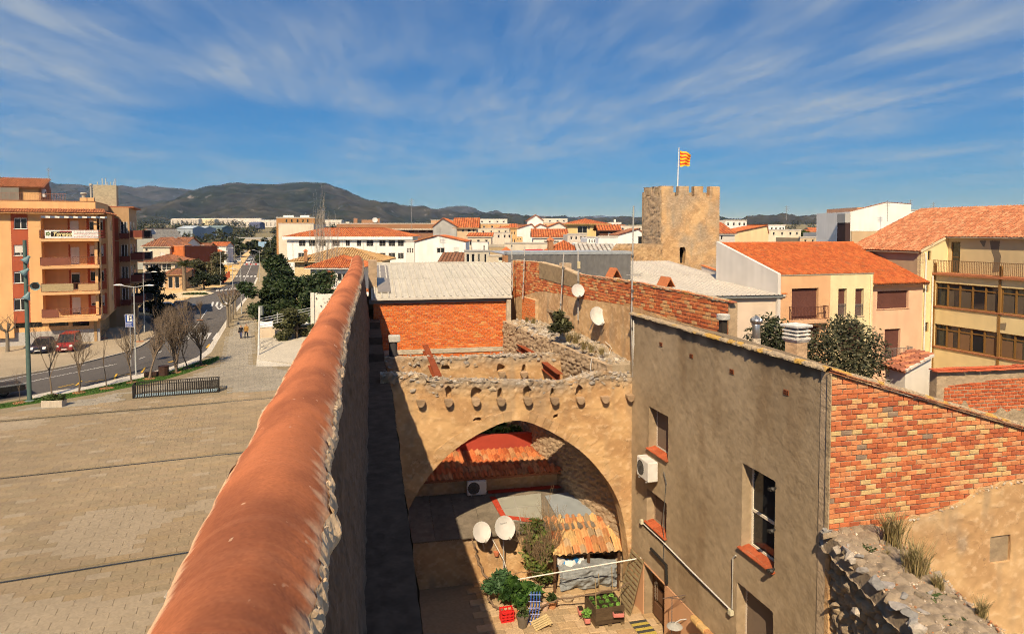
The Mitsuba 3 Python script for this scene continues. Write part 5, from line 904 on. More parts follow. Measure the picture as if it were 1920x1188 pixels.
for r in range(-60, 190):
    for c in range(-70, 75):
        o = O2 + e1 * ((c + (r % 2) * .5) * SL) + e2 * (r * SW); q = Polygon([(o + e1 * a + e2 * b)[:2] for a, b in ((0, 0), (SL, 0), (SL, SW), (0, SW))])
        if pv2.contains(q): cand.append((o[1] + abs(o[0]) * .02, o))
cand.sort(key=lambda t: t[0]); vis = [k for k, (d, o) in enumerate(cand) if o[0] / o[1] > -.80 and o[1] > 21]; first = set(vis[:300]); rest = {k: [] for k in range(len(cols))}
for k, (d, o) in enumerate(cand):
    st_ = nz(np.array([o[0]]), np.array([o[1]]), .14, 3, 5)[0]; ci = int(rp2.choice(6, p=[.3, .2, .2, .12, .12, .06])) if st_ < .60 else 5
    if not nearP.contains(Point(o[:2])): ci = 6 + int(rp2.integers(3))
    oo_ = o + UP * rp2.normal(0, .002)
    if k in first: place('square', 'paving_slab', sp[ci], mat4(oo_, e1, e2, UP))
    else: rest[ci].append(oo_ + sv[:, :1] * e1 + sv[:, 1:2] * e2 + sv[:, 2:] * UP)
part('square', 'paving', [(np.vstack(v), (sf[None] + (np.arange(len(v)) * 8)[:, None, None]).reshape(-1, 3), cols[k]) for k, v in rest.items() if v], 'ground', kind='stuff')
for i, (a, b) in enumerate(drains):
    t = thing('drain_channel', ('dark slot drain across the square, nearest of the three', 'dark slot drain across the square, middle one of three', 'dark slot drain across the square, farthest of three near the railing')[i], 'drain', 'slot drains across the square')
    a2, b2 = a - (b - a) * .6, b + (b - a) * .3; u = unit(b2 - a2); v = np.cross(UP, u); part(t, 'grate', obox(a2 - v * .05 + UP * .004, u * np.linalg.norm(b2 - a2), v * .10, UP * .018, (.03, .028, .026)), 'metal')
# road paint
WHP, YEP = (.50, .50, .48), (.55, .33, .04); mk_w, mk_y, mk_r = [], [], []
def rl(a, b, w, z=RZ + .006): return Polygon(LineString([g(*a, RZ)[:2], g(*b, RZ)[:2]]).buffer(w / 2, cap_style=2))
def lines(name, polys, col): struct(name, [sheet(p, RZ + .006, col) for p in polys], 'plain')
wl = [rl((-200, 772), (73, 711.5), .14), rl((73, 711.5), (219, 682), .14)] + [rl(a, b, .13) for a, b in (((261, 672.5), (272, 669)), ((296, 661), (303, 658)), ((320, 652), (326.5, 649)), ((332, 646), (348, 634)), ((348, 634), (357, 623)), ((357, 623), (372, 604)), ((372, 604), (388, 581)), ((454, 535), (468, 504)), ((468, 504), (478, 480)), ((8, 693), (24, 684)), ((38, 688), (48, 683)), ((0, 668), (16, 659)), ((0, 715), (60, 702)), ((60, 702), (160, 683)), ((320, 690), (372, 671)))]
def quad(pts): return Polygon(gp2(pts))
for i in range(6): x = 310 + 17.5 * i; wl.append(Polygon([tuple(g(*p, RZ)[:2]) for p in ((x, 636), (x + 8, 636), (x + 17, 624), (x + 9, 624))]))
for i in range(5): x = 395 + 8.5 * i; wl.append(Polygon([tuple(g(*p, RZ)[:2]) for p in ((x, 574), (x + 4, 574), (x + 6.5, 566), (x + 2.5, 566))]))
for i in range(9): x = 404 + 8.2 * i; wl.append(Polygon([tuple(g(*p, RZ)[:2]) for p in ((x, 546 - i * .9), (x + 5, 546 - i * .9), (x + 8, 541.5 - i * .6), (x + 3, 541.5 - i * .6))]))
for i in range(6): wl.append(Polygon([tuple(g(*p, RZ)[:2]) for p in ((441 + i * 7, 519), (445 + i * 7, 519), (446 + i * 7, 516.6), (442 + i * 7, 516.6))]))
for a, b in (((406, 575), (418, 574)), ((418, 574), (411, 580)), ((411, 580), (406, 575))): wl.append(rl(a, b, .25))
struct('road_marking', [sheet(p, RZ + .006 + .0004 * i, WHP) for i, p in enumerate(wl)], 'plain')
struct('road_marking', [sheet(p, RZ + .03, YEP) for p in [rl((265, 699), (272, 689), .16), rl((214, 711), (219, 701), .16), rl((142, 723), (153, 714), .16), rl((109, 726.5), (139, 720), .14), rl((160, 716), (200, 712), .10), rl((222, 704), (245, 701), .10), rl((316, 679), (330, 676), .3), rl((388, 652), (394, 645), .3)]], 'plain')
struct('road_marking', [sheet(Polygon([tuple(g(*p, RZ)[:2]) for p in ((456 + i * 4.3, 496), (460.3 + i * 4.3, 496), (460.5 + i * 4.3, 494.4), (456.3 + i * 4.3, 494.4))]), RZ + .006, (.45, .06, .05) if i % 2 else WHP) for i in range(7)], 'plain')
# ---------------------------------------------------------------- trees
def twigs(base, h, seed, spread=.46, nmain=5, clear=.3, r0=.10, col=(.17, .13, .095), depth=4, lean=(0, 0), stems=1, up=.34):
    r = np.random.default_rng(seed); out = []; base = np.asarray(base, float)
    def grow(p, d, L, rad, lv):
        k = 5 if lv < 2 else 4; pts = [p]; dd = d.copy()
        for _ in range(k - 1): dd = unit(dd + r.normal(0, .10, 3) + UP * up * .25); pts.append(pts[-1] + dd * L / (k - 1))
        out.append(tube(pts, np.linspace(rad, rad * .55, k), 6 if lv < 1 else 4 if lv < 3 else 3, np.asarray(col) * r.uniform(.8, 1.25), False))
        if lv >= depth or rad < .003: return
        for _ in range(nmain if lv == 0 else r.integers(3, 6)):
            q = r.uniform(.35, 1.0) if lv else r.uniform(.62, 1.0); i = min(int(q * (k - 1)), k - 2); pp = pts[i] + (pts[i + 1] - pts[i]) * (q * (k - 1) - i)
            a = r.uniform(0, 6.28); side = unit(np.cross(dd, A(math.cos(a), math.sin(a), .3))); grow(pp, unit(dd * (1 - spread * .6) + side * spread * r.uniform(.6, 1.2) + UP * up), L * r.uniform(.58, .86), max(.006, rad * .52), lv + 1)
    for s in range(stems):
        d = unit(A(lean[0] + (r.normal(0, .22) if stems > 1 else 0), lean[1], 1)); r0 *= .72 if s == 0 else 1
        grow(base, d, h * clear * (1 if stems == 1 else r.uniform(.9, 1.3)), r0, 0)
    return out
def bare_tree(px, py, ytop, label, seed, group='bare young trees along the grass verge', **k):
    b = g(px, py); d = b[1]; h = (py - ytop) / F * d; t = thing('bare_tree', label, 'tree', group); ps = twigs(b, h * 1.05, seed, **k)
    part(t, 'trunk', ps[:1], 'paint', True); part(t, 'crown', ps[1:], 'paint', True); pit = rg.uniform(.45, .6)
    part(t, 'tree_pit', lathe([(pit, 0), (pit * .9, .03), (0, .035)], b + UP * .02, 14, (.36, .16, .09)), 'ground'); return t
bare_tree(36, 755, 692, 'tiny bare sapling left of the tall green floodlight post', 1, r0=.03, clear=.5, depth=2, spread=.4)
bare_tree(97, 742, 618, 'slender bare tree just behind the white concrete planter', 2, r0=.09, clear=.42, depth=4)
bare_tree(148, 736, 598, 'bare tree leaning right, first past the planter', 3, r0=.11, clear=.42, lean=(.13, 0), depth=4)
bare_tree(200, 728, 650, 'thin upright sapling with hardly any twigs', 4, r0=.06, clear=.75, depth=1, spread=.3, nmain=3)
bare_tree(247, 717, 594, 'bare tree rising behind the left end of the dark railing', 5, r0=.11, clear=.33, depth=4)
bare_tree(280, 710, 578, 'bushy bare tree next to the brown kiosk', 6, r0=.15, clear=.30, depth=4, nmain=8)
bare_tree(331, 698, 560, 'large multi-stemmed bare tree right of the brown kiosk', 7, r0=.14, clear=.30, stems=4, depth=4, nmain=5, spread=.5)
bare_tree(352, 691, 585, 'slim bare tree between two larger bare trees near the verge tip', 8, r0=.09, clear=.34, depth=4)
bare_tree(377, 685, 572, 'dark trunked bare tree at the right tip of the grass verge', 9, r0=.16, clear=.30, depth=4, nmain=9, col=(.10, .08, .06))
bare_tree(194, 634, 606, 'small drooping bare tree by the dark street corner', 10, 'bare street trees by the apartment block', r0=.06, clear=.5, depth=3, up=-.25, spread=.7)
for k, (x, y, yt) in enumerate(((300, 640, 575), (322, 628, 560), (262, 640, 580), (345, 612, 545), (375, 600, 548))): bare_tree(x, y, yt, ('bare tree across the road behind the kiosk', 'bare tree at the middle of the road corner', 'bare tree beside the second lamp post', 'bare tree before the traffic island', 'bare tree near the far crossing')[k], 20 + k, 'bare street trees by the apartment block', r0=.12, clear=.30, depth=4, nmain=6)
def pollard(px, py, ytop, label, seed, group):
    b = g(px, py); d = b[1]; h = (py - ytop) / F * d; r = np.random.default_rng(seed); t = thing('pollarded_tree', label, 'tree', group); top = b + UP * h * .62
    part(t, 'trunk', tube([b, b + UP * h * .3 + A(.05, 0, 0), top], [.2, .17, .16], 8, (.20, .17, .13)), 'paint', True)
    for i in range(5):
        a = i * 1.26 + r.uniform(0, .6); e = top + A(math.cos(a), math.sin(a), 0) * h * .22 + UP * h * r.uniform(.18, .34); m = top + A(math.cos(a), math.sin(a), 0) * h * .14 + UP * h * .08
        ps = [tube([top, m, e], [.13, .10, .12], 6, (.19, .16, .12))]
        for _ in range(7): q = e + r.normal(0, .5, 3) + UP * .5; ps.append(tube([e, (e + q) / 2 + r.normal(0, .06, 3), q], [.03, .02, .01], 3, (.17, .12, .09), False))
        part(t, 'limb', ps, 'paint', True)
pollard(14, 659, 598, 'pollarded tree before the flats at the left frame edge', 31, 'pollarded trees before the flats'); pollard(112, 640, 590, 'pollarded tree standing behind the red van', 32, 'pollarded trees before the flats')
for i, (x, y, yt) in enumerate(((427, 613, 548), (431, 605, 545), (436, 599, 543), (441, 590, 541))): pollard(x, y, yt, ('nearest pollarded tree of the pavement row', 'second pollarded tree of the pavement row', 'third pollarded tree of the pavement row', 'farthest pollarded tree of the pavement row')[i], 40 + i, 'pollarded trees along the pavement')
def leaves(blobs, n, size, seed, cols, sx=1.0, flat=.6):
    """A crown: n leaf faces spread through ellipsoid clumps (centre, radii)."""
    r = np.random.default_rng(seed); B = np.array([b[0] for b in blobs]); R = np.array([np.broadcast_to(b[1], 3) for b in blobs]); w = R.prod(1) ** .66; k = r.choice(len(blobs), n, p=w / w.sum()); tone = r.uniform(.6, 1.45, len(blobs))
    d = r.normal(size=(n, 3)); d /= np.linalg.norm(d, axis=1, keepdims=True); rad = r.uniform(0, 1, n) ** .45 * (.8 + .35 * r.random(n)); P = B[k] + d * R[k] * rad[:, None]
    a = r.normal(size=(n, 3)); a = a + d * .5; a[:, 2] *= flat; a /= np.linalg.norm(a, axis=1, keepdims=True); b = np.cross(a, r.normal(size=(n, 3))); b /= np.linalg.norm(b, axis=1, keepdims=True); s = size * r.uniform(.6, 1.4, (n, 1))
    V = np.stack([P - a * s, P + b * s * .45 * sx, P + a * s, P - b * s * .45 * sx], 1).reshape(-1, 3); f = tri(np.arange(4 * n).reshape(-1, 4))
    ci = r.integers(0, len(cols), n) if len(cols) > 1 else np.zeros(n, int); C = np.asarray(cols)[ci] * (r.uniform(.75, 1.25, n) * tone[k])[:, None]; return V, f, np.repeat(C, 4, 0)
PINE = [(.020, .040, .016), (.030, .052, .018), (.042, .062, .022)]; OLIVE = [(.055, .065, .035), (.07, .08, .05), (.04, .048, .025)]; BUSH = [(.035, .060, .018), (.05, .075, .022)]
def tree(name, label, base, h, crown, n, size, seed, cols, r0=.2, group=None, trunk=(.12, .09, .06), cat='tree', bare=.35):
    """crown: clump centres in units of (width, height) about the base."""
    t = thing(name, label, cat, group); base = np.asarray(base, float); r = np.random.default_rng(seed); part(t, 'trunk', tube([base, base + UP * h * .4 + A(r.normal() * .1, 0, 0), base + UP * h * .85], [r0, r0 * .75, r0 * .2], 7, trunk), 'paint', True)
    for x, y, z, rr in crown[:6]: part(t, 'limb', tube([base + UP * h * bare, base + A(x, y, 0) * h * .5 + UP * h * (bare + z) / 2, base + A(x, y, z) * h], [r0 * .5, r0 * .35, r0 * .12], 5, trunk), 'paint', True)
    part(t, 'crown', leaves([(base + A(x, y, z) * h, np.array([rr, rr, rr * .7]) * h) for x, y, z, rr in crown], n, size, seed, cols), 'leaf'); return t
def rcrown(seed, n=12, w=.3, z0=.4, z1=.95, rr=.14):
    r = np.random.default_rng(seed); return [(np.clip(r.normal(0, w * .5), -w, w) * (1.15 - .5 * (z - z0) / (z1 - z0)), np.clip(r.normal(0, w * .5), -w, w), z, rr * r.uniform(.7, 1.25)) for z in np.linspace(z0, z1, n)]
tree('pine_tree', 'tall dark pine behind the white terrace, left and highest of the clump', g(524, 612), 9.3, rcrown(1, 16, .40, .2, .97, .13), 9000, .26, 51, PINE, group='dark evergreens behind the white terrace')
tree('pine_tree', 'broad dark pine leaning over the street pavement beside the white terrace', g(513, 604), 6.4, rcrown(2, 14, .5, .2, .9, .19), 7000, .26, 52, PINE, group='dark evergreens behind the white terrace')
tree('pine_tree', 'dark pine in the middle of the clump behind the terrace railing', g(553, 618), 7.9, rcrown(3, 14, .5, .2, .92, .19), 8000, .25, 53, PINE, group='dark evergreens behind the white terrace')
tree('pine_tree', 'dark pine nearest the white house with the brick chimney', g(594, 622), 7.4, rcrown(4, 12, .45, .3, .95, .18), 6000, .24, 54, PINE, group='dark evergreens behind the white terrace')
tree('olive_tree', 'olive green bushy tree right behind the terrace railing', g(556, 636), 4.0, rcrown(5, 12, .6, .15, .85, .24), 6000, .20, 55, [(.07, .075, .03), (.055, .06, .025)], group='dark evergreens behind the white terrace')
# ---------------------------------------------------------------- apartment block on the left
ab = thing('apartment_block', 'orange and brick red apartment block with stacked balconies and an advertising banner at far left', 'apartment block')
ufA = unit(A(.909, .417, 0)); PA = Plane(onz(187, 640, GZ) * A(1, 1, 0), ufA)        # front; s = 0 at the corner
AO, AR, AS = (.66, .40, .19), (.36, .09, .045), (.40, .26, .13)
def ar(x0, y0, x1, y1): return PA.rect(x0, y0, x1, y1)
zfl = [PA.st(150, y)[1] for y in (592, 545, 497, 447)]; zev = PA.st(150, 399)[1]; zpp = PA.st(150, 378)[1]
sb0, sb1 = PA.st(78, 480)[0], -.02; sr0, sr1 = PA.st(22, 480)[0], PA.st(54, 480)[0]; sLft = PA.st(-30, 480)[0]
wins = []
recess = [(sb0, zfl[i] - .02, PA.st(186.5, 480)[0], (zfl[i + 1] if i < 3 else zev - .12) - .32) for i in range(4)]
red = [ar(25.5, *yy[:1], 51, yy[1]) for yy in ((408, 429), (459, 479), (509, 530), (559, 581))]
gf = [ar(90, 598, 127, 611), ar(134, 598, 166, 611)]; gl_ = ar(-30, 605, 78, 614)
facade(ab, PA, sbox(sLft, GZ + 1.0, sr0, zev), [], .3, AO, name='front_wall'); facade(ab, PA, sbox(sr0, zfl[0] - .5, sr1, zev), red, .3, AR, name='red_bay'); facade(ab, PA, sbox(sr1, zfl[0] - .5, sb0, zev), [], .3, AO, name='front_wall')
facade(ab, PA, sbox(sb0, zfl[0] - .34, 0, zev), recess, .3, AO, name='balcony_front')
PB2 = Plane(PA.P(0, 0, -.55), ufA); facade(ab, PB2, sbox(sLft, GZ, .0, zfl[0] - .5), gf + [gl_], .3, AO, name='ground_floor_wall')
for r_ in gf + [gl_]: part(ab, 'ground_window', obox(PB2.P(r_[0], r_[1], -.25), ufA * (r_[2] - r_[0]), -PB2.n * .05, UP * (r_[3] - r_[1]), (.02, .02, .022)), 'pane')
part(ab, 'plinth', obox(PB2.P(sLft, GZ, .06), ufA * -sLft, -PB2.n * .1, UP * 1.5, (.42, .41, .40)), 'brick')
for i, r_ in enumerate(red[::-1]): window(ab, PA, r_, 'two', .14, (.72, .71, .68), (.6, .58, .54), blind=(.12, .15, .72, .10)[i])
bz = 1.6; PBk = Plane(PA.P(0, 0, -bz), ufA); zt = zev
mcol = (.16, .07, .05)
for i in range(4):
    z = zfl[i]; zu = recess[i][3]; s0_, s1_ = recess[i][0], recess[i][2]
    wr = [(s0_ + 2.6, z + .05, s0_ + 3.5, z + 2.1), (s0_ + 4.55, z + 1.0, s0_ + 6.0, z + 2.25)]
    facade(ab, PBk, sbox(s0_, z, s1_ + .3, zu + .3), wr, .15, (.60, .35, .17), name='recess_wall'); window(ab, PBk, wr[0], 'one', .08, (.6, .58, .55), blind=(.9, .1, .95, .7)[i]); window(ab, PBk, wr[1], 'two', .08, (.72, .71, .68), blind=(.75, .12, .8, .25)[i])
    part(ab, 'red_panel', [obox(PBk.P(wr[1][0] - .25, z, .025), ufA * .25, -PBk.n * .02, UP * 2.5, AR), obox(PBk.P(wr[1][2], z, .025), ufA * .25, -PBk.n * .02, UP * 2.5, AR), obox(PBk.P(wr[1][0], z, .025), ufA * (wr[1][2] - wr[1][0]), -PBk.n * .02, UP * .98, AR), obox(PBk.P(wr[0][0] - .2, z, .026), ufA * .18, -PBk.n * .02, UP * 2.4, AR)], 'paint')
    part(ab, 'balcony_slab', obox(PA.P(sb0 - .02, z - .32, .95), ufA * (s1_ - sb0 + .1), -PA.n * (.95 + bz - .05), UP * .30, (.62, .38, .19)), 'paint', label=None); part(ab, 'recess_side', [obox(PA.P(s0_ - .2, z, -.3), ufA * .2, -PA.n * (bz - .3), UP * (zu - z), AO), obox(PA.P(s1_, z, -.3), ufA * .02, -PA.n * (bz - .3), UP * (zu - z), AO)], 'paint')
    a_, b_ = PA.P(sb0, z, .88), PA.P(s1_, z, .88); kr = railing(ab, a_, b_, 1.0, .13, mcol, .022); railing(ab, a_, PA.P(sb0, z, .0), 1.0, .13, mcol, .022); railing(ab, b_, PA.P(s1_, z, 0), 1.0, .13, mcol, .022)
    if i in (1,): part(ab, 'reed_screen', [obox(PA.P(sb0 + .05, z + .1, .90), ufA * 3.1, -PA.n * .02, UP * .85, (.36, .29, .17))], 'brick', label='tan reed screen tied to the second balcony')
    if i == 1: part(ab, 'screen_panel', obox(PA.P(s1_ - 2.1, z + .1, .9), ufA * 2.0, -PA.n * .02, UP * .75, (.45, .30, .16)), 'paint')
    if i in (0, 2): part(ab, 'screen_panel', obox(PA.P(sb0 + .05, z + .08, .9), ufA * (2.9 if i else 1.6), -PA.n * .02, UP * .85, (.20, .075, .05)), 'paint')
part(ab, 'lower_slab', obox(PA.P(sb0, zfl[0] - .55, .95), ufA * -sb0, -PA.n * .9, UP * .22, AO), 'paint')
ac = part(ab, 'awning_valance', [obox(PA.P(sb0 + .15 + i * .225, zev - .62 - .02 * (i % 2), .72 + .01 * (i % 2)), ufA * .225, -PA.n * .02, UP * .22, (.70, .70, .68) if (i // 2) % 2 else (.10, .14, .22)) for i in range(29)], 'paint', label='blue and white striped awning edge over the top balcony')
# banner with its writing
bn = thing('shop_banner', 'white advertising banner with a black panel reading Teresa on the top balcony', 'banner')
zb = zfl[3]; q0 = PA.st(87, 430)[0]; wB = PA.st(186, 430)[0] - q0; part(bn, 'cloth', obox(PA.P(q0, zb + .05, .95), ufA * wB, -PA.n * .02, UP * .92, (.72, .71, .69)), 'plain')
part(bn, 'black_panel', obox(PA.P(q0 + wB * .11, zb + .24, .955), ufA * (wB * .39), -PA.n * .005, UP * .58, (.015, .012, .012)), 'plain'); part(bn, 'red_band', obox(PA.P(q0 + wB * .27, zb + .80, .958), ufA * (wB * .23), -PA.n * .005, UP * .08, (.42, .02, .02)), 'plain')
def lettering(parent, text, h, o, u, n, col, bold=False, shear=0.0, name='lettering', label=None):
    m = meshkit.text_mesh(text, h, .004, bold); v = np.array(m.vertices); P = np.asarray(o) + (v[:, :1] + shear * v[:, 1:2]) * u + v[:, 1:2] * UP + v[:, 2:] * n; return part(parent, name, (P, np.array(m.faces), col), 'plain', label=label)
lettering(bn, 'Teresa', .42, PA.P(q0 + wB * .13, zb + .32, .957), ufA, PA.n, (.75, .66, .35), True, .28)
part(bn, 'flower_print', [lathe([(0, 0), (.11, 0), (.11, .004), (0, .004)], PA.P(q0 + .30 + .16 * math.cos(k * 1.26), zb + .55 + .16 * math.sin(k * 1.26), .952), 8, (.10, .16, .06), PA.n) for k in range(5)], 'plain')
for k in range(5): part(bn, 'print_line', [obox(PA.P(q0 + wB * (.54 + .05 * (k % 2)) + j * .21, zb + .82 - k * .16, .952), ufA * (.19 if (j + k) % 4 else .12), -PA.n * .004, UP * .055, (.36, .08, .07) if k % 2 == 0 else (.16, .15, .15)) for j in range(14 - 3 * (k % 2))], 'plain')
# tiled eave, parapet, penthouse
etA = unit(PA.n * -1.0 + UP * .42); tiled(ab, PA.P(sLft, zev + .02, .85), ufA, etA, sbox(0, 0, -sLft + .9, 1.0), ((.42, .16, .08), (.46, .19, .09), (.36, .13, .07)), .25, .4, 71, 5)
part(ab, 'eave', obox(PA.P(sLft, zev - .14, .80), ufA * (-sLft + .8), -PA.n * .9, UP * .12, AO), 'paint')
dsA = -PA.n; LSd = 22.0; PAs = Plane(PA.P(0, 0, 0), dsA)                            # side towards the street
part(ab, 'parapet', [obox(PA.P(sLft, zev + .25, -.12), ufA * (-sLft - .1), -PA.n * .2, UP * (zpp - zev - .25), AO), obox(PA.P(-.35, zev + .25, -.32), ufA * .2, dsA * 13, UP * (zpp - zev - .25), AO)], 'paint'); part(ab, 'parapet_cap', [obox(PA.P(sLft, zpp, -.08), ufA * (-sLft), -PA.n * .3, UP * .07, (.30, .14, .08)), obox(PA.P(-.4, zpp, -.3), ufA * .3, dsA * 13, UP * .07, (.36, .12, .07))], 'tile')
part(ab, 'roof_deck', obox(PA.P(sLft, zev + .1, -.2), ufA * (-sLft - .3), dsA * 13, UP * .1, (.3, .22, .16)), 'paint')
wS = [(8.6, zf_ + .9, 9.7, zf_ + 2.2) for zf_ in zfl]; s_set = 5.2
facade(ab, PAs, sbox(0, zfl[0] - .5, s_set, zev), [], .3, AO, name='side_wall'); PAs2 = Plane(PA.P(.55, 0, 0), dsA); facade(ab, PAs2, sbox(s_set, zfl[0] - .5, 13.0, zev), wS, .3, AO, name='side_bay'); part(ab, 'bay_return', obox(PA.P(-.1, zfl[0] - .5, -s_set), ufA * .65, dsA * .2, UP * (zev - zfl[0] + .5), AO), 'paint')
for r_ in wS: window(ab, PAs2, r_, 'one', .1, (.6, .58, .55), blind=.4)
part(ab, 'red_bay', [obox(PAs2.P(10.6, zfl[0] - .5, .03), dsA * 2.3, -PAs2.n * .05, UP * (zev - zfl[0] + .4), AR)], 'paint'); part(ab, 'ground_side_wall', obox(PA.P(-.6, GZ, -.4), ufA * .3, dsA * 13, UP * (zfl[0] - GZ - .4), AS), 'paint')
part(ab, 'soffit', obox(PA.P(-.6, zfl[0] - .6, -.2), ufA * 1.15, dsA * 12.8, UP * .1, AO), 'paint')
tiled(ab, PA.P(.85, zev + .02, .3), dsA, unit(-ufA + UP * .42), sbox(0, 0, 13.5, 1.0), ((.42, .16, .08), (.46, .19, .09)), .25, .4, 72, 4)
part(ab, 'back_wall', obox(PA.P(sLft, GZ, -13), ufA * (-sLft + .5), dsA * .3, UP * (zev - GZ), AS), 'paint')
ps0, ps1 = PA.st(-40, 350)[0] - 2, None; PPh = Plane(PA.P(0, 0, -3.2), ufA); q1 = PPh.st(77, 360)[0]; zph0, zph1 = zev + .2, PPh.st(40, 349)[1]; q0_ = PPh.st(-40, 360)[0]
facade(ab, PPh, sbox(q0_, zph0, q1, zph1), [], .25, AO, name='penthouse_wall'); part(ab, 'penthouse_side', [wslab(PPh.P(q1, 0, 0), dsA, Polygon([(0, zph0), (6, zph0), (6, zph1), (4.2, zph1 + 1.1), (0, zph1)]), .25, (.24, .10, .06))], 'paint', label='brick red penthouse side wall')
etp = unit(dsA * 4.2 + UP * 1.15); tiled(ab, PPh.P(q0_, zph1, .5) - UP * .1, ufA, etp, sbox(0, 0, q1 - q0_ + .35, 4.9), ((.44, .17, .08), (.40, .15, .07), (.48, .20, .10)), .26, .42, 73, 5)
rg_ = PPh.rect(-30, 351, 37, 374); kk_ = part(ab, 'glazed_porch', obox(PPh.P(rg_[0], zph0, .5), ufA * (rg_[2] - rg_[0]), -PA.n * .05, UP * (rg_[3] - zph0), (.20, .19, .16)), 'metal'); part(kk_, 'glazing_bar', [obox(PPh.P(rg_[0] + i * .42, zph0, .53), ufA * .04, -PA.n * .04, UP * (rg_[3] - zph0), (.25, .24, .2)) for i in range(int((rg_[2] - rg_[0]) / .42) + 1)], 'metal', kind='stuff')
railing(ab, PA.P(sLft, zpp + .05, -.2), PA.P(-3.0, zpp + .05, -.2), .85, .16, (.30, .14, .09), .02)
def acunit(label, c, u, w=.85, h=.62, dep=.34, group=None):
    t = thing('air_conditioner', label, 'air conditioner', group); n = np.cross(u, UP); o = np.asarray(c) - u * w / 2 - UP * h / 2; rot = math.atan2(u[1], u[0]); cc = np.asarray(c) + n * dep / 2
    part(t, 'casing', chbox(cc, (w, dep, h), rot, (.62, .62, .60), .03), 'plain')
    fc = cc + n * (dep / 2 + .004) - u * w * .16; part(t, 'fan_grille', [lathe([(r_, 0), (r_ + .012, .006), (r_ + .024, 0)], fc, 20, (.05, .05, .05), n) for r_ in (.06, .12, .18, .225)] + [obox(fc - u * .24 * math.cos(a) - UP * .24 * math.sin(a) + (u * math.sin(a) - UP * math.cos(a)) * .006, (u * math.cos(a) + UP * math.sin(a)) * .48, n * .008, np.cross(u * math.cos(a) + UP * math.sin(a), n) * .012, (.06, .06, .06)) for a in np.arange(0, np.pi, .4)], 'plain')
    part(t, 'fan_recess', lathe([(0, 0), (.245, 0), (.245, .003), (0, .003)], fc - n * .003, 24, (.10, .10, .10), n), 'plain')
    for sg in (-1, 1): part(t, 'bracket', obox(np.asarray(c) + u * sg * w * .3 - UP * (h / 2 + .04), u * .04, n * (dep + .02), UP * .035, (.3, .3, .3)) if np.dot(np.cross(u, n), UP) > 0 else obox(np.asarray(c) + u * sg * w * .3 - UP * (h / 2 + .04) + n * (dep + .02), u * .04, -n * (dep + .02), UP * .035, (.3, .3, .3)), 'metal')
    return t
acunit('air conditioner on the red side wall of the rooftop penthouse', PPh.P(q1, zph1 - .75, -.5) + ufA * .02, dsA, .7, .95, .35)
for (x, y, hgt, w, lab) in ((157, 377, .7, .55, 'short round flue on the flats roof, left of two'), (171, 377, 2.2, .30, 'tall thin flue with round cowl on the flats roof')):
    t = thing('roof_flue', lab, 'chimney'); b = PA.P(0, 0, 0) * 0 + at(x, y, PA.P(0, 0, -1.2)[1] + 1.0); part(t, 'base', cbox(b - UP * .3, (.7, .7, 1.4), .4, AO), 'paint'); part(t, 'pipe', tube([b + UP * .3, b + UP * (.3 + hgt * .7)], w * .38, 10, (.35, .34, .31)), 'plain'); part(t, 'cowl', lathe([(0, 0), (w * .6, 0), (w * .7, .12), (w * .5, .26), (0, .28)], b + UP * (.3 + hgt * .7), 12, (.33, .32, .29)), 'plain')
rt = thing('rooftop_plant_room', 'grey concrete rooftop plant room with small aerials behind the flats parapet', 'plant room'); b = at(199, 378, 96); part(rt, 'wall', cbox(b + UP * .55, (2.8, 2.8, 3.4), .43, (.40, .36, .26)), 'stone')
for i in range(7): part(rt, 'aerial', tube([b + UP * 2.2 + A((i - 3) * .38, (i % 3) * .5, 0), b + UP * (2.8 + .5 * (i % 2)) + A((i - 3) * .38, (i % 3) * .5, 0)], .06, 5, (.45, .44, .42)), 'plain')
am = thing('tv_aerial', 'television aerial mast with small dish on the penthouse roof', 'aerial'); b = at(92, 345, 84.5); part(am, 'mast', tube([b - UP * .8, b + UP * 2.0], .03, 5, (.3, .29, .28)), 'metal'); part(am, 'boom', [obox(b + UP * 1.75 + A(-.35, 0, 0), A(.7, 0, 0), A(0, .03, 0), UP * .03, (.3, .3, .3))] + [obox(b + UP * 1.62 + A(-.3 + i * .15, 0, 0), A(.02, 0, 0), A(0, .02, 0), UP * .28, (.3, .3, .3)) for i in range(5)], 'metal')
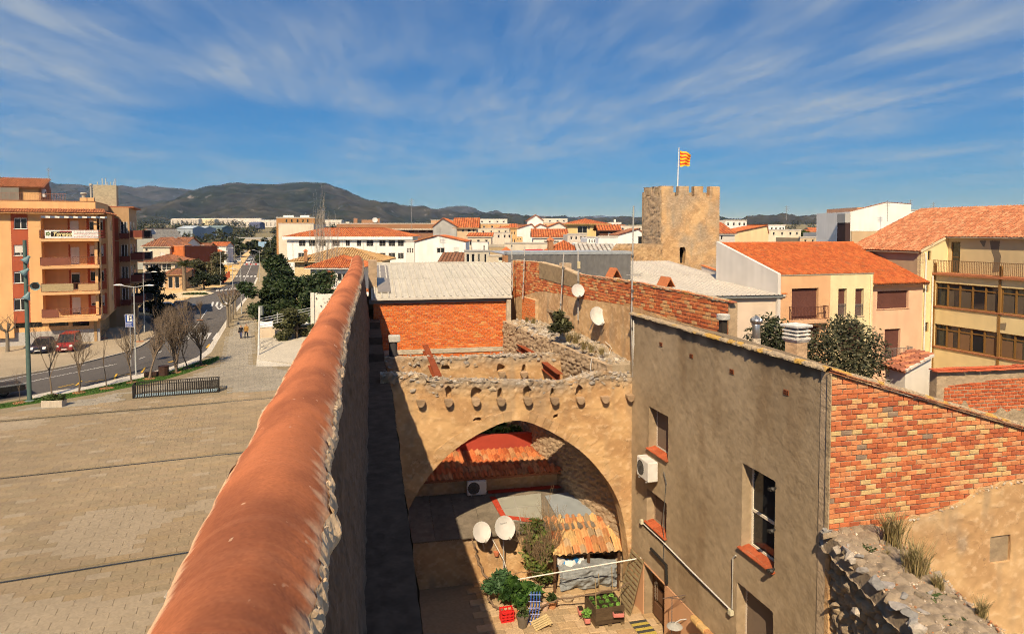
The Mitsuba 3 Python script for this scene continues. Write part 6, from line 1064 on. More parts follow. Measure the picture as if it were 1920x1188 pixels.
# second block along the shaded street
b2 = thing('balcony_block', 'shaded block of flats with dark jutting balconies along the side street', 'apartment block'); o2 = PA.P(2.3, 0, -13.4); PQ = Plane(o2, dsA); PF2 = Plane(o2, ufA); zr2 = PQ.st(262, 396)[1]; LQ = 12.5
part(b2, 'wall', [obox(o2 + UP * GZ - ufA * 9, ufA * 9, dsA * LQ, UP * (zr2 - GZ), (.42, .27, .15))], 'paint'); part(b2, 'eave', [obox(o2 + UP * (zr2) - ufA * 9, ufA * 9.6, dsA * (LQ + .3), UP * .18, (.36, .13, .07))], 'tile')
for i, z in enumerate(zfl):
    part(b2, 'red_panel', obox(PF2.P(-2.1, z - .4, .03), ufA * .8, -PF2.n * .02, UP * 3.0, AR), 'paint'); kw_ = part(b2, 'window', obox(PF2.P(-1.0, z + .5, .04), ufA * .75, -PF2.n * .02, UP * 1.6, DK), 'pane'); part(kw_, 'frame', [obox(PF2.P(-1.05 + .37 * q_, z + .45, .06), ufA * .07, -PF2.n * .03, UP * 1.7, (.6, .59, .56)) for q_ in range(3)], 'paint'); part(b2, 'front_balcony', obox(PF2.P(-1.2, z - .2, .5), ufA * 1.2, -PF2.n * .5, UP * .75, (.15, .045, .03)), 'paint')
    for j, (a_, b_) in enumerate(((.6, 4.4), (5.6, 10.6))):
        w_ = 1.5 if j == 0 else 2.2; part(b2, 'balcony', [obox(PQ.P(a_, z - .25, w_), dsA * (b_ - a_), -PQ.n * w_, UP * .25, (.36, .22, .13)), obox(PQ.P(a_, z, w_), dsA * (b_ - a_), -PQ.n * .08, UP * .95, (.17, .05, .035) if j == 0 else (.05, .04, .04)), obox(PQ.P(a_, z, w_ - .08), dsA * .08, -PQ.n * (w_ - .08), UP * .95, (.17, .05, .035) if j == 0 else (.05, .04, .04))], 'paint')
        k_ = part(b2, 'window', obox(PQ.P(a_ + .5, z, .03), dsA * 1.6, -PQ.n * .02, UP * 2.1, (.02, .02, .02)), 'pane')
        if j == 0: part(k_, 'frame', [obox(PQ.P(a_ + .45, z, .05), dsA * .07, -PQ.n * .04, UP * 2.15, (.6, .59, .56)), obox(PQ.P(a_ + 1.25, z, .05), dsA * .06, -PQ.n * .04, UP * 2.15, (.6, .59, .56)), obox(PQ.P(a_ + 2.05, z, .05), dsA * .07, -PQ.n * .04, UP * 2.15, (.6, .59, .56))], 'paint')
def dish(name_label, c, r, aim, base=None, group='satellite dishes', col=(.54, .54, .53), arm=True, logo=False):
    t = thing('satellite_dish', name_label, 'satellite dish', group); z = unit(aim); c = np.asarray(c, float); k = np.linspace(0, 1, 9); pr_ = [(r * x, .22 * r * x * x) for x in k]
    part(t, 'reflector', lathe(pr_ + [(r * 1.02, .22 * r + .006), (r * 1.0, .22 * r - .02)] + [(r * x, .22 * r * x * x - .022) for x in k[::-1]], c, 28, col, z), 'plain', True)
    x = unit(np.cross(z, UP)); dn = unit(np.cross(z, x)); dn = dn if dn[2] < 0 else -dn; e = c + z * r * .75 + dn * r * .95; part(t, 'feed_arm', tube([c + dn * r * .98 + z * .2 * r, e], .018, 5, (.4, .4, .4)), 'plain'); part(t, 'feed_head', tube([e + z * .05 - dn * .03, e - z * .08 + dn * .02], .045, 8, (.55, .55, .53)), 'plain')
    part(t, 'back_bracket', [cbox(c - z * .19, (.12, .12, .16), 0, (.2, .2, .2))], 'plain')
    if base is not None: part(t, 'mount_pole', tube([c - z * .1, *[np.asarray(q) for q in base]], .025, 6, (.42, .42, .41)), 'metal')
    if logo:
        xr = x if x[0] > 0 else -x
        for i in range(8): part(t, 'printed_mark', obox(c + xr * (-.30 + .085 * i) * r * 1.05 - dn * r * .34 + z * (.22 * r * ((.30 - .085 * i) ** 2 + .12) + .004), xr * r * .06, -dn * r * (.12 if i % 3 else .15), z * .004 if np.dot(np.cross(xr, -dn), z) > 0 else -z * .004, (.25, .25, .26)), 'plain')
    return t
SA = A(.55, -1.0, .75)
dish('grey satellite dish among the dark balconies of the flats', PQ.P(9.2, zfl[3] + .7, 2.35), .42, A(.9, -.6, .4), [PQ.P(9.2, zfl[3] + .3, 2.2)], 'satellite dishes')
# ---------------------------------------------------------------- street furniture, vehicles, people
GRN = (.075, .125, .115)
def bell(parent, c, aim, r=.28):
    z = unit(aim); k = part(parent, 'floodlight', lathe([(0, -.42), (.10, -.42), (.12, -.25), (.20, -.1), (r, .12), (r * 1.25, .16), (r * 1.2, .13), (0, .05)], c, 16, (.16, .26, .28), z), 'metal', True)
    part(k, 'lens', lathe([(0, .10), (r * 1.05, .10), (r * 1.05, .11), (0, .12)], c, 16, (.08, .08, .075), z), 'pane'); return k
t = thing('floodlight_post', 'tall green floodlight post with four bell lamps near the road at left', 'lamp post'); b = g(55.5, 752); hp = (752 - 447) / F * b[1]
part(t, 'post', tube([b, b + UP * 6, b + UP * 6.02, b + UP * hp], [.16, .155, .145, .13], 12, GRN), 'plain', True); part(t, 'base_plate', lathe([(0, 0), (.34, 0), (.34, .06), (.2, .1), (0, .1)], b, 14, (.16, .2, .2)), 'plain')
for x, y, aim in ((48, 488, A(-.55, -.4, -.9)), (45, 511, A(-.65, -.4, -.75)), (67, 535, A(.35, -.9, -.35)), (50, 557, A(-.3, -.3, -1))):
    c = at(x, y, b[1] - .2); bell(t, c, aim); part(t, 'lamp_bracket', tube([c, A(b[0], b[1], c[2])], .035, 6, GRN), 'plain')
def street_lamp(x, yb, yt, label, kind='single', side=1, d=None, group='street lamps along the road', r=.075, L=1.1):
    t = thing('street_lamp', label, 'street lamp', group); b = g(x, yb); h = (yb - yt) / F * b[1]; c = (.38, .40, .40); part(t, 'pole', tube([b, b + UP * h], [r, r * .7], 8, c), 'plain', True)
    for sg in ((-1, 1) if kind == 'double' else (side,)):
        e = b + UP * h + A(sg * L, -.15 * sg, .12); part(t, 'arm', tube([b + UP * h, b + UP * (h + .05) + A(sg * L * .5, 0, 0), e], r * .5, 6, c), 'plain'); part(t, 'lamp_head', hull([e + A(sg * x_, y_, z_) for x_, y_, z_ in ((-.1, -.10, 0), (-.1, .10, 0), (.75, -.17, .02), (.75, .17, .02), (.2, -.16, .12), (.2, .16, .12), (.6, -.1, .12), (.6, .1, .12), (.85, 0, .04))], (.72, .73, .74)), 'plain')
    return t
street_lamp(255, 703, 536, 'double armed street lamp beside the parking sign', 'double'); street_lamp(271, 622, 511, 'single armed lamp post right behind the double armed one', side=1)
for i, (x, yb, yt, sd) in enumerate(((414, 535, 471, 1), (428, 512, 465, 1), (437, 558, 497, -1), (452, 512, 472, 1), (487, 528, 470, -1), (440, 489, 460, 1), (449, 480, 453, 1), (453, 588, 505, -1), (427, 478, 445, 1), (345, 492, 446, -1), (507, 492, 450, -1), (496, 480, 447, -1), (440, 474, 444, 1))):
    street_lamp(x, yb, yt, ('lamp post by the brick gate piers', 'lamp post before the grey green willow', 'lamp post among the pollarded trees', 'lamp post at the far kerb by parked cars', 'lamp post at the right edge of the road', 'small far lamp post on the left pavement', 'smaller far lamp post further along', 'grey lamp post at the near end of the pollard row', 'far curved lamp above the white house', 'curved lamp over the orange house', 'far lamp by the dark trees on the right', 'far lamp post right of the road', 'farthest lamp by the bridge')[i], side=sd, r=.08)
t = thing('parking_sign', 'blue parking sign with a white letter P on a thin pole', 'sign'); d = 66.0; c0, c1_ = at(234, 589, d), at(250.5, 613, d); u = A(1, 0, 0); w, h = c1_[0] - c0[0], c0[2] - c1_[2]
part(t, 'pole', tube([A(c0[0] + w * .55, d + .06, GZ), A(c0[0] + w * .55, d + .06, c0[2])], .04, 6, (.4, .4, .4)), 'metal'); part(t, 'panel', obox(A(c0[0], d, c1_[2]), A(w, 0, 0), A(0, .04, 0), A(0, 0, h), (.60, .61, .63)), 'plain'); part(t, 'blue_field', obox(A(c0[0] + .03, d - .006, c1_[2] + .03), A(w - .06, 0, 0), A(0, .004, 0), A(0, 0, h - .06), (.02, .055, .24)), 'plain')
part(t, 'white_square', obox(A(c0[0] + w * .26, d - .012, c1_[2] + h * .44), A(w * .6, 0, 0), A(0, .004, 0), A(0, 0, h * .5), (.62, .62, .62)), 'plain'); lettering(t, 'P', h * .40, A(c0[0] + w * .40, d - .014, c1_[2] + h * .49), u, A(0, -1, 0), (.02, .03, .07), True)
part(t, 'print_line', [obox(A(c0[0] + w * .12, d - .012, c1_[2] + h * (.10 + .1 * k)), A(w * (.7 - .1 * (k % 2)), 0, 0), A(0, .004, 0), A(0, 0, h * .05), (.35, .38, .5)) for k in range(3)], 'plain')
# railing round the sunken skylight
t = thing('stair_railing', 'dark metal railing of upright slats round a sunken opening on the square', 'railing'); a, b = g(248.5, 747), g(410, 735); u = unit(b - a); v = np.cross(UP, u); L = np.linalg.norm(b - a); Dp = 1.25; hR = 1.05; RC2 = (.022, .020, .019)
for (p, q) in ((a, b), (a + v * Dp, b + v * Dp), (a, a + v * Dp), (b, b + v * Dp)):
    uu = unit(q - p); l = np.linalg.norm(q - p); vv = np.cross(UP, uu); part(t, 'rail', obox(p + UP * (hR - .05) - vv * .03, uu * l, vv * .06, UP * .05, RC2), 'plain'); part(t, 'rail', obox(p + UP * .04 - vv * .03, uu * l, vv * .06, UP * .04, RC2), 'plain')
    sl_ = mk(obox(A(-.035, -.012, .06), A(.07, 0, 0), A(0, .024, 0), A(0, 0, hR - .1), RC2), 'plain')
    for x in np.arange(.02, l, .165): place(t, 'slat', sl_, mat4(p + uu * x, uu, vv, UP))
part(t, 'skylight_glass', obox(a + u * .1 + v * .15 + UP * .05, u * (L - .2), v * (Dp - .3), UP * .05, (.42, .55, .56)), 'metal', label='pale blue skylight glass inside the railing')
def planter_box(label, px, py, w, d, h, rot):
    t = thing('planter', label, 'planter'); c = g(px, py); c = c + A(0, d / 2, 0); cs = A(math.cos(rot), math.sin(rot), 0); sn = A(-cs[1], cs[0], 0); col = (.47, .42, .34); th_ = .09
    for nm, o, x, y in (('front', c - cs * w / 2 - sn * d / 2, cs * w, sn * th_), ('back', c - cs * w / 2 + sn * (d / 2 - th_), cs * w, sn * th_), ('end', c - cs * w / 2 - sn * (d / 2 - th_), cs * th_, sn * (d - 2 * th_)), ('end', c + cs * (w / 2 - th_) - sn * (d / 2 - th_), cs * th_, sn * (d - 2 * th_))): part(t, nm + '_panel', obox(o, x, y, UP * h, col), 'ground')
    part(t, 'soil', obox(c - cs * (w / 2 - th_) - sn * (d / 2 - th_), cs * (w - 2 * th_), sn * (d - 2 * th_), UP * h * .85, (.05, .035, .02)), 'ground'); pl = thing('shrub', 'low dark green shrub growing in the white concrete planter', 'shrub'); part(pl, 'stem', tube([c + UP * h * .8, c + UP * (h + .5)], .03, 5, (.1, .07, .05)), 'paint'); part(pl, 'crown', leaves([(c + cs * x + UP * (h + .15), A(.35, .3, .28)) for x in (-.45, -.1, .25, .5)], 900, .11, 5, BUSH), 'leaf')
planter_box('white concrete planter with a dark shrub at the edge of the square', 95.5, 764, 1.45, .7, .52, .12)
t = thing('steel_kiosk', 'rusty brown steel cabinet with a low bench box among the bare trees', 'cabinet'); b = g(307, 704); part(t, 'cabinet', lathe([(0, 0), (.44, 0), (.44, .82), (.40, .86), (0, .86)], b, 10, (.055, .028, .02)), 'plain'); part(t, 'lid', lathe([(0, .86), (.47, .86), (.47, .91), (0, .92)], b, 10, (.04, .02, .015)), 'plain'); part(t, 'bench_box', chbox(b + A(-.95, -.25, 0), (1.2, .5, .42), .25, (.06, .032, .022), .03, True), 'plain')
def car(label, px, py, rot, L=4.1, W=1.72, H=1.5, col=(.3, .02, .02), style='hatch', group=None, cat='car', z=RZ):
    t = thing('parked_car' if group is None else 'car', label, cat, group); c = g(px, py, z); cs = A(math.cos(rot), math.sin(rot), 0); sn = A(-cs[1], cs[0], 0)
    P = lambda x, y, h_: c + cs * x + sn * y + UP * h_
    hw = W / 2; hb = H * (.56 if style != 'van' else .52); nose = L * .5
    prof = {'hatch': [(-L / 2, .28), (-L / 2, hb), (-L / 2 + .1, hb + .08), (L * .22, hb + .02), (nose - .25, hb - .12), (nose - .02, hb - .32), (nose, .26)], 'van': [(-L / 2, .28), (-L / 2, hb + .1), (L * .25, hb + .06), (nose - .3, hb - .02), (nose - .03, hb - .28), (nose, .26)]}[style]
    body = [hull([P(x, s * (hw - (.06 if h_ < .4 else .02) - (.08 if abs(x) > L * .46 else 0)), h_) for x, h_ in prof for s in (-1, 1)] + [P(x, s * hw, hb * .62) for x in (-L * .42, L * .36) for s in (-1, 1)], col)]; part(t, 'body', body, 'carpaint', 20)
    rx = (-L * .46, -L * .36, L * .02, L * .26) if style == 'hatch' else (-L * .49, -L * .46, L * .10, L * .30); tw_ = hw * (.74 if style == 'hatch' else .82)
    part(t, 'window_band', hull([P(x, s * hw * .95, hb) for x in (rx[0], rx[3]) for s in (-1, 1)] + [P(x, s * tw_, H - .06) for x in (rx[1], rx[2]) for s in (-1, 1)], (.02, .02, .022)), 'pane')
    part(t, 'roof', hull([P(x, s * tw_, H - .05) for x in (rx[1] - .03, rx[2] + .03) for s in (-1, 1)] + [P(x, s * tw_ * .9, H) for x in (rx[1] + .15, rx[2] - .15) for s in (-1, 1)], col), 'carpaint')
    for s in (-1, 1):
        for (xa, xb) in ((rx[0], rx[1]), (-L * .12, -L * .12), (rx[3], rx[2])) + (((-L * .30, -L * .30),) if style == 'van' else ()): part(t, 'pillar', hull([P(xa + e, s * (hw * .95 + k), hb - .02) for e in (-.06, .06) for k in (-.03, .012)] + [P(xb + e, s * (tw_ + k), H - .05) for e in (-.05, .05) for k in (-.03, .012)], col), 'carpaint')
        part(t, 'headlight', hull([P(nose - .30 + e * .28, s * (hw - .12 - k * .3), hb - .20 - e * .14 + h_) for e in (0, 1) for k in (0, 1) for h_ in (0, .12)], (.75, .76, .78)), 'metal'); part(t, 'mirror', chbox(P(rx[3] - .25, s * (hw + .1), hb + .1), (.12, .2, .14), rot, col, .03), 'carpaint'); part(t, 'tail_light', hull([P(-L / 2 + .05 - e * .08, s * (hw - .06 - k * .14), hb - .05 - h_) for e in (0, 1) for k in (0, 1) for h_ in (0, .25)], (.35, .02, .02)), 'metal')
        for x in (-L * .30, L * .31):
            ax = sn * s; w_ = part(t, 'wheel', lathe([(0, -.1), (.20, -.1), (.29, -.1), (.31, -.06), (.31, .06), (.29, .1), (.2, .1)], P(x, s * (hw - .12), .31), 16, (.018, .018, .018), ax), 'plain', 40); part(w_, 'rim', lathe([(0, .075), (.05, .10), (.20, .085), (.21, .105), (.2, .11)], P(x, s * (hw - .12), .31), 10, (.42, .42, .43), ax), 'metal')
    part(t, 'bumper', hull([P(nose + .03, s * hw * .8, h_) for s in (-1, 1) for h_ in (.25, .46)] + [P(nose - .25, s * hw * .97, h_) for s in (-1, 1) for h_ in (.25, .46)], np.asarray(col) * .8), 'carpaint'); part(t, 'number_plate', obox(P(nose + .045, -.26, .33), sn * .52, -cs * .02, UP * .11, (.65, .65, .62)), 'plain'); part(t, 'grille', obox(P(nose + .005, -.35, .50), sn * .7, -cs * .05, UP * .12, (.02, .02, .02)), 'plain')
    return t
car('dark red people carrier van parked facing out before the flats', 129, 655, -1.2, 4.3, 1.78, 1.85, (.26, .012, .014), 'van', z=GZ); car('dark blue hatchback parked left of the red van', 80, 658, -1.2, 4.0, 1.7, 1.45, (.012, .016, .045), z=GZ)
for i, (x, y, rot, c, lab) in enumerate(((288, 585, .4, (.05, .07, .16), 'dark blue car parked in the deep shade, leftmost of the row'), (318, 583, .4, (.42, .43, .45), 'silver car parked in the deep shade, middle of the row'), (347, 580, .4, (.04, .045, .06), 'dark grey car parked in the deep shade, right of the silver one'), (466, 494, -1.25, (.62, .64, .66), 'white car coming towards the red and white crossing'), (470, 487, -1.25, (.25, .3, .36), 'grey blue car just behind the white car on the road'), (484, 480, 1.9, (.66, .66, .66), 'white van driving away on the right lane'), (475, 474, 1.9, (.28, .03, .03), 'small red car near the bridge'), (482, 473, 1.9, (.04, .04, .05), 'small black car next to the red one near the bridge'), (448, 491, -1.2, (.5, .52, .54), 'light car parked on the left kerb by the bins'), (441, 496, -1.2, (.05, .05, .06), 'black car parked on the left kerb'), (487, 468.5, 1.9, (.6, .6, .6), 'tiny white car beside the bridge'))):
    car(lab, x, y, rot, 4.2, 1.75, 1.5 if i != 5 else 2.0, c, 'van' if i == 5 else 'hatch', 'cars on the side street' if i < 3 else 'cars along the far road')
car('blue car half hidden behind the white terrace', 519, 613, .15, 4.3, 1.75, 1.45, (.02, .11, .42), z=GZ)
# black lorry flat bed entering at the left frame edge
t = thing('flatbed_lorry', 'rear of a black flatbed lorry with a shiny wheel at the lower left frame edge', 'lorry'); a = g(-60, 760, RZ); b = g(50, 743, RZ); u = unit(b - a); v = np.cross(UP, u); Lk = np.linalg.norm(b - a); a = a + v * .2
part(t, 'chassis', obox(a + UP * .5, u * Lk, v * 2.1, UP * .35, (.012, .012, .013)), 'plain'); part(t, 'bed', obox(a + UP * .88, u * Lk, v * 2.2, UP * .10, (.02, .02, .022)), 'plain'); part(t, 'side_board', obox(a + UP * .98, u * Lk, v * .06, UP * .10, (.16, .18, .2)), 'metal'); part(t, 'mudguard', obox(a + u * (Lk * .42) + UP * .62 - v * .03, u * 1.2, v * .3, UP * .3, (.012, .012, .012)), 'plain')
wc = onz(7, 742, RZ) + UP * .34 + v * .02; w_ = part(t, 'wheel', lathe([(0, -.12), (.24, -.12), (.36, -.1), (.37, .1), (.30, .12), (.26, .12)], wc, 24, (.015, .015, .015), -v), 'plain', 40); part(w_, 'rim', lathe([(.26, .10), (.28, .13), (.24, .125), (.20, .05), (.06, .05), (.05, .10), (0, .10)], wc, 24, (.6, .6, .6), -v), 'steel', True)
part(w_, 'spoke', [obox(wc - v * .09 + (u * math.cos(k) + UP * math.sin(k)) * .05 - np.cross(v, u * math.cos(k) + UP * math.sin(k)) * .02, (u * math.cos(k) + UP * math.sin(k)) * .19, np.cross(v, u * math.cos(k) + UP * math.sin(k)) * .04, -v * .02 if np.dot(np.cross(u * math.cos(k) + UP * math.sin(k), np.cross(v, u * math.cos(k) + UP * math.sin(k))), -v) > 0 else v * .02, (.5, .5, .5)) for k in np.arange(0, 6.28, 1.047)], 'metal', kind='stuff'); part(t, 'tail_lamp', obox(b + UP * .6 + v * .3, u * .05, v * .25, UP * .12, (.4, .03, .02)), 'plain')
import manifold3d as m3
def capsule_body(J, bones, refine=.035):
    def ball(p, r): return m3.Manifold.sphere(r, 14).translate(tuple(float(q) for q in p))
    parts_ = [m3.Manifold.batch_hull([ball(J[a][0], J[a][1]), ball(J[b][0], J[b][1])]) for a, b in bones]
    mm = m3.Manifold.batch_boolean(parts_, m3.OpType.Add).refine_to_length(refine).to_mesh(); tm = trimesh.Trimesh(np.array(mm.vert_properties[:, :3]), np.array(mm.tri_verts), process=True); trimesh.smoothing.filter_taubin(tm, iterations=4); return tm
def person(label, px, py, H, rot, jacket, legs, hair, bag=None, swing=.16):
    t = thing('person', label, 'person'); b = g(px, py); k = H / 1.75; cs, sn = math.cos(rot), math.sin(rot)
    W = lambda p: b + A(cs * p[0] - sn * p[1], sn * p[0] + cs * p[1], p[2]) * k        # x to the side, -y is forward
    S = swing
    J = {'pel': (A(0, 0, .95), .135), 'wst': (A(0, 0, 1.12), .125), 'chs': (A(0, .01, 1.32), .15), 'nk': (A(0, 0, 1.48), .06), 'nk2': (A(0, -.01, 1.55), .055), 'hd0': (A(0, -.02, 1.63), .092), 'hd1': (A(0, -.01, 1.68), .092)}
    for s, nm in ((-1, 'l'), (1, 'r')):
        w = s * S; J |= {nm + 'sh': (A(s * .18, 0, 1.42), .075), nm + 'el': (A(s * .25, w * .35, 1.14), .055), nm + 'wr': (A(s * .24, w * .6 - .08, .90), .04), nm + 'hp': (A(s * .09, 0, .92), .11), nm + 'kn': (A(s * .10, -w * .75 - .03, .50), .075), nm + 'an': (A(s * .10, -w * 1.1 + .06 * (w < 0), .09), .05), nm + 'he': (A(s * .10, -w * 1.1 + .06, .055), .05), nm + 'to': (A(s * .11, -w * 1.1 - .14, .045), .04), nm + 'hn': (A(s * .24, w * .65 - .12, .82), .03)}
    J = {n_: (W(p), r_ * k) for n_, (p, r_) in J.items()}
    bones = [('pel', 'wst'), ('wst', 'chs'), ('chs', 'nk'), ('nk', 'nk2'), ('nk2', 'hd0'), ('hd0', 'hd1')]
    for nm in 'lr': bones += [('chs', nm + 'sh'), (nm + 'sh', nm + 'el'), (nm + 'el', nm + 'wr'), (nm + 'wr', nm + 'hn'), ('pel', nm + 'hp'), (nm + 'hp', nm + 'kn'), (nm + 'kn', nm + 'an'), (nm + 'an', nm + 'he'), (nm + 'he', nm + 'to')]
    tm = capsule_body(J, bones); V = np.array(tm.vertices); Fc = np.array(tm.faces); zc = (V[Fc].mean(1)[:, 2] - GZ) / k; SK = (.50, .29, .20)
    reg = [(zc > 1.50, SK, 'body'), (zc <= .11, (.03, .025, .02), None), ((zc > .11) & (zc <= .92), legs, None)]
    ps = []
    hands = np.zeros(len(Fc), bool)
    for nm in 'lr': hands |= np.linalg.norm(V[Fc].mean(1) - J[nm + 'hn'][0], axis=1) < .065 * k
    up = (zc > .92) & (zc <= 1.50) & ~hands
    for m_, c_ in ((zc > 1.50, SK), (hands, SK), ((zc <= .11) & ~hands, (.03, .025, .02)), ((zc > .11) & (zc <= .92) & ~hands, legs), (up, jacket)): ps.append((V, Fc[m_], c_))
    part(t, 'body', ps, 'paint', True); hd = J['hd1'][0]; fwd = W(A(0, -1, 0)) - W(A(0, 0, 0)); fwd = unit(fwd)
    hm = trimesh.creation.icosphere(2, .108 * k); hv = np.array(hm.vertices); kp = (hv[:, 2] > -.02) | (hv @ fwd < -.02); fz = np.array(hm.faces)[kp[np.array(hm.faces)].all(1) & ((hv @ fwd) < .075)[np.array(hm.faces)].all(1)]; part(t, 'hair', (hv + hd + UP * .012, fz, hair), 'paint', True)
    # jacket hem and sleeves over the body, face and fingers
    jt = {n_: (J[n_][0], J[n_][1] * 1.16) for n_ in ('pel', 'wst', 'chs', 'lsh', 'lel', 'lwr', 'rsh', 'rel', 'rwr')}; jm = capsule_body(jt, [('pel', 'wst'), ('wst', 'chs'), ('chs', 'lsh'), ('chs', 'rsh'), ('lsh', 'lel'), ('lel', 'lwr'), ('rsh', 'rel'), ('rel', 'rwr')]); part(t, 'jacket', (np.array(jm.vertices), np.array(jm.faces), jacket), 'paint', True)
    sd = np.cross(fwd, UP)
    part(t, 'face', [lathe([(0, -.014), (.014, 0), (0, .014)], hd + fwd * .092 * k + sd * s * .034 * k + UP * .005, 6, (.03, .02, .015)) for s in (-1, 1)] + [hull([hd + fwd * .09 * k - UP * .01, hd + fwd * .118 * k - UP * .035, hd + fwd * .09 * k + sd * .016 - UP * .04, hd + fwd * .09 * k - sd * .016 - UP * .04], SK), obox(hd + fwd * .090 * k - sd * .022 - UP * .068, sd * .044, fwd * .006, UP * .01, (.32, .10, .08))], 'paint')
    for nm, s in (('l', -1), ('r', 1)): part(t, 'fingers', [tube([J[nm + 'hn'][0] + fwd * (i - 1.5) * .02, J[nm + 'hn'][0] + fwd * (i - 1.5) * .022 - UP * .05 * k, J[nm + 'hn'][0] + fwd * ((i - 1.5) * .022 + .01) - UP * (.085 - .008 * abs(i - 1.4)) * k], .009, 5, SK) for i in range(4)] + [tube([J[nm + 'hn'][0] + fwd * .03, J[nm + 'hn'][0] + fwd * .055 - UP * .035], .010, 5, SK)], 'paint')
    if bag: k_ = part(t, 'shoulder_bag', chbox(W(A(-.27, .05, .95)), (.16, .30, .26), rot, bag, .04), 'paint'); part(k_, 'strap', tube([W(A(-.27, .02, 1.06)), W(A(-.2, .0, 1.48)), W(A(-.15, .1, 1.44))], .015, 5, bag), 'paint')
    return t
person('person in a dark jacket and jeans with a shoulder bag, left of the walking pair', 452, 634.5, 1.60, .15, (.02, .02, .024), (.07, .075, .14), (.02, .015, .012), (.02, .018, .02)); person('person in an ochre brown jacket and dark trousers, right of the walking pair', 462, 634, 1.76, .05, (.30, .17, .05), (.02, .022, .028), (.03, .022, .016), None, -.16)
# white terrace with silver rails beside the square
wt = thing('white_terrace', 'white walled ramp terrace with sloping silver handrails beside the pavement', 'terrace'); c = g(488, 634); e = g(640, 626); u = unit(e - c); v = np.cross(UP, u); TB = 1.42; Lt = np.linalg.norm(e - c) + 2
part(wt, 'wall', obox(c, u * Lt, v * 4.2, UP * (TB - .08), (.62, .52, .40)), 'paint'); part(wt, 'top_slab', obox(c + UP * (TB - .08) - u * .05 - v * .08, u * (Lt + .1), v * 4.4, UP * .16, (.76, .76, .76)), 'paint')
part(wt, 'lower_floor', extr(Polygon(gp2([(484, 636), (640, 628), (720, 680), (600, 690), (483, 676)])), .3, A(0, 0, GZ + .16), A(1, 0, 0), A(0, 1, 0), (.40, .37, .31)), 'ground'); 
for i in range(3): part(wt, 'step', extr(Polygon(gp2([(482.5, 666 + 4 * i), (620, 664 + 4 * i), (620, 677 + 4 * i), (481 - .3 * i, 679 + 4 * i)])), .12, A(0, 0, GZ + .12 - .04 * i), A(1, 0, 0), A(0, 1, 0), (.44, .42, .37)), 'ground')
SV = (.45, .47, .49); dR = 83.0
part(wt, 'post', tube([g(484.5, 668), at(486.5, 576, 74)], .10, 8, (.50, .51, .51)), 'metal'); 
for (ya, yb_) in ((597, 576), (601.5, 580.5), (606, 586), (611, 590)): part(wt, 'handrail', tube([at(487, ya, 80), at(586, yb_, 84)], .045, 6, SV), 'metal')
for x in (520, 543, 585): part(wt, 'rail_post', tube([at(x, 592 - (x - 487) * .2, 80 + (x - 487) * .04), at(x, 614 - (x - 487) * .25, 80 + (x - 487) * .04)], .05, 6, SV), 'metal')
for x0, x1, yt, yb_ in ((489, 495, 634, 655), (489, 510, 632, 650)): part(wt, 'gate_rail', [tube([g(x0, 659), g(x0, 659) + UP * .9, at(x1, yt, 76) - UP * .2, g(x1, yb_)], .03, 5, (.25, .24, .22)), tube([g(x0, 659) + UP * .45, g(x1, yb_) + UP * .5], .025, 5, (.25, .24, .22))], 'metal')
part(wt, 'meter_box', cbox(at(489, 582, 80), (.5, .4, 1.1), 0, (.18, .20, .19)), 'plain')
wh = thing('white_outbuilding', 'white flat outbuilding with small vents behind the coping, orange tiles above', 'outbuilding'); c = at(584, 552, 84); part(wh, 'wall', [obox(A(c[0], c[1], GZ), A(9, .6, 0), A(-.3, 5, 0), UP * (c[2] - GZ), (.66, .63, .57))], 'paint'); part(wh, 'pier', cbox(A(c[0] + .15, c[1] - .1, 0) + UP * (c[2] + .1 + GZ) / 2, (.42, .4, c[2] + .35 - GZ), .06, (.66, .63, .57)), 'paint')
for x, y in ((593, 559), (588, 566), (602, 573)): part(wh, 'vent', lathe([(0, 0), (.09, 0), (.09, .03), (0, .03)], at(x, y, 83.9), 10, (.04, .04, .04), A(0, -1, 0)), 'plain')
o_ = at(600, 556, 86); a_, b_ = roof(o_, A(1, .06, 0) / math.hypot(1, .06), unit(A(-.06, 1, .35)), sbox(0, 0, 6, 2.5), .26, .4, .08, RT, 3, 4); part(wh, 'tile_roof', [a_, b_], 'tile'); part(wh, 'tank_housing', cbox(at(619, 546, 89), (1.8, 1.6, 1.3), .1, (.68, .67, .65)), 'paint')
# ---------------------------------------------------------------- houses along the street and the town beyond
CR, WHT, TAN, BRN, GRY, YEL, OCH = (.62, .55, .44), (.72, .71, .69), (.52, .42, .30), (.22, .115, .07), (.38, .38, .37), (.62, .47, .22), (.58, .38, .18)
W0 = (.45, .44, .42)
# left of the road
t, pl, L, zt = house('street_house', 'cream and white house with low red roofs behind the palm', 268, 318, 462, 182, 14, (.58, .53, .43), 'hip', 2.4, RTD, [(272, 466, 277, 471, 'one'), (278, 466, 284, 471, 'one', .9), (300, 473, 309, 481, 'one', .95)], .08, over=.5, pitch=.6)
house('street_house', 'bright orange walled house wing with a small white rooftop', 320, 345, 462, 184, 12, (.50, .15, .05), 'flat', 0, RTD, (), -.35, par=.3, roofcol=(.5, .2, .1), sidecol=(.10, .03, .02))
house('street_house', 'white rooftop storey with red roof above the orange house wing', 322, 346, 458, 200, 10, WHT, 'gable', 2.0, RTD, [(331, 458, 335, 462, 'one')], .0, over=.6)
t, pl, L, zt = house('veranda_house', 'villa with a glazed white veranda under a ribbed hipped tile roof', 268, 328, 491, 159, 10, (.50, .44, .36), 'hip', 1.5, RTD, [(271, 496, 278, 505, 'h'), (281, 494, 291, 506, 'two'), (293, 494, 302, 506, 'grid'), (303, 494, 321, 506, 'grid')], .03, over=.8, pitch=.42, wcol=(.75, .75, .74))
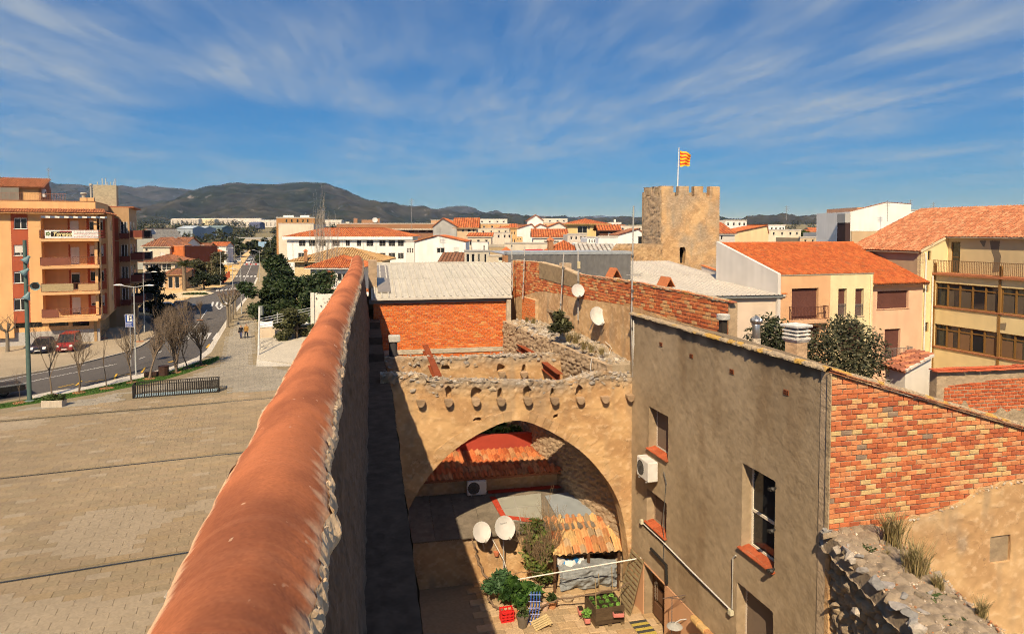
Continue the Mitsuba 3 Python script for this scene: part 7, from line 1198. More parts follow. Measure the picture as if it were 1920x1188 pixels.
house('porch', 'open tile roofed porch of the villa with ochre pillars', 309, 341, 514, 153, 5, (.50, .33, .18), 'shed', 1.0, RTD, [(315, 518, 324, 540, 'one'), (327, 518, 336, 540, 'one')], .03, over=.5, pitch=.42, cat='porch')
house('street_house', 'yellow house upper storey with red roof and white windows', 360, 388, 465, 232, 8, YEL, 'gable', 1.6, RTD, [(364, 459.5, 383, 464, 'two', .0)], .0, over=.5); house('street_house', 'yellow house with a red balcony and white window beside the willow', 369, 398, 473, 222, 9, YEL, 'end', 1.1, RT, [(379, 476, 390, 482, 'two')], .0, over=.5, slope_px=.35); house('street_house', 'grey shaded house with a rooftop terrace between orange and yellow houses', 346, 368, 469, 205, 9, (.24, .22, .20), 'flat', 0, RT, [(349, 474, 356, 482, 'one')], .0, par=.25)
house('street_house', 'small white house with orange roof and arched doorway past the yellow houses', 393, 424, 461, 262, 9, WHT, 'gable', 1.4, RT, [(402, 464, 406, 470, 'one')], .1, over=.4); house('gable_shed', 'plain grey shed gable rising behind the side street flats', 252, 290, 448, 232, 20, (.33, .34, .32), 'end', 3.6, ((.3, .3, .29),), (), .0, slope_px=.6, cat='shed')
t = thing('brick_gate', 'row of small red brick gate piers at the pavement corner', 'gate piers')
for i in range(5): part(t, 'pier', cbox(g(418 + i * 2.8, 531 - i * 2.6) + UP * .9, (.55, .55, 1.8), .3, (.34, .08, .04)), 'brick')
t = thing('palm_tree', 'stout palm with drooping dark fronds before the villa', 'palm'); b = g(346, 545); h = 5.0; part(t, 'trunk', lathe([(.42, 0), (.36, 1.0), (.40, 1.1), (.35, 2.2), (.39, 2.3), (.36, 3.4), (.44, h), (.55, h + .4), (0, h + .6)], b, 12, (.22, .17, .12)), 'brick', True)
rP = np.random.default_rng(4)
for i in range(34):
    a, el = rP.uniform(0, 6.28), rP.uniform(-.2, 1.3); Lf = rP.uniform(3.0, 4.2); k = np.linspace(0, 1, 9); dr_v = A(math.cos(a) * math.cos(el), math.sin(a) * math.cos(el), math.sin(el)); P = (b + UP * (h + .4))[None] + dr_v * (k * Lf)[:, None] - UP * (1.9 * k ** 2)[:, None]; sd = unit(np.cross(dr_v, UP)); ps = [tube(P, np.linspace(.04, .012, 9), 3, (.07, .08, .03), False)]
    V = []; 
    for j in range(1, 9):
        for s in (-1, 1):
            for q in (0, .5): p_ = P[j] - (P[j] - P[j - 1]) * q; V += [p_, p_ + dr_v * .10, p_ + sd * s * .62 * math.sin(math.pi * min(1, j / 8.6 + .12)) + dr_v * .4 - UP * .22]
    ps.append((np.array(V), np.arange(len(V)).reshape(-1, 3), A(.07, .085, .03) * rP.uniform(.7, 1.3))); part(t, 'frond', ps, 'leaf')
tree('willow_tree', 'grey green willow like tree beside the street lamps', g(398, 534), 7.6, rcrown(11, 13, .6, .25, .9, .22), 6000, .28, 61, [(.085, .085, .045), (.07, .07, .035), (.1, .095, .05)], r0=.25); tree('street_tree', 'dark round tree in the yard right of the palm', g(383, 543), 4.2, rcrown(12, 10, .7, .3, .85, .26), 4000, .25, 62, [(.02, .03, .014), (.03, .04, .018)], r0=.2); tree('hedge_tree', 'black green cypress like tree in the shade at the side street', g(291, 598), 8.2, rcrown(13, 22, .22, .08, .9, .13), 5000, .22, 63, [(.012, .02, .01), (.018, .028, .013)]); tree('street_shrub', 'ragged green hedge behind the pavement signs', g(401, 533), 2.4, rcrown(14, 12, 1.6, .25, .8, .4), 4000, .2, 64, [(.045, .06, .02), (.06, .07, .03)], cat='hedge')
st = struct('island_planting', leaves([(g(352 + i * 9, 552) + UP * .15, A(1.2, .8, .25)) for i in range(4)], 1500, .18, 9, BUSH), 'leaf', kind='stuff', label='low green planting on the traffic island')
t = thing('yellow_kiosk', 'small yellow kiosk on the left pavement of the far road', 'kiosk'); c = g(427, 508); part(t, 'body', cbox(c, (3, 3, 2.4), .4, (.6, .38, .1), True), 'paint'); part(t, 'roof', cbox(c + UP * 2.4, (3.5, 3.5, .25), .4, (.5, .5, .45), True), 'paint')
t = thing('underpass_bridge', 'pale concrete bridge across the end of the straight road', 'bridge'); c = at(481, 452, 480); part(t, 'deck', cbox(c, (30, 9, 3.2), .3, (.42, .36, .27)), 'paint'); part(t, 'parapet', cbox(c + UP * 2.2 - A(0, 4.4, 0), (30, .3, 1.2), .3, (.35, .36, .36)), 'paint')
for s in (-1, 1): part(t, 'abutment', cbox(c + A(s * 12, 4 * s * .3, -4.5), (7, 10, 7), .3, (.36, .3, .22)), 'paint')
t = thing('road_sign', 'blue and white gantry sign right of the bridge', 'sign'); c = at(492, 458, 400); part(t, 'panel', cbox(c, (4.5, .15, 3.0), .2, (.25, .42, .6)), 'plain'); part(t, 'pole', tube([c - UP * 8, c], .12, 6, (.4, .4, .4)), 'metal')
# road beyond the bridge climbing the plain
def land_pt(x, y, d): p = at(x, y, d); return A(p[0], p[1], float(land_h(np.array(p[0]), np.array(p[1]))) + .5)
dd_ = np.linspace(520, 1500, 40); ce = np.array([A(-.362 * d + .00004 * d * d, d, 0) for d in dd_]); ce[:, 2] = land_h(ce[:, 0], ce[:, 1]) + 1.2
w_ = A(7, 0, 0); struct('far_road', (np.concatenate([ce - w_, ce + w_]), tri(np.stack([np.arange(39), np.arange(39) + 40, np.arange(39) + 41, np.arange(39) + 1], 1)), (.10, .10, .10)), 'asphalt')
# industrial sheds on the plain
for i, (x0, x1, y0, y1, d, c, lab) in enumerate(((331, 361, 428, 433.5, 560, (.30, .36, .42), 'long pale blue industrial shed among the dark trees'), (361, 382, 428.5, 434, 590, (.36, .40, .44), 'grey blue industrial shed right of the pale blue one'), (383, 416, 427, 433, 640, (.16, .22, .24), 'dark glazed works hall with a green band'), (320, 372, 411, 417, 1700, (.50, .47, .42), 'far white warehouses left of the yellow one'), (372, 402, 411.5, 417, 1720, (.62, .55, .36), 'far yellowish warehouse between white ones'), (374, 489, 410.5, 417.5, 1800, (.48, .45, .40), 'longest far white warehouse at the foot of the hill'), (440, 520, 414, 421, 1500, (.56, .53, .49), 'far pale warehouse above the climbing road'), (467, 487, 418, 423, 1200, (.10, .12, .20), 'dark blue factory beside the climbing road'), (590, 640, 414, 419, 1500, (.60, .56, .5), 'far pale sheds right of the beige block'))):
    t = thing('industrial_shed', lab, 'warehouse'); a, b = at(x0, y0, d), at(x1, y0, d); hh = a[2] - at(x0, y1, d)[2] + 6; part(t, 'wall', obox(a - UP * hh, b - a, A(0, 25, 0), UP * hh, c), 'paint'); nb = max(3, int((x1 - x0) / 8)); u_ = (b - a) / nb
    part(t, 'roof', [hull([a + u_ * k + A(0, y_, z_) for k in (j, j + .98) for y_, z_ in ((-.5, 0), (25, 0), (12, 2.2))], np.asarray(c) * r5.uniform(.85, 1.1)) for j in range(nb)], 'paint', kind='stuff')
    for k in range(nb): part(t, 'door', obox(a + u_ * (k + .3) - UP * hh * .8 - A(0, .1, 0), u_ * .3, A(0, .1, 0), UP * hh * .55, np.asarray(c) * .45), 'paint')
# middle distance
t, pl, L, zt = house('school', 'long white two storey school with a red hipped roof and two rows of windows', 538, 768, 443.5, 174, 15, (.76, .755, .74), 'hip', 2.2, RT, [(x0, 450, x1, 461.5, 'grid' if x1 - x0 > 10 else 'four') for x0, x1 in ((560, 573), (579, 592), (598, 611), (623, 637), (648, 656), (669, 677), (687, 700), (711, 723), (728.5, 741), (746, 757))] + [(x0, 474, x1, 485, 'grid') for x0, x1 in ((559, 572), (598, 611), (623, 637), (687, 700), (711, 723), (728.5, 741), (746, 757))], .0, over=.9, cat='school', wcol=(.34, .33, .31))
part(t, 'eave_fascia', obox(pl.P(-.9, zt - .75, .92), pl.u * (L + 1.8), -pl.n * .3, UP * .75, (.78, .775, .76)), 'paint')
for x in (549, 642, 681, 705, 763): s_ = pl.st(x, 450)[0]; part(t, 'downpipe', tube([pl.P(s_, zt - .8, .06), pl.P(s_, GZ + 3, .06)], .08, 5, (.55, .55, .54)), 'paint')
house('beige_block', 'blank beige rendered block of flats behind the school', 522, 588, 420, 214, 14, (.60, .55, .45), 'flat', 0, RT, (), .0, par=.3, cat='block of flats'); t, pl, L, zt = house('brown_block', 'brown and yellow block of flats topped by two white boxes', 518, 590, 409, 240, 16, (.38, .20, .085), 'flat', 0, RT, [(x, 411, x + 4, 417, 'one') for x in (535, 545, 556, 566, 575)], .05, par=.4, cat='block of flats', wcol=(.58, .38, .12))
for x0, x1 in ((531, 551), (563, 580)): part(t, 'roof_box', hull([at(x, y, d) for x in (x0, x1) for y in (403.5, 412) for d in (244, 248)], (.7, .7, .69)), 'paint')
t, pl, L, zt = house('long_flats', 'long brown flats with a white balcony line under a flat roof', 640, 814, 420, 226, 14, (.25, .13, .08), 'flat', 0, RT, [(x, 430, x + w, 436.5, 'one') for x, w in ((652, 14), (668, 22), (694, 20), (720, 22), (750, 10), (765, 12), (785, 14), (802, 9))], -.05, par=.3, cat='block of flats'); part(t, 'balcony_band', obox(pl.P(-1.5, zt - 1.9, 1.2), pl.u * (L + 2), -pl.n * 1.4, UP * .35, (.62, .58, .5)), 'paint'); part(t, 'brick_band', obox(pl.P(-1.3, zt - 1.5, 1.0), pl.u * (L + 1.6), -pl.n * .3, UP * 1.5, (.30, .16, .09)), 'paint')
for x0, x1, y0, y1 in ((678, 711, 412, 420), (663, 670, 409, 419), (706, 712, 409.5, 419), (648, 655, 416, 420)): part(t, 'roof_box', hull([at(x, y, d) for x in (x0, x1) for y in (y0, y1 + 1) for d in (228, 232)], (.32, .18, .11) if x0 != 648 else (.6, .55, .48)), 'paint')
dish('white dish on the roof of the long brown flats', at(703, 413, 227.5), .9, A(.3, -1, .5), [at(703, 418, 228)], None)
house('grey_gable_house', 'grey gabled house with a bright orange roof and cream side', 812, 856, 424, 150, 12, (.37, .375, .37), 'end', 1.75, RT, (), .0, over=.3, slope_px=.42); house('cream_house', 'cream house part with dark balcony under the same orange roof', 853, 893, 425, 150.6, 8, (.56, .42, .27), 'gable', 1.9, RT, [(866, 428, 870, 435, 'one'), (876, 428, 883, 435, 'one'), (886, 428, 890, 435, 'one')], .0, over=.6)
house('white_gable_house', 'white gabled house with two windows and a thin aerial, right of the school', 778, 873, 453, 110, 10, (.76, .755, .74), 'end', 1.0, RT, [(818.5, 464.5, 834, 474.5, 'two'), (850.5, 464.5, 861, 474.5, 'one', .7)], .0, over=.15, slope_px=.46); house('arcade_house', 'narrow white house end with small arches beside the white gable', 761, 777, 453, 113, 8, (.66, .655, .64), 'flat', 0, RT, [(763 + i * 4.6, 465, 766 + i * 4.6, 474, 'one') for i in range(3)], .0, par=.2)
house('brown_roof_house', 'low house showing only its brown tile roof in front of the white gable', 824, 872, 491, 93, 7, (.4, .3, .2), 'shed', 1.0, ((.20, .10, .06), (.24, .12, .07)), (), .0); house('concrete_loggia', 'grey concrete loggia with open bays behind the sheet roof', 871, 917, 472, 88, 4, (.48, .45, .38), 'flat', 0, RT, [(874, 476, 880, 492, 'one'), (884, 476, 890, 492, 'one'), (896, 476, 900, 492, 'one'), (908, 476, 912, 492, 'one')], .0, par=.25, roofcol=(.3, .3, .3))
house('cream_house', 'cream house with an orange tile canopy above dark windows', 877, 921, 443, 128, 8, (.6, .52, .41), 'shed', .6, RT, [(880, 449, 885, 460, 'one'), (894, 449, 900, 454, 'one'), (909, 449, 915, 454, 'one')], .0); house('white_house', 'plain white wall block with one slit window in front of the cream house', 884, 915, 454, 121, 5, WHT, 'flat', 0, RT, [(906.5, 460, 909, 469, 'one')], .0, par=.1)
house('flat_roof_house', 'low tan house with an overhanging concrete roof slab', 916, 968, 463, 106, 9, (.40, .31, .19), 'flat', 0, RT, (), .0, par=.45, roofcol=(.42, .38, .32)); house('cream_wall_house', 'long cream wall house behind the red tarpaulin', 946, 1062, 457, 100, 8, (.58, .52, .42), 'flat', 0, RT, (), .0, par=.25, roofcol=(.45, .42, .38)); house('parapet_house', 'low pale parapet house beside the small orange chimney', 916, 962, 480, 84, 6, (.52, .46, .36), 'flat', 0, RT, [(934, 482, 943, 489, 'one')], .0, par=.15)
t = thing('red_tarpaulin', 'dull red tarpaulin stretched over a roof terrace', 'tarpaulin'); part(t, 'cloth', hull([at(974, 478, 74), at(1023, 478, 74), at(974, 471, 74), at(985, 467.5, 76), at(1015, 466.5, 76), at(1024, 471, 74), at(985, 470, 79), at(1015, 470, 79)], (.36, .05, .05)), 'paint')
house('pyramid_roof_house', 'house with a bright orange pyramid tile roof behind the metal hall', 1026, 1092, 473.5, 78, 4.0, (.10, .07, .05), 'hip', 1.25, RT, (), .0, over=.3, pitch=.30, seg=5)
for x, y, d, w, lab in ((1032, 452, 78, .55, 'brick chimney with a pointed tile cap left of the pyramid roof'), (949, 472, 82, .75, 'orange brick chimney with pagoda cap above the sheet roof'), (573, 472, 107, .5, 'tiny chimney with orange cap on the tan roof')):
    t = thing('chimney', lab, 'chimney'); b = at(x, y, d); part(t, 'stack', cbox(b - UP * .75, (w, w, 1.5), .3, (.36, .19, .10)), 'brick'); part(t, 'cap', [lathe([(w * .9, 0), (w * .45, w * .35), (0, w * .7)], b + UP * .12, 4, (.52, .17, .07)), cbox(b + UP * .05, (w * 1.15, w * 1.15, .1), .3, (.45, .2, .1))], 'tile')
house('white_gable_house', 'tallest white gable house of the row with a red roof edge', 989, 1018, 413, 172, 10, (.76, .755, .74), 'end', 1.4, RT, (), .0, over=.3, slope_px=.55); house('white_gable_house', 'small white gable house before the tallest gable', 1004, 1027, 425.5, 160, 8, WHT, 'end', .7, RT, [(1009, 431, 1011, 436, 'one'), (1015, 431, 1017, 436, 'one')], .0, over=.3, slope_px=.4); house('white_gable_house', 'white gable house with open attic right of two others', 1028, 1061, 425, 158, 8, (.66, .62, .55), 'end', 1.0, RT, (), .0, over=.3, slope_px=.62)
house('white_gable_house', 'white lean-to gable stepping down towards the yellow tower house', 969, 1004, 428, 150, 8, WHT, 'end', 1.0, RT, (), .0, over=.3, slope_px=.8); house('red_roof_house', 'wide white house with a long orange roof and dark openings', 1000, 1064, 443.5, 138, 9, (.7, .68, .64), 'gable', 1.5, RT, [(1020, 451.5, 1031, 457, 'one'), (1038, 451.5, 1048, 457, 'one'), (1059, 451.5, 1064, 457, 'one')], .0, over=.4); house('yellow_tower_house', 'narrow yellow house with small windows left of the white gables', 957, 969, 427, 132, 6, OCH, 'shed', .8, RT, [(959, 434, 961, 440, 'one'), (964, 434, 966, 440, 'one'), (959, 448, 961, 454, 'one'), (964, 448, 966, 454, 'one')], .0); house('yellow_annex', 'small yellow annex with round windows below the narrow yellow house', 968, 980, 444, 130, 6, OCH, 'flat', 0, RT, [(970, 447, 972, 450, 'one'), (975, 447, 977, 450, 'one')], .0)
house('yellow_hip_house', 'yellow apartment house with shallow orange hipped roof and dark balconies', 1064, 1138, 420, 205, 14, YEL, 'hip', 1.6, RT, [(1083, 424, 1101, 437, 'two'), (1103, 424, 1106, 431, 'one'), (1116, 423, 1128, 429, 'two')], .0, over=1.2); house('brown_wood_house', 'dark brown wooden rooftop house with two pale windows', 1124, 1160, 431, 124, 5, (.12, .055, .035), 'gable', .9, RT, [(1140, 436, 1145, 443, 'one', .9), (1147.5, 436, 1152, 443, 'one', .9)], .0, over=.4); house('white_shed_house', 'white house end with a long brown tile slope left of the tower', 1157, 1212, 441, 108, 8, (.76, .755, .74), 'end', 1.0, RTD, [(1196, 443, 1208, 458, 'one')], .0, over=.2, slope_px=.72)
for i, (x0, x1, y, d, c, lab) in enumerate(((1084, 1100, 457, 96, WHT, 'low white roof terrace wall with a red edge'), (1101, 1121, 446, 104, (.7, .7, .69), 'small white box house with a glazed lean-to front'), (1122, 1158, 445, 100, (.72, .71, .7), 'white wall behind two garden chairs'), (1064, 1100, 440, 118, (.55, .5, .44), 'jumble of grey white flat roofs before the yellow house'), (893, 951, 411, 330, (.68, .65, .58), 'far cream block with blue solar panels on top'), (896, 958, 420, 262, (.52, .34, .17), 'long orange tan flats behind the cream houses'), (895, 955, 429, 205, (.62, .55, .42), 'pale yellow flats row with balconies'), (1006, 1064, 410, 420, (.62, .58, .5), 'far cream flats with roof boxes above the white gables'), (1014, 1064, 418, 300, (.5, .36, .22), 'tan brick flats below the far cream flats'), (1141, 1165, 417, 520, (.62, .60, .57), 'far pale grain silo block'), (1138, 1208, 424, 250, (.6, .55, .46), 'long low cream block left behind the tower'), (1357, 1400, 414, 170, WHT, 'white roof hut right of the tower'), (1349, 1360, 415, 150, (.5, .48, .45), 'grey wall strip touching the tower edge'), (1441, 1472, 423, 148, WHT, 'small white roof box right of the old yellow gable'), (1440, 1502, 432, 142, (.62, .56, .44), 'cream flat roofed house with dark doorways'), (808, 880, 413, 320, (.5, .33, .2), 'brown roofs and chimneys behind the grey gable'), (915, 960, 437, 170, (.6, .55, .47), 'pale flats behind the canopy house'), (1548, 1580, 436, 130, (.4, .42, .44), 'grey solar heater frames on a far roof'), (1500, 1556, 446, 110, (.5, .4, .27), 'low brown roofed house before the dark trees'))):
    wn = [(x0 + (x1 - x0) * q, y + 3, x0 + (x1 - x0) * q + min(4, (x1 - x0) * .12), y + 3 + min(6, 1100 / d), 'one') for q in (.15, .4, .65, .85)] if i not in (0, 2, 17) else ()
    house('town_house', lab, x0, x1, y, d, 10, c, 'flat', 0, RT, wn, .0, par=.25)
t = thing('silo_tower', 'thin white tower on the far grain silo', 'tower'); part(t, 'shaft', hull([at(x, y, d) for x in (1151, 1155) for y in (411, 420) for d in (521, 524)], (.66, .64, .6)), 'paint')
house('grey_roof_shed', 'low shed with a pale grey fibre cement roof by the old wall stub', 1090, 1160, 484, 73, 6, (.5, .48, .44), 'shed', 1.3, ((.42, .41, .38), (.45, .43, .40)), (), .0)
house('yellow_gable_house', 'old yellow gable house with peeling edge and orange roof right of the tower', 1376, 1441, 436, 108, 9, (.64, .52, .32), 'end', 1.1, RT, (), .0, over=.2, slope_px=.96); house('red_slope_house', 'house with an orange roof slope touching the tower', 1348, 1378, 438, 104, 8, (.5, .48, .46), 'shed', 1.8, RT, [(1352, 441, 1355, 449, 'one')], .0)
t, pl, L, zt = house('white_tall_house', 'tall white gable wall with a dark side porch behind the weathered roof', 1594, 1708, 397, 82, 9, (.76, .755, .745), 'flat', 0, RTD, (), .0)
part(t, 'gable', wslab(pl.o, pl.u, Polygon([(0, zt), (L, zt), (L, zt + .9), (L * .6, zt + 1.12), (0, zt + .02)]), .25, (.76, .755, .745)), 'paint'); part(t, 'verge_tiles', [obox(pl.P(0, zt + .03, .05), pl.u * L * .6 + UP * 1.10, -pl.n * .4, UP * .06, (.34, .15, .08)), obox(pl.P(L * .6, zt + 1.13, .05), pl.u * L * .4 - UP * .22, -pl.n * .4, UP * .06, (.34, .15, .08))], 'tile'); part(t, 'back', cbox(pl.P(L / 2, zt + .3, -4.5), (L * .7, 8, .5), 0, (.5, .3, .2)), 'paint')
t, pl, L, zt = (*[t], pl, L, zt)
house('white_tall_wing', 'lower white wing with roof aerials right of the tall white gable', 1700, 1756, 395, 84, 8, (.74, .735, .72), 'flat', 0, RT, (), .0, par=.15); part(t, 'side_porch', obox(pl.P(-.6, zt - 4.2, .1), pl.u * .6, -pl.n * 2, UP * 2.9, (.05, .03, .03)), 'paint'); part(t, 'porch_top', obox(pl.P(-.65, zt - 1.3, .12), pl.u * .65, -pl.n * 2, UP * 1.1, (.4, .4, .39)), 'paint')
house('tan_roof_house', 'cream villa with a tan hipped tile roof before the school', 552, 708, 489.5, 108, 11, (.58, .47, .29), 'hip', 2.0, ((.46, .29, .13), (.42, .26, .12), (.50, .33, .16)), [(570, 494, 577, 504, 'one')], .0, over=.9, pitch=.4, seg=4); t, pl, L, zt = house('red_roof_villa', 'white villa with a red hipped tile roof and brick chimney', 582, 672, 502, 97, 9, (.72, .70, .66), 'hip', 1.55, RT, [(632, 512, 650, 528, 'two')], .0, over=.7, pitch=.30, seg=5)
part(t, 'chimney', [lathe([(.26, -1.6), (.26, -.6), (.46, -.5), (.46, .55), (.5, .6), (0, .65)], at(619, 516, 94), 4, (.40, .12, .055))], 'brick', label='red brick chimney with a tiled cowl'); part(t, 'balcony_rail', [obox(pl.P(pl.st(630, 520)[0] + i * .3, pl.st(640, 533)[1], .8), pl.u * .08, pl.n * .05, UP * .9, (.72, .72, .7)) if False else cbox(pl.P(pl.st(630, 520)[0] + i * .3, pl.st(640, 530)[1], .8), (.10, .08, .9), 0, (.72, .72, .7)) for i in range(7)], 'paint')
rT = np.random.default_rng(73); FC = [(.66, .64, .6), (.6, .53, .42), (.56, .44, .3), (.7, .69, .67), (.5, .36, .24), (.58, .5, .4)]
for i in range(46):
    x = rT.uniform(520, 1580); d = rT.uniform(190, 620); w = rT.uniform(9, 20) / d * F; y = 432 - rT.uniform(-6, 5) - (0 if d > 300 else -4); y = max(y, 432 - 6.0 * F / d)
    if 1205 < x < 1352 or 517 - w < x < 640: continue
    ci_, rf_ = rT.integers(6), ('flat', 'gable', 'gable', 'hip')[rT.integers(4)]
    house('distant_house', f"distant {('white', 'cream', 'sandy', 'bright white', 'brown', 'pale tan')[ci_]} house with {dict(flat='a flat roof', gable='an orange roof ridge', hip='a hipped orange roof')[rf_]} {'left' if x < 760 else 'right' if x > 1352 else 'beyond the cream flats' if x < 1000 else 'before the blue hills'} among far rooftops", x, x + w, y, d, rT.uniform(8, 14), FC[ci_], rf_, rT.uniform(1.2, 2.0), RT if rT.random() < .7 else RTD, [(x + w * q, y + 3, x + w * q + w * .1, y + 3 + 1500 / d, 'one') for q in (.15, .4, .68)], rT.normal(0, .2), group='distant houses of the town', pitch=.9, seg=2)
# trees of the plain: near ones singly, the far wood as one mass
for i in range(26):
    x = rT.uniform(300, 480) if i < 18 else rT.uniform(503, 530); d = rT.uniform(260, 420); px_y = 432 - GZ * 0 + 13.2 * F / d
    if i < 18 and x > 415: d = rT.uniform(430, 520)
    tree('roadside_pine', ('dark pine in the belt left of the far road' if i < 18 else 'dark pine right of the far road by the beige block') + (', nearer row' if d < 330 else ', farther row'), onz(x, px_y, GZ), rT.uniform(6, 9.5), rcrown(200 + i, 9, .55, .3, .9, .24), 900, .75, 300 + i, [(.024, .034, .014), (.035, .044, .018)], r0=.25, group='dark trees beyond the street houses')
B_ = []
for i in range(1500):
    x = rT.uniform(-100, 640) if i < 1000 else rT.uniform(640, 1900); d = 420 * (9.5 ** rT.random()) ; p = at(x, 432, d); 
    if abs(p[0] + .362 * d) < 14 and d < 1600: continue
    z = float(land_h(np.array(p[0]), np.array(p[1]))); s_ = rT.uniform(3.5, 7.5) * (1 + d / 2500); B_.append((A(p[0], p[1], z + s_ * .7), A(s_, s_, s_ * .75)))
struct('far_wood', leaves(B_, 70000, 2.0, 77, [(.022, .032, .014), (.033, .040, .018), (.045, .046, .024)]), 'leaf', kind='stuff', label='dark belts of pines and scrub across the far plain')
B_ = [(at(x, 440, 150) + UP * rT.uniform(-.8, .5), A(1.6, 1.6, 1.2)) for x in np.linspace(1502, 1552, 10)]; tree('garden_tree', 'dark garden trees showing over roofs left of the tall white gable', A(at(1525, 440, 150)[0], 150, GZ), 13, [((b[0][0] - at(1525, 440, 150)[0]) / 13, 0, (b[0][2] - GZ) / 13, .11) for b in B_], 3500, .35, 79, BUSH)
for k, (x0, y0) in enumerate(((500, 470), (508, 478), (518, 470))): tree('garden_bush', ('dark green trees at the road edge left of the beige block', 'green hedge tree below the beige block', 'dark tree at the foot of the beige block')[k], onz(x0 + 3, 492 - k * 3, GZ), 6.5, rcrown(400 + k, 10, .6, .25, .85, .25), 2500, .5, 410 + k, [(.03, .045, .018), (.045, .055, .022)])
t = thing('bare_poplar', 'tall pale leafless poplar rising before the white school', 'tree'); b = A(at(611, 500, 101)[0], 101, GZ); ps = twigs(b, 14.6, 91, spread=.22, nmain=9, clear=.5, r0=.07, col=(.40, .36, .30), depth=2, stems=4, up=.7); part(t, 'trunk', ps[:1], 'paint', True); part(t, 'crown', ps[1:], 'paint', True)
for i, (x, y0, y1, d) in enumerate(((772, 430, 372, 150), (825, 455, 425, 108), (1475, 412, 385, 140), (1690, 386, 378, 83), (1707, 392, 374, 83), (1750, 395, 379, 85), (1664, 415, 376, 80))):
    t = thing('roof_aerial', ('thin tall aerial mast above the long brown flats', 'thin aerial on the white gable house', 'thin aerial beyond the old yellow gable', 'small aerial on the tall white gable', 'branched aerial at the step of the white wall', 'aerial with small dish on the white wing', 'thin pole in front of the tall white gable')[i], 'aerial'); a, b = at(x, y0, d), at(x, y1, d); part(t, 'mast', tube([a, b], .035 * d / 90, 5, (.25, .24, .23)), 'metal'); part(t, 'elements', [obox(b - UP * .25 * k * d / 100 - A(.45, 0, 0) * d / 110, A(.9, 0, 0) * d / 110, A(0, .03, 0), UP * .03 * d / 80, (.28, .27, .26)) for k in range(1, 4)], 'metal')
# ---------------------------------------------------------------- courtyard: floor, shed, plants and clutter
CZ = GZ
r9 = np.random.default_rng(99); fl_ = Polygon([K1(a, 0, k)[:2] for a, k in ((-.3, 2.2), (9, 2.2), (12, -12), (1.5, -16))]); kc = []
fp_ = [mk(chbox((0, 0, 0), (.58, .38, .05), 0, c, .012), 'ground') for c in ((.44, .32, .19), (.40, .28, .16), (.48, .36, .23), (.36, .27, .17))]
yard = struct('courtyard_floor', sheet(fl_, CZ + .012, (.30, .23, .15)), 'ground')
for i in range(-2, 9):
    for j in range(-14, 6):
        q = K1(4.4 + i * .6 + (j % 2) * .3, 0, j * .4); 
        if fl_.contains(Point(q[:2])) and q[1] > 20.5: place(yard, 'flagstone', fp_[r9.integers(4)], mat4(A(q[0], q[1], CZ + .02 + r9.normal() * .003), P1.u, -P1.n, UP))
sh_ = thing('tiled_shed', 'small open shed with an old mottled clay tile roof on wooden posts, under the arch', 'shed')
fa, fb = at(1036, 1040, 24.45), at(1176, 1030, 24.9); fb[2] = fa[2]; ba = at(1050, 975, 26.0); ex = unit(fb - fa); by = -np.cross(ex, UP); bz_ = ba[2] - fa[2]; run_ = float((ba - fa) @ (np.cross(UP, ex))); eyy = np.cross(UP, ex); et_s = unit(eyy * run_ + UP * bz_); Ls = math.hypot(run_, bz_); Ws = np.linalg.norm(fb - fa)
MT = ((.58, .36, .16), (.55, .30, .13), (.52, .19, .08), (.60, .42, .20), (.50, .24, .11), (.56, .33, .15), (.40, .30, .19))
roof_parts(sh_, fa, ex, et_s, sbox(0, 0, Ws, Ls), .262, .36, .10, MT, 31, 7, .018, .06, (.12, .08, .05))
part(sh_, 'end_tile_row', [tube([fb + et_s * k_ * .36 + UP * .10 for k_ in np.arange(0, Ls / .36, .5)], .12, 8, (.55, .20, .09))], 'tile')
for x, y in ((1040, 1112), (1103, 1102), (1160, 1108)): b = g(x, y); b = A(b[0], b[1], CZ); part(sh_, 'post', cbox(b, (.09, .09, fa[2] - CZ + .05), .2, (.09, .05, .03), True), 'brick')
part(sh_, 'beam', obox(fa - UP * .14 + eyy * .12, ex * Ws, eyy * .09, UP * .11, (.07, .045, .03)), 'brick'); part(sh_, 'rafter', [obox(fa + ex * x - UP * .10, ex * .06, et_s * Ls, np.cross(ex, et_s) * .08, (.08, .05, .03)) for x in np.arange(.1, Ws, .6)], 'brick', kind='stuff')
def cloth(name, label, cat, o, u, v, W, H, amp, seed, col, lumps, mat='paint'):
    t = thing(name, label, cat); U, V = np.meshgrid(np.linspace(0, 1, 34), np.linspace(0, 1, 30), indexing='ij'); n = np.cross(u, v); hh = amp * (meshkit.fbm(np.stack([U * lumps, V * lumps * .6, 0 * U + seed], -1), 4, seed) - .3) + amp * .8 * np.sin(np.pi * U) * np.sin(np.pi * np.clip(V, 0, 1)) + .05 * np.sin(U * 30 + 6 * meshkit.fbm(np.stack([U * 3, V * 3, 0 * U], -1), 2, seed)) * (1 - V); top = H * (.78 + .3 * meshkit.fbm(np.stack([U * 4, 0 * U, 0 * U + seed], -1), 2, seed + 1))
    P = np.asarray(o) + u * (U * W)[..., None] + v * (V * top)[..., None] + n * hh[..., None]; add(t, (P.reshape(-1, 3), gridf(34, 30), col), mat, True); return t
b0 = g(1046, 1113); b0 = A(b0[0], b0[1] + .25, CZ + .02); cloth('grey_tarpaulin', 'crumpled grey tarpaulin covering a pile inside the tiled shed', 'tarpaulin', b0 + ex * .05, ex, UP * .93 + eyy * .35, Ws - .65, 1.0, .75, 3, (.23, .25, .27), 7)
t = thing('bundled_cloth', 'blue and white plastic sacks bundled on top of the grey tarpaulin', 'sacks'); c = at(1072, 1056, 24.85)
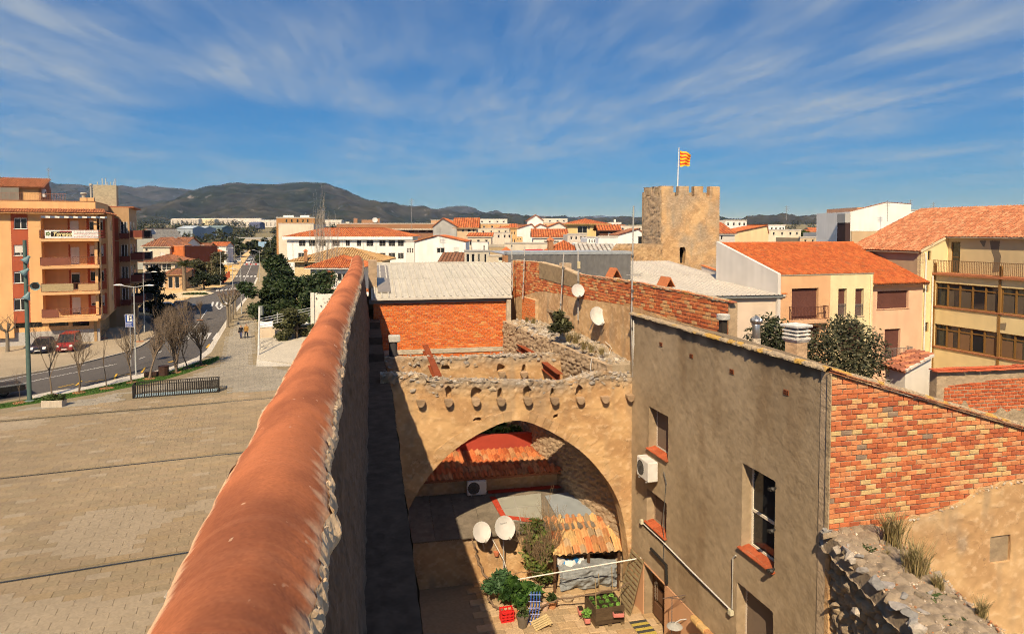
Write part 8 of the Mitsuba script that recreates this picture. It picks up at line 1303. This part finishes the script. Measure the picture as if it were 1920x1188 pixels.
for i in range(7): part(t, 'sack', hull(c + A((i - 3) * .14, r9.normal() * .08, r9.normal() * .07) + r9.normal(size=(16, 3)) * A(.12, .10, .09), [(.62, .63, .64), (.05, .22, .52), (.55, .58, .62)][i % 3]), 'plain')
# raised vegetable bed on a pallet
t = thing('raised_bed', 'dark wooden raised bed on a pallet with young lettuces and canes', 'raised bed'); a = g(1117, 1180); bb = g(1171, 1171); ux = unit((bb - a) * A(1, 1, 0)); uy = np.cross(UP, ux); Wb_ = np.linalg.norm(bb - a); Db, Hb = 1.0, .56; WDK = (.085, .06, .038)
for j in range(4):
    for o_, d_, l_ in ((a, ux, Wb_), (a + uy * (Db - .03), ux, Wb_)): part(t, 'side_plank', obox(o_ + UP * (.14 + j * .14), d_ * l_, uy * .03, UP * .132, np.asarray(WDK) * r9.uniform(.7, 1.3)), 'brick')
    for o_ in (a, a + ux * (Wb_ - .03)): part(t, 'end_plank', obox(o_ + uy * .03 + UP * (.14 + j * .14), ux * .03, uy * (Db - .06), UP * .132, np.asarray(WDK) * r9.uniform(.7, 1.3)), 'brick')
for x in (0, Wb_ / 2 - .06, Wb_ - .12): part(t, 'pallet_foot', obox(a + ux * x, ux * .12, uy * Db, UP * .13, (.14, .10, .06)), 'brick')
part(t, 'soil', obox(a + ux * .03 + uy * .03 + UP * .5, ux * (Wb_ - .06), uy * (Db - .06), UP * .12, (.035, .028, .018)), 'stone')
for x, y, z in ((.06, .1, 1.1), (.9, .08, .9), (.5, .9, .8), (.95, .85, 1.0)): part(t, 'cane', tube([a + ux * Wb_ * x + uy * Db * y + UP * .5, a + ux * Wb_ * (x - .05) + uy * Db * y + UP * (.6 + z)], .014, 5, (.32, .24, .13)), 'paint')
for i in range(12):
    p = thing('lettuce', 'small bright green lettuce planted in the raised bed soil', 'lettuce', 'lettuces in the raised bed'); q = a + ux * Wb_ * (.14 + .24 * (i % 4)) + uy * Db * (.2 + .28 * (i // 4)) + UP * .63; add(p, leaves([(q, A(.07, .07, .05))], 40, .06, 500 + i, [(.10, .22, .04), (.13, .26, .05)], 1.6), 'leaf')
def pot(label, p, r, h, col, plant=None, box=None, n=160, leafc=BUSH):
    t = thing('flower_pot', label, 'flower pot')
    if box: part(t, 'trough', [chbox(np.asarray(p), (box[0], box[1], h), box[2], col, .02, True)], 'paint'); part(t, 'soil', cbox(np.asarray(p) + UP * (h - .005), (box[0] * .85, box[1] * .8, .02), box[2], (.04, .03, .02), True), 'stone')
    else: part(t, 'pot', lathe([(0, 0), (r * .7, 0), (r * .98, h * .8), (r * 1.08, h * .8), (r * 1.08, h), (r * .92, h), (r * .85, h * .88), (0, h * .88)], p, 16, col), 'paint', 40)
    if plant: pl_ = thing('potted_plant', plant, 'plant'); add(pl_, leaves([(np.asarray(p) + UP * (h + .1), A(r * 1.2, r * 1.2, .16))], n, .07, int(p[0] * 100) % 97, leafc, 1.4), 'leaf')
TC = (.48, .17, .09); PKC = (.50, .18, .16)
pot('pink plastic trough on the front edge of the raised bed', a + ux * Wb_ * .72 - uy * .14 + UP * .42, .15, .14, PKC, None, (.36, .17, .1)); pot('pink trough with seedlings left of the raised bed', a - ux * .22 + uy * .25 + UP * .2, .15, .16, PKC, 'small grassy seedlings in the pink trough', (.18, .38, .1), 80, [(.12, .25, .05)]); pot('second pink trough behind the seedling trough', a - ux * .24 + uy * .75 + UP * .2, .15, .16, PKC, None, (.18, .34, .1))
def gz(x, y): p = g(x, y); return A(p[0], p[1], CZ + .03)
pot('tall grey metal pot in front of the green plants', gz(980, 1176), .20, .42, (.13, .11, .09), 'slim yellow green plant in the grey pot', n=60); pot('wide terracotta bowl right of the red crate', gz(972, 1158), .20, .16, TC); pot('clay pot with a small plant beside the blue rack', gz(1035, 1140), .17, .26, (.52, .26, .13), 'little plant in the clay pot beside the rack', n=90); pot('white and terracotta pot left of the clay pot', gz(1022, 1145), .13, .22, (.5, .36, .28)); pot('terracotta pot hanging on the wall below the dishes', at(931, 1041, 25.1), .11, .17, TC)
pot('stone coloured bowl at the shed step', gz(1064, 1128), .2, .16, (.42, .33, .22)); 
t = thing('red_crate', 'bright red plastic bottle crate on the courtyard floor', 'crate'); c = gz(950, 1163); cr = (.55, .02, .02); w_, d_, h_ = .44, .34, .40; ro = .25; cu, cv = A(math.cos(ro), math.sin(ro), 0), A(-math.sin(ro), math.cos(ro), 0); o = c - cu * w_ / 2 - cv * d_ / 2
part(t, 'base', obox(o, cu * w_, cv * d_, UP * .03, cr), 'plain')
for z in (.0, .10, .20, .34): part(t, 'rail', [obox(o + UP * z, cu * w_, cv * .02, UP * .05, cr), obox(o + UP * z + cv * (d_ - .02), cu * w_, cv * .02, UP * .05, cr), obox(o + UP * z + cv * .02, cu * .02, cv * (d_ - .04), UP * .05, cr), obox(o + UP * z + cv * .02 + cu * (w_ - .02), cu * .02, cv * (d_ - .04), UP * .05, cr)], 'plain')
for x in (0, .14, .28, .41): part(t, 'upright', [obox(o + cu * x - cv * .004, cu * .03, cv * .02, UP * h_, cr), obox(o + cu * x + cv * (d_ - .016), cu * .03, cv * .02, UP * h_, cr)], 'plain')
t = thing('drying_rack', 'folded bright blue metal drying rack leaning by the plants', 'drying rack'); c = gz(1000, 1172); tp_ = at(1004, 1108, c[1] + .55); bl = (.02, .10, .50)
for i in range(4): part(t, 'tube', tube([c + A(-.2 + i * .10, 0, 0), c * .5 + tp_ * .5 + A(-.12 + i * .10, .1, 0), tp_ + A(-.15 + i * .10, 0, 0)], .014, 6, bl), 'metal')
for k in (.1, .3, .5, .7, .9): part(t, 'cross_bar', tube([c * (1 - k) + tp_ * k + A(-.22, 0, 0), c * (1 - k) + tp_ * k + A(.2, 0, 0)], .011, 5, bl), 'metal')
t = thing('small_pallet', 'little pale wooden slatted crate lying tilted on the floor', 'crate'); c = gz(1020, 1183); e_, f_ = unit(A(.9, .35, .25)), unit(A(-.35, .9, .1)); nn_ = np.cross(e_, f_)
for i in range(5): part(t, 'slat', obox(c + UP * .12 + f_ * i * .10 - e_ * .3, e_ * .62, f_ * .07, nn_ * .015, (.55, .44, .24)), 'brick')
for i in (0, 1): part(t, 'runner', obox(c + UP * .05 + e_ * (-.28 + .5 * i), e_ * .06, f_ * .48, nn_ * .06, (.4, .3, .16)), 'brick')
tree('aspidistra', 'mass of broad shiny dark green leaves at the middle of the courtyard', gz(975, 1140), 1.0, [(x, y, z, .26) for x, y, z in ((-.45, 0, .5), (-.1, .1, .65), (.25, 0, .7), (.5, .1, .55), (0, -.2, .45), (-.3, .2, .8))], 900, .17, 701, [(.03, .075, .015), (.05, .11, .02), (.02, .055, .014)], r0=.02, cat='plant'); tree('feathery_bush', 'dense feathery dark green bush left of the broad leaved plants', gz(935, 1130), 1.2, [(x, y, z, .30) for x, y, z in ((-.2, 0, .5), (.1, .1, .7), (.2, 0, .5))], 1500, .09, 702, [(.03, .07, .03), (.04, .09, .035)], r0=.02, cat='plant')
tree('climber', 'tall straggly climber with small yellow green leaves against the shed side', gz(1010, 1105), 2.6, [(r9.normal(0, .10), r9.normal(0, .06), z, .12) for z in np.linspace(.15, .98, 14)], 1700, .085, 703, [(.10, .13, .03), (.06, .10, .025), (.13, .14, .04)], r0=.03, cat='climbing plant', trunk=(.20, .14, .09))
ct = twigs(gz(1012, 1106), 2.7, 31, spread=.4, nmain=8, clear=.45, r0=.03, col=(.26, .19, .12), depth=3, stems=4); part('climber', 'dry_stems', ct, 'paint', True)
vt_ = thing('grape_vine', 'bare twisting grape vine branches hanging across the courtyard', 'vine'); VC = (.17, .12, .085)
for k_, (pts, r_) in enumerate((([(893, 1040, 24.2), (905, 1075, 24.0), (918, 1085, 23.8), (921, 1105, 23.6), (915, 1122, 23.4), (930, 1138, 23.2), (955, 1151, 23.0), (985, 1146, 22.9), (1020, 1134, 22.9), (1060, 1120, 22.9), (1110, 1114, 22.8), (1160, 1104, 22.8), (1180, 1090, 22.9)], .045), ([(921, 1084, 23.8), (945, 1092, 23.7), (970, 1098, 23.6), (1000, 1100, 23.6)], .022), ([(930, 1138, 23.2), (938, 1160, 22.9), (945, 1175, 22.7), (965, 1190, 22.5)], .02), ([(960, 1075, 24.2), (990, 1070, 24.1), (1030, 1077, 24.0), (1060, 1085, 23.8)], .016), ([(890, 1025, 24.5), (885, 1010, 24.6), (895, 1045, 24.3)], .03), ([(1085, 1165, 22.6), (1095, 1140, 22.7), (1120, 1155, 22.6), (1165, 1132, 22.7)], .016))):
    P = np.array([at(*q) for q in pts]); tt_ = np.linspace(0, len(P) - 1, len(P) * 4); P = np.stack([np.interp(tt_, range(len(P)), P[:, i]) for i in range(3)], 1) + r9.normal(0, .02, (len(tt_), 3)); part(vt_, 'branch', tube(P, np.linspace(r_, r_ * .5, len(P)), 6, VC), 'brick', True)
t = thing('washing_line_pole', 'white pole and cord stretched across the courtyard as a washing line', 'washing line'); a, b = at(955, 1088, 23.6), at(1208, 1044, 23.2); part(t, 'pole', tube([a, b], .022, 6, (.66, .65, .62)), 'plain'); part(t, 'cord', tube([at(922, 1008, 25), at(945, 1050, 24.4), a], .014, 5, (.6, .6, .58)), 'plain'); part(t, 'hook', tube([a + A(.03 * math.cos(k), 0, .03 * math.sin(k) - .04) for k in np.arange(0, 6.5, .6)], .008, 5, (.6, .6, .58)), 'plain')
t = thing('slatted_panel', 'weathered diagonal slatted trellis panel leaning against the brown wall', 'trellis panel'); c0, c1_ = PW.P(PW.st(1196, 1140)[0], CZ, .55), PW.P(PW.st(1201, 1050)[0], CZ + 2.05, .12); pu = PW.u
for i in range(13): k = i / 13; part(t, 'slat', obox(c0 + (c1_ - c0) * k - pu * .45, pu * .95, (c1_ - c0) / 13 * .6, np.cross(pu, unit(c1_ - c0)) * .02, (.27, .22, .13)), 'brick')
for s_ in (-.45, .0, .44): part(t, 'frame_bar', obox(c0 + pu * s_ - np.cross(pu, unit(c1_ - c0)) * .03, pu * .05, (c1_ - c0), np.cross(pu, unit(c1_ - c0)) * .028, (.22, .17, .10)), 'brick')
t = thing('door_mat', 'striped black and yellow door mat with a red edge at the courtyard door', 'door mat'); m_ = PW.P((DR[0] + DR[2]) / 2, CZ + .05, .42)
for i in range(6): part(t, 'stripe', obox(m_ + pu * (-.42 + i * .14) - PW.n * .3, pu * .14, PW.n * .6 if np.dot(np.cross(pu, PW.n), UP) > 0 else -PW.n * -.6, UP * .02, [(.06, .06, .055), (.42, .34, .08)][i % 2]) if np.dot(np.cross(pu, PW.n), UP) > 0 else obox(m_ + pu * (-.42 + i * .14) + PW.n * .3, pu * .14, -PW.n * .6, UP * .02, [(.06, .06, .055), (.42, .34, .08)][i % 2]), 'paint')
t = thing('wind_chime', 'metal wind chime hanging beside the courtyard door', 'wind chime'); c = at(1231, 1092, 22.6); part(t, 'cap', lathe([(0, .06), (.06, .02), (.07, 0), (0, 0)], c, 10, (.5, .42, .3)), 'plain'); part(t, 'hanger', tube([c + UP * .05, c + UP * .45], .006, 4, (.2, .2, .2)), 'metal')
for i in range(5): part(t, 'chime_tube', tube([c + A(.05 * math.cos(i * 1.26), .05 * math.sin(i * 1.26), -.05), c + A(.05 * math.cos(i * 1.26), .05 * math.sin(i * 1.26), -.42 - .04 * i)], .012, 6, (.5, .5, .5)), 'steel')
t = thing('wall_lamp', 'grey enamel disc wall lamp on a bracket low on the brown wall', 'wall lamp'); c = PW.P(PW.st(1290, 1168)[0], PW.st(1290, 1168)[1], .45); part(t, 'shade', lathe([(.03, .10), (.06, .08), (.20, .02), (.24, -.02), (.2, 0), (0, .06)], c, 18, (.36, .37, .36)), 'plain', 40); part(t, 'bulb', lathe([(0, -.1), (.05, -.07), (.05, 0), (0, .02)], c, 10, (.6, .58, .5)), 'plain'); part(t, 'bracket', tube([c + UP * .08, c + UP * .16 - PW.n * .2, c + UP * .14 - PW.n * .43], .018, 6, (.4, .4, .4)), 'plain')
t = thing('line_bracket', 'rusty steel washing line bracket with a hanging chain on the brown wall', 'bracket'); c = PW.P(PW.st(1288, 1114)[0], PW.st(1288, 1114)[1], .05); part(t, 'arm', [tube([c, c + PW.n * .75], .014, 5, (.12, .09, .08)), tube([c - UP * .15, c + PW.n * .6], .012, 5, (.12, .09, .08))], 'metal'); part(t, 'chain', tube([c + PW.n * .45, c + PW.n * .45 - UP * 1.15], .012, 5, (.10, .10, .11)), 'metal')
# cables and pipes on the brown wall
def wall_run(name, label, pts, r, col, k=.05, cat='cable', mat='plain'):
    t = thing(name, label, cat); part(t, 'run', tube([PW.P(*PW.st(*p), k) for p in pts], r, 6, col), mat); return t
t = wall_run('wall_cable', 'long white and black cable running diagonally down the brown wall', [(1206, 978), (1245, 1014), (1300, 1070), (1373, 1142)], .022, (.60, .59, .56)); part(t, 'shadow_cable', tube([PW.P(*PW.st(*p), .03) for p in [(1206, 982), (1245, 1019), (1300, 1076), (1373, 1147)]], .014, 5, (.03, .03, .03)), 'plain')  # thin black tube running just below the white one
for p in ((1207, 977), (1375, 1146)): part(t, 'junction_box', cbox(PW.P(*PW.st(*p), .08), (.13, .10, .13), math.atan2(pu[1], pu[0]), (.55, .53, .40)), 'plain')
wall_run('conduit_pipe', 'grey conduit pipe rising beside the big open window', [(1383, 1040), (1377, 1045), (1376, 1140)], .024, (.36, .35, .33), cat='pipe'); wall_run('cable', 'black cable below the air conditioner on the brown wall', [(1247, 884), (1252, 905), (1247, 960), (1247, 1048)], .018, (.10, .10, .10)); wall_run('drain_pipe', 'short black drain pipe over the courtyard door', [(1225, 1027), (1254, 1058), (1255, 1092)], .05, (.02, .02, .02), .09, 'pipe')
t = thing('corner_mast', 'very tall thin mast with a small aerial at the far corner of the brown house', 'mast'); d = 24.0; part(t, 'mast', tube([at(1189, 985, d), at(1187.5, 700, d), at(1184, 600, d), at(1188, 386, d)], [.035, .035, .03, .025], 8, (.36, .355, .34)), 'metal'); part(t, 'white_conduit', tube([at(1193, 990, d - .1), at(1189.5, 700, d - .1), at(1188, 600, d - .1)], .025, 6, (.62, .62, .60)), 'plain')
c = at(1185, 515, d); part(t, 'aerial_boom', tube([c + A(-.2, 0, 0), c + A(.32, 0, 0)], .012, 5, (.3, .3, .3)), 'metal'); part(t, 'aerial_loop', tube([c + A(x, 0, z) for x, z in ((.02, .05), (.36, .05), (.36, -.05), (.02, -.05), (.02, .05))], .009, 4, (.3, .3, .3)), 'metal')
for y in (545, 615, 560, 480): part(t, 'clamp', cbox(at(1186, y, d - .02), (.08, .08, .09), 0, (.08, .08, .08)), 'metal')
for x0, y0, x1, y1, d, lab in ((1049, 612, 1057, 474, 30.3, 'leaning aerial mast with white fittings left of the upper dish'), (1084, 600, 1084, 470, 29.0, 'straight aerial mast carrying the upper dish'), (980, 560, 984, 462, 35.0, 'thin aerial mast on the brick end of the neighbour wall'), (961, 545, 959, 440, 35.8, 'dark thin mast at the edge of the sheet roof')):
    t = thing('aerial_mast', lab, 'mast'); a, b = at(x0, y0, d), at(x1, y1, d); part(t, 'mast', tube([a, b], .028, 6, (.40, .39, .37)), 'metal'); [part(t, 'clamp', [cbox(a + (b - a) * q, (.07, .07, .10), 0, (.12, .12, .12))], 'metal') for q in (.3, .55, .8)]
    if x0 == 1084: part(t, 'mast_box', cbox(b - UP * .6 + A(.02, -.05, 0), (.12, .08, .3), .2, (.5, .44, .28)), 'plain')
dish('round white satellite dish on the aerial mast, upper of the two on the neighbour wall', at(1083, 545, 28.6), .28, A(.25, -1, .35), [at(1084, 560, 29.0), at(1084, 596, 29.0)], 'satellite dishes'); dish('larger grey white oval satellite dish, lower right on the neighbour wall', at(1119, 593, 26.9), .37, A(.62, -1, .42), [at(1106, 618, 27.8)], 'satellite dishes', (.58, .60, .60))
dish('white satellite dish in the courtyard, left and smaller of the pair', at(902, 997, 24.5), .36, A(.62, -1, .62), [at(908, 1028, 25.0), at(905, 1040, 25.2)], 'satellite dishes'); dish('white satellite dish in the courtyard with grey lettering, right of the pair', at(945, 989, 24.4), .41, A(.62, -1, .62), [at(944, 1012, 24.7), gz(944, 1092)], 'satellite dishes', logo=True)
acunit('white air conditioner on the brown wall below the upper window', PW.P(*PW.st(1226, 876), .06), PW.u, .86, .66, .36, 'air conditioners'); q = onp(892, 909, K1(0, 0, 4.70), P1.n); acunit('air conditioner in the shade on the back shed wall under the arch', q, P1.u, .80, .60, .32, 'air conditioners')
t = thing('cable_coil', 'coil of white cable on the neighbour wall', 'cable'); part(t, 'cable', tube([at(1135, 640, 26.6), at(1147, 652, 26.3), at(1140, 668, 25.9), at(1109, 672, 25.2), at(1107, 690, 24.9), at(1110, 706, 24.4)], .012, 5, (.6, .6, .58)), 'plain')
# weeds and scrub
GRS = [(.25, .19, .09), (.17, .15, .06), (.30, .24, .12)]
def tuft(label, p, h, n, seed, cols=GRS, sp=.35, cat='weed', name='weed_tuft'):
    t = thing(name, label, cat); r = np.random.default_rng(seed); V = []
    for i in range(n):
        a = r.uniform(0, 6.28); l = h * r.uniform(.5, 1.1); d = A(math.cos(a) * sp * r.random(), math.sin(a) * sp * r.random(), 1); o = np.asarray(p) + A(r.normal(), r.normal(), 0) * h * .10; w = A(-math.sin(a), math.cos(a), 0) * .005 * (1 + h); m = o + d * l * .55; e = o + d * l + A(math.cos(a), math.sin(a), -.3) * l * .18; V += [o - w, o + w, m + w * .8, o - w, m + w * .8, m - w * .8, m - w * .8, m + w * .8, e]
    V = np.array(V); C = np.repeat(np.asarray(cols)[r.integers(0, len(cols), n)] * r.uniform(.7, 1.3, (n, 1)), 9, 0); add(t, (V, np.arange(len(V)).reshape(-1, 3), C), 'leaf')
tree('wall_shrub', 'grey green shrub growing before the dark opening in the neighbour wall', at(1052, 627, 28.0), .9, [(x, y, z, .30) for x, y, z in ((-.3, 0, .3), (0, 0, .6), (.3, 0, .4), (.1, -.2, .3), (-.1, .1, .9))], 900, .10, 711, [(.05, .055, .025), (.07, .075, .035)], r0=.03, cat='shrub')
for i, (x, y, d, h) in enumerate(((1078, 643, 26.6, .6), (1066, 640, 27.2, .4), (1095, 655, 26.0, .45), (1108, 660, 25.6, .4), (1128, 664, 25.3, .35), (1000, 606, 30.8, .35), (988, 603, 31.5, .3))): tuft(('dry weed tuft on the rubble wall below the aerial mast', 'small weed tuft left of the mast foot', 'brown weed tuft right of the mast foot', 'dry weeds before the lower dish', 'low weeds at the orange edge of the wall', 'weeds beside the bright brick pier', 'weeds at the foot of the brick pier')[i], at(x, y, d), h, 110, 720 + i, sp=.8)
tree('garden_plants', 'sunlit green vegetable plants in the raised garden beyond the arch', K1(4.2, -9.3, 8.0), 1.0, [(r9.uniform(-2.6, 2.0), r9.uniform(-.9, 1.6), .25, .30) for _ in range(22)], 3500, .13, 731, [(.06, .13, .025), (.09, .17, .035), (.04, .09, .02)], r0=.02, cat='plants')
t = thing('garden_wall_stub', 'pale stone pier at the edge of the raised garden', 'wall'); b = at(991, 806, 31.2); part(t, 'masonry', [cbox(A(b[0], b[1], -8.4), (.55, .5, 2.0), .2, (.52, .42, .3))], 'stone')
# ---------------------------------------------------------------- broken rubble wall at lower right
rw2 = thing('ruined_wall', 'broken wall of big grey stones with dry grass on top at the lower right corner', 'wall'); PRW = Plane(A(6.74, 14.58, 0), A(.03, -1, 0)); LR2 = 9.0
def ztop(s): return -6.52 - .06 * s + .10 * (nz(s, 0 * s, 1.0, 3, 3) - .5)
def dst2(s, q): d1, d2, w = worley(s, q, 3.3, 33, 1.3); return .16 * np.clip(d2 - d1, 0, .5) + .10 * w - .22 + .16 * (nz(s, q, 1.1, 3, 35) - .5) + .07 * (nz(s, q, 7, 4, 37) - .5)
part(rw2, 'west_face', panel(PRW.o, PRW.u, UP, Polygon([(0, GZ), (LR2, GZ), (LR2, -7.05), (0, -6.55)]), .045, dst2, .3, (.33, .26, .18)), 'stone')
S, Q = np.meshgrid(np.linspace(-.1, LR2, 150), np.linspace(-.04, 1, 34), indexing='ij'); wd = 1.42; P = PRW.o + PRW.u * S[..., None] - PRW.n * (Q * wd)[..., None]; d1, d2, w_ = worley(S, Q * wd, 3.6, 41)
hz2 = ztop(S) + .16 * np.clip(d2 - d1, 0, .4) + .10 * (nz(S, Q * wd, 5, 4, 43) - .5) + .10 * np.sin(np.pi * np.clip(Q, 0, 1)) - .35 * (Q < 0) - .22 * np.clip(Q - .75, 0, 1); P[..., 2] = hz2; part(rw2, 'top', (P.reshape(-1, 3), gridf(150, 34)[:, ::-1] if False else gridf(150, 34), (.27, .22, .165)), 'stone')
part(rw2, 'east_face', panel(PRW.o + PRW.u * LR2 - PRW.n * wd, -PRW.u, UP, sbox(0, GZ, LR2, -6.75), .15, lambda s, q: 0 * s, .1, (.33, .26, .18)), 'stone')
r10 = np.random.default_rng(110); bp = stone_protos([(.30, .285, .27), (.24, .235, .23), (.36, .32, .27), (.24, .20, .15), (.30, .24, .17), (.40, .36, .31)])
for _ in range(150):
    s, q = r10.uniform(0, 6), r10.beta(.6, 1.3); p = PRW.o + PRW.u * s - PRW.n * q * wd; p[2] = float(ztop(np.array(s))) + r10.uniform(-.03, .08); put_stone(rw2, bp, p, r10.uniform(.10, .30) * (1.25 if q < .2 else 1), r10, 'stone', (1.35, 1, .7), .4)
for _ in range(90):
    s, z = r10.uniform(0, 6), r10.uniform(-10.5, -6.7); put_stone(rw2, bp, PRW.P(s, z, -.02 + r10.normal() * .03), r10.uniform(.14, .36), r10, 'stone', (1, 1, .8))
def ls2(): s, q = r10.uniform(0, 7), r10.uniform(0, 1); p = PRW.o + PRW.u * s - PRW.n * q * wd; p[2] = float(ztop(np.array(s))) + .04 + .06 * math.sin(math.pi * q); return p, 1
part(rw2, 'rubble', loose(1800, ls2, .062, r10, [(.46, .36, .26), (.52, .46, .38), (.40, .18, .09), (.36, .30, .24)]), 'stone', kind='stuff')
def rtop(s, q): p = PRW.o + PRW.u * s - PRW.n * q * wd; p[2] = float(ztop(np.array(s))) + .02; return p
for i, (s, q, h, n) in enumerate(((.75, .78, .85, 220), (1.9, .62, .75, 260), (2.35, .70, .40, 160), (3.1, .9, .40, 110), (1.2, .5, .22, 80), (3.4, .45, .15, 120))): tuft(('tall dry grass tuft against the brick gable', 'tall dry grass tuft at the middle of the ruined wall', 'short dry grass beside the middle tuft', 'thin dry grass tuft at the right edge of the ruined wall', 'low weeds between the stones near the gable', 'green weeds low on the ruined wall')[i], rtop(s, q), h, n, 740 + i, GRS if i != 5 else [(.05, .08, .025)], .45)
for i, (s, q) in enumerate(((2.6, .55), (3.3, .5), (.9, .35))): p = thing('ground_weed', ('low dark green weeds on top of the ruined wall, middle', 'low dark green weeds nearer the frame bottom', 'low weeds under the tall grass tuft')[i], 'weed'); add(p, leaves([(rtop(s, q) + UP * .05, A(.25, .2, .07))], 260, .05, 760 + i, BUSH, 1.2), 'leaf')
# ---------------------------------------------------------------- chimneys and olive bush behind the brown house
t = thing('slab_chimney', 'rendered chimney topped by stacked white concrete slabs', 'chimney'); d = 18.6; c = at(1492, 690, d); zz_ = [at(1492, y, d)[2] for y in (640, 636, 628, 620, 606)]; part(t, 'stack', cbox(A(c[0], c[1], zz_[0] - 1.2), (.40, .40, 2.4), .45, (.50, .35, .22)), 'stone'); part(t, 'collar', hull([A(c[0], c[1], 0) + UP * z + A(math.cos(k + .45 + .785), math.sin(k + .45 + .785), 0) * r_ for k in np.arange(4) * np.pi / 2 for z, r_ in ((zz_[0], .30), (zz_[0] + .08, .37), (zz_[0] + .13, .37))], (.55, .53, .5)), 'stone')
for i, z in enumerate((zz_[0] + .21, zz_[0] + .31)): part(t, 'slab', chbox(A(c[0], c[1], z), (.52, .52, .045), .45, (.62, .61, .58), .01), 'stone')
part(t, 'cap_slab', chbox(A(c[0], c[1], zz_[0] + .44), (.60, .60, .075), .45, (.52, .52, .51), .015), 'stone'); part(t, 'spacers', [cbox(A(c[0], c[1], zz_[0] + .26) + A(math.cos(k), math.sin(k), 0) * .25, (.07, .07, .34), .45, (.5, .48, .44)) for k in np.arange(4) * np.pi / 2 + 1.23], 'stone')
t = thing('vent_cowl', 'shiny metal spinning cowl on a round flue', 'chimney cowl'); d = 20.2; c = at(1418, 632, d); part(t, 'masonry_flue', tube([c - UP * .9, at(1418, 634, d)], .13, 14, (.50, .44, .36)), 'stone'); part(t, 'flue', tube([at(1418, 634, d), at(1418, 608, d)], .115, 16, (.55, .55, .55)), 'steel', True); k = np.linspace(0, 1, 9); part(t, 'dome', lathe([(.12, 0)] + [(.15 * math.sin(math.pi * (.18 + .82 * x)) + .02, .02 + .24 * x) for x in k] + [(0, .27)], at(1418, 608, d) + UP * .0, 20, (.6, .6, .6)), 'steel', True)
for i in range(14): a_ = i * 2 * np.pi / 14; part(t, 'vane', tube([at(1418, 608, d) + A(math.cos(a_ + .25 * x) * (.155 * math.sin(math.pi * (.18 + .82 * x)) + .025), math.sin(a_ + .25 * x) * (.155 * math.sin(math.pi * (.18 + .82 * x)) + .025), .02 + .24 * x) for x in np.linspace(0, 1, 6)], .008, 4, (.4, .4, .4)), 'steel')
t = thing('capped_flue', 'dark square flue with a round grey concrete cap at the end of the neighbour wall', 'chimney'); d = 19.2; c = at(1356, 640, d); part(t, 'flue', cbox((at(1356, 640, d) + at(1356, 598, d)) / 2, (.17, .17, .9), .3, (.035, .028, .022)), 'plain'); part(t, 'cap', lathe([(0, 0), (.17, 0), (.185, .03), (.185, .14), (.16, .16), (0, .15)], at(1356, 599, d), 18, (.40, .40, .38)), 'stone')
ob = at(1560, 680, 27.5); tree('olive_bush', 'large dark olive tree behind the sloping wall top, before the yellow house', A(ob[0], ob[1], GZ), 10.1, [(x, y, z, rr) for x, y, z, rr in ((-.02, 0, .86, .11), (.08, .03, .88, .11), (.14, 0, .84, .09), (-.10, .02, .83, .08), (.02, -.05, .78, .12), (.10, -.03, .77, .11), (-.06, 0, .76, .10), (.17, .02, .77, .07), (.05, 0, .93, .07), (-.14, .02, .78, .06), (.0, 0, .7, .13))], 9500, .075, 801, [(.05, .055, .03), (.07, .072, .04), (.035, .04, .02), (.09, .085, .05)], r0=.16, bare=.45)
ob = at(1440, 660, 25.5); tree('olive_bush', 'thinner olive tree between the metal cowl and the slab chimney', A(ob[0], ob[1], GZ), 10.9, [(x, y, z, rr) for x, y, z, rr in ((.0, 0, .89, .055), (.05, 0, .86, .06), (-.04, 0, .85, .045), (.02, 0, .82, .07), (.08, 0, .82, .05), (.0, 0, .78, .08))], 2600, .08, 802, [(.035, .045, .022), (.05, .058, .03)], r0=.10, bare=.5)
t = thing('ridge_tiles', 'row of yellowish curved ridge tiles at the bottom frame edge below the brown wall', 'roof tiles'); c = PW.P(PW.st(1345, 1180)[0], PW.st(1345, 1180)[1], .35)
for i in range(4): part(t, 'tile', tube([c + PW.u * (i * .36 - .7) + UP * .0, c + PW.u * (i * .36 - .34) + UP * .015], [.10, .115], 10, [(.55, .36, .15), (.58, .40, .18), (.50, .26, .12), (.55, .38, .17)][i]), 'tile')
# ---------------------------------------------------------------- air
labels['haze'] = {'label': 'thin blue daylight haze over the plain and hills', 'kind': 'stuff'}
scene['camera']['medium'] = {'type': 'ref', 'id': 'haze_air'}
scene['haze'] = {'type': 'cube', 'to_world': T().translate([0, 0, 590]).scale([70000, 70000, 630]), 'bsdf': {'type': 'null'}, 'interior': {'type': 'ref', 'id': 'haze_air'}}
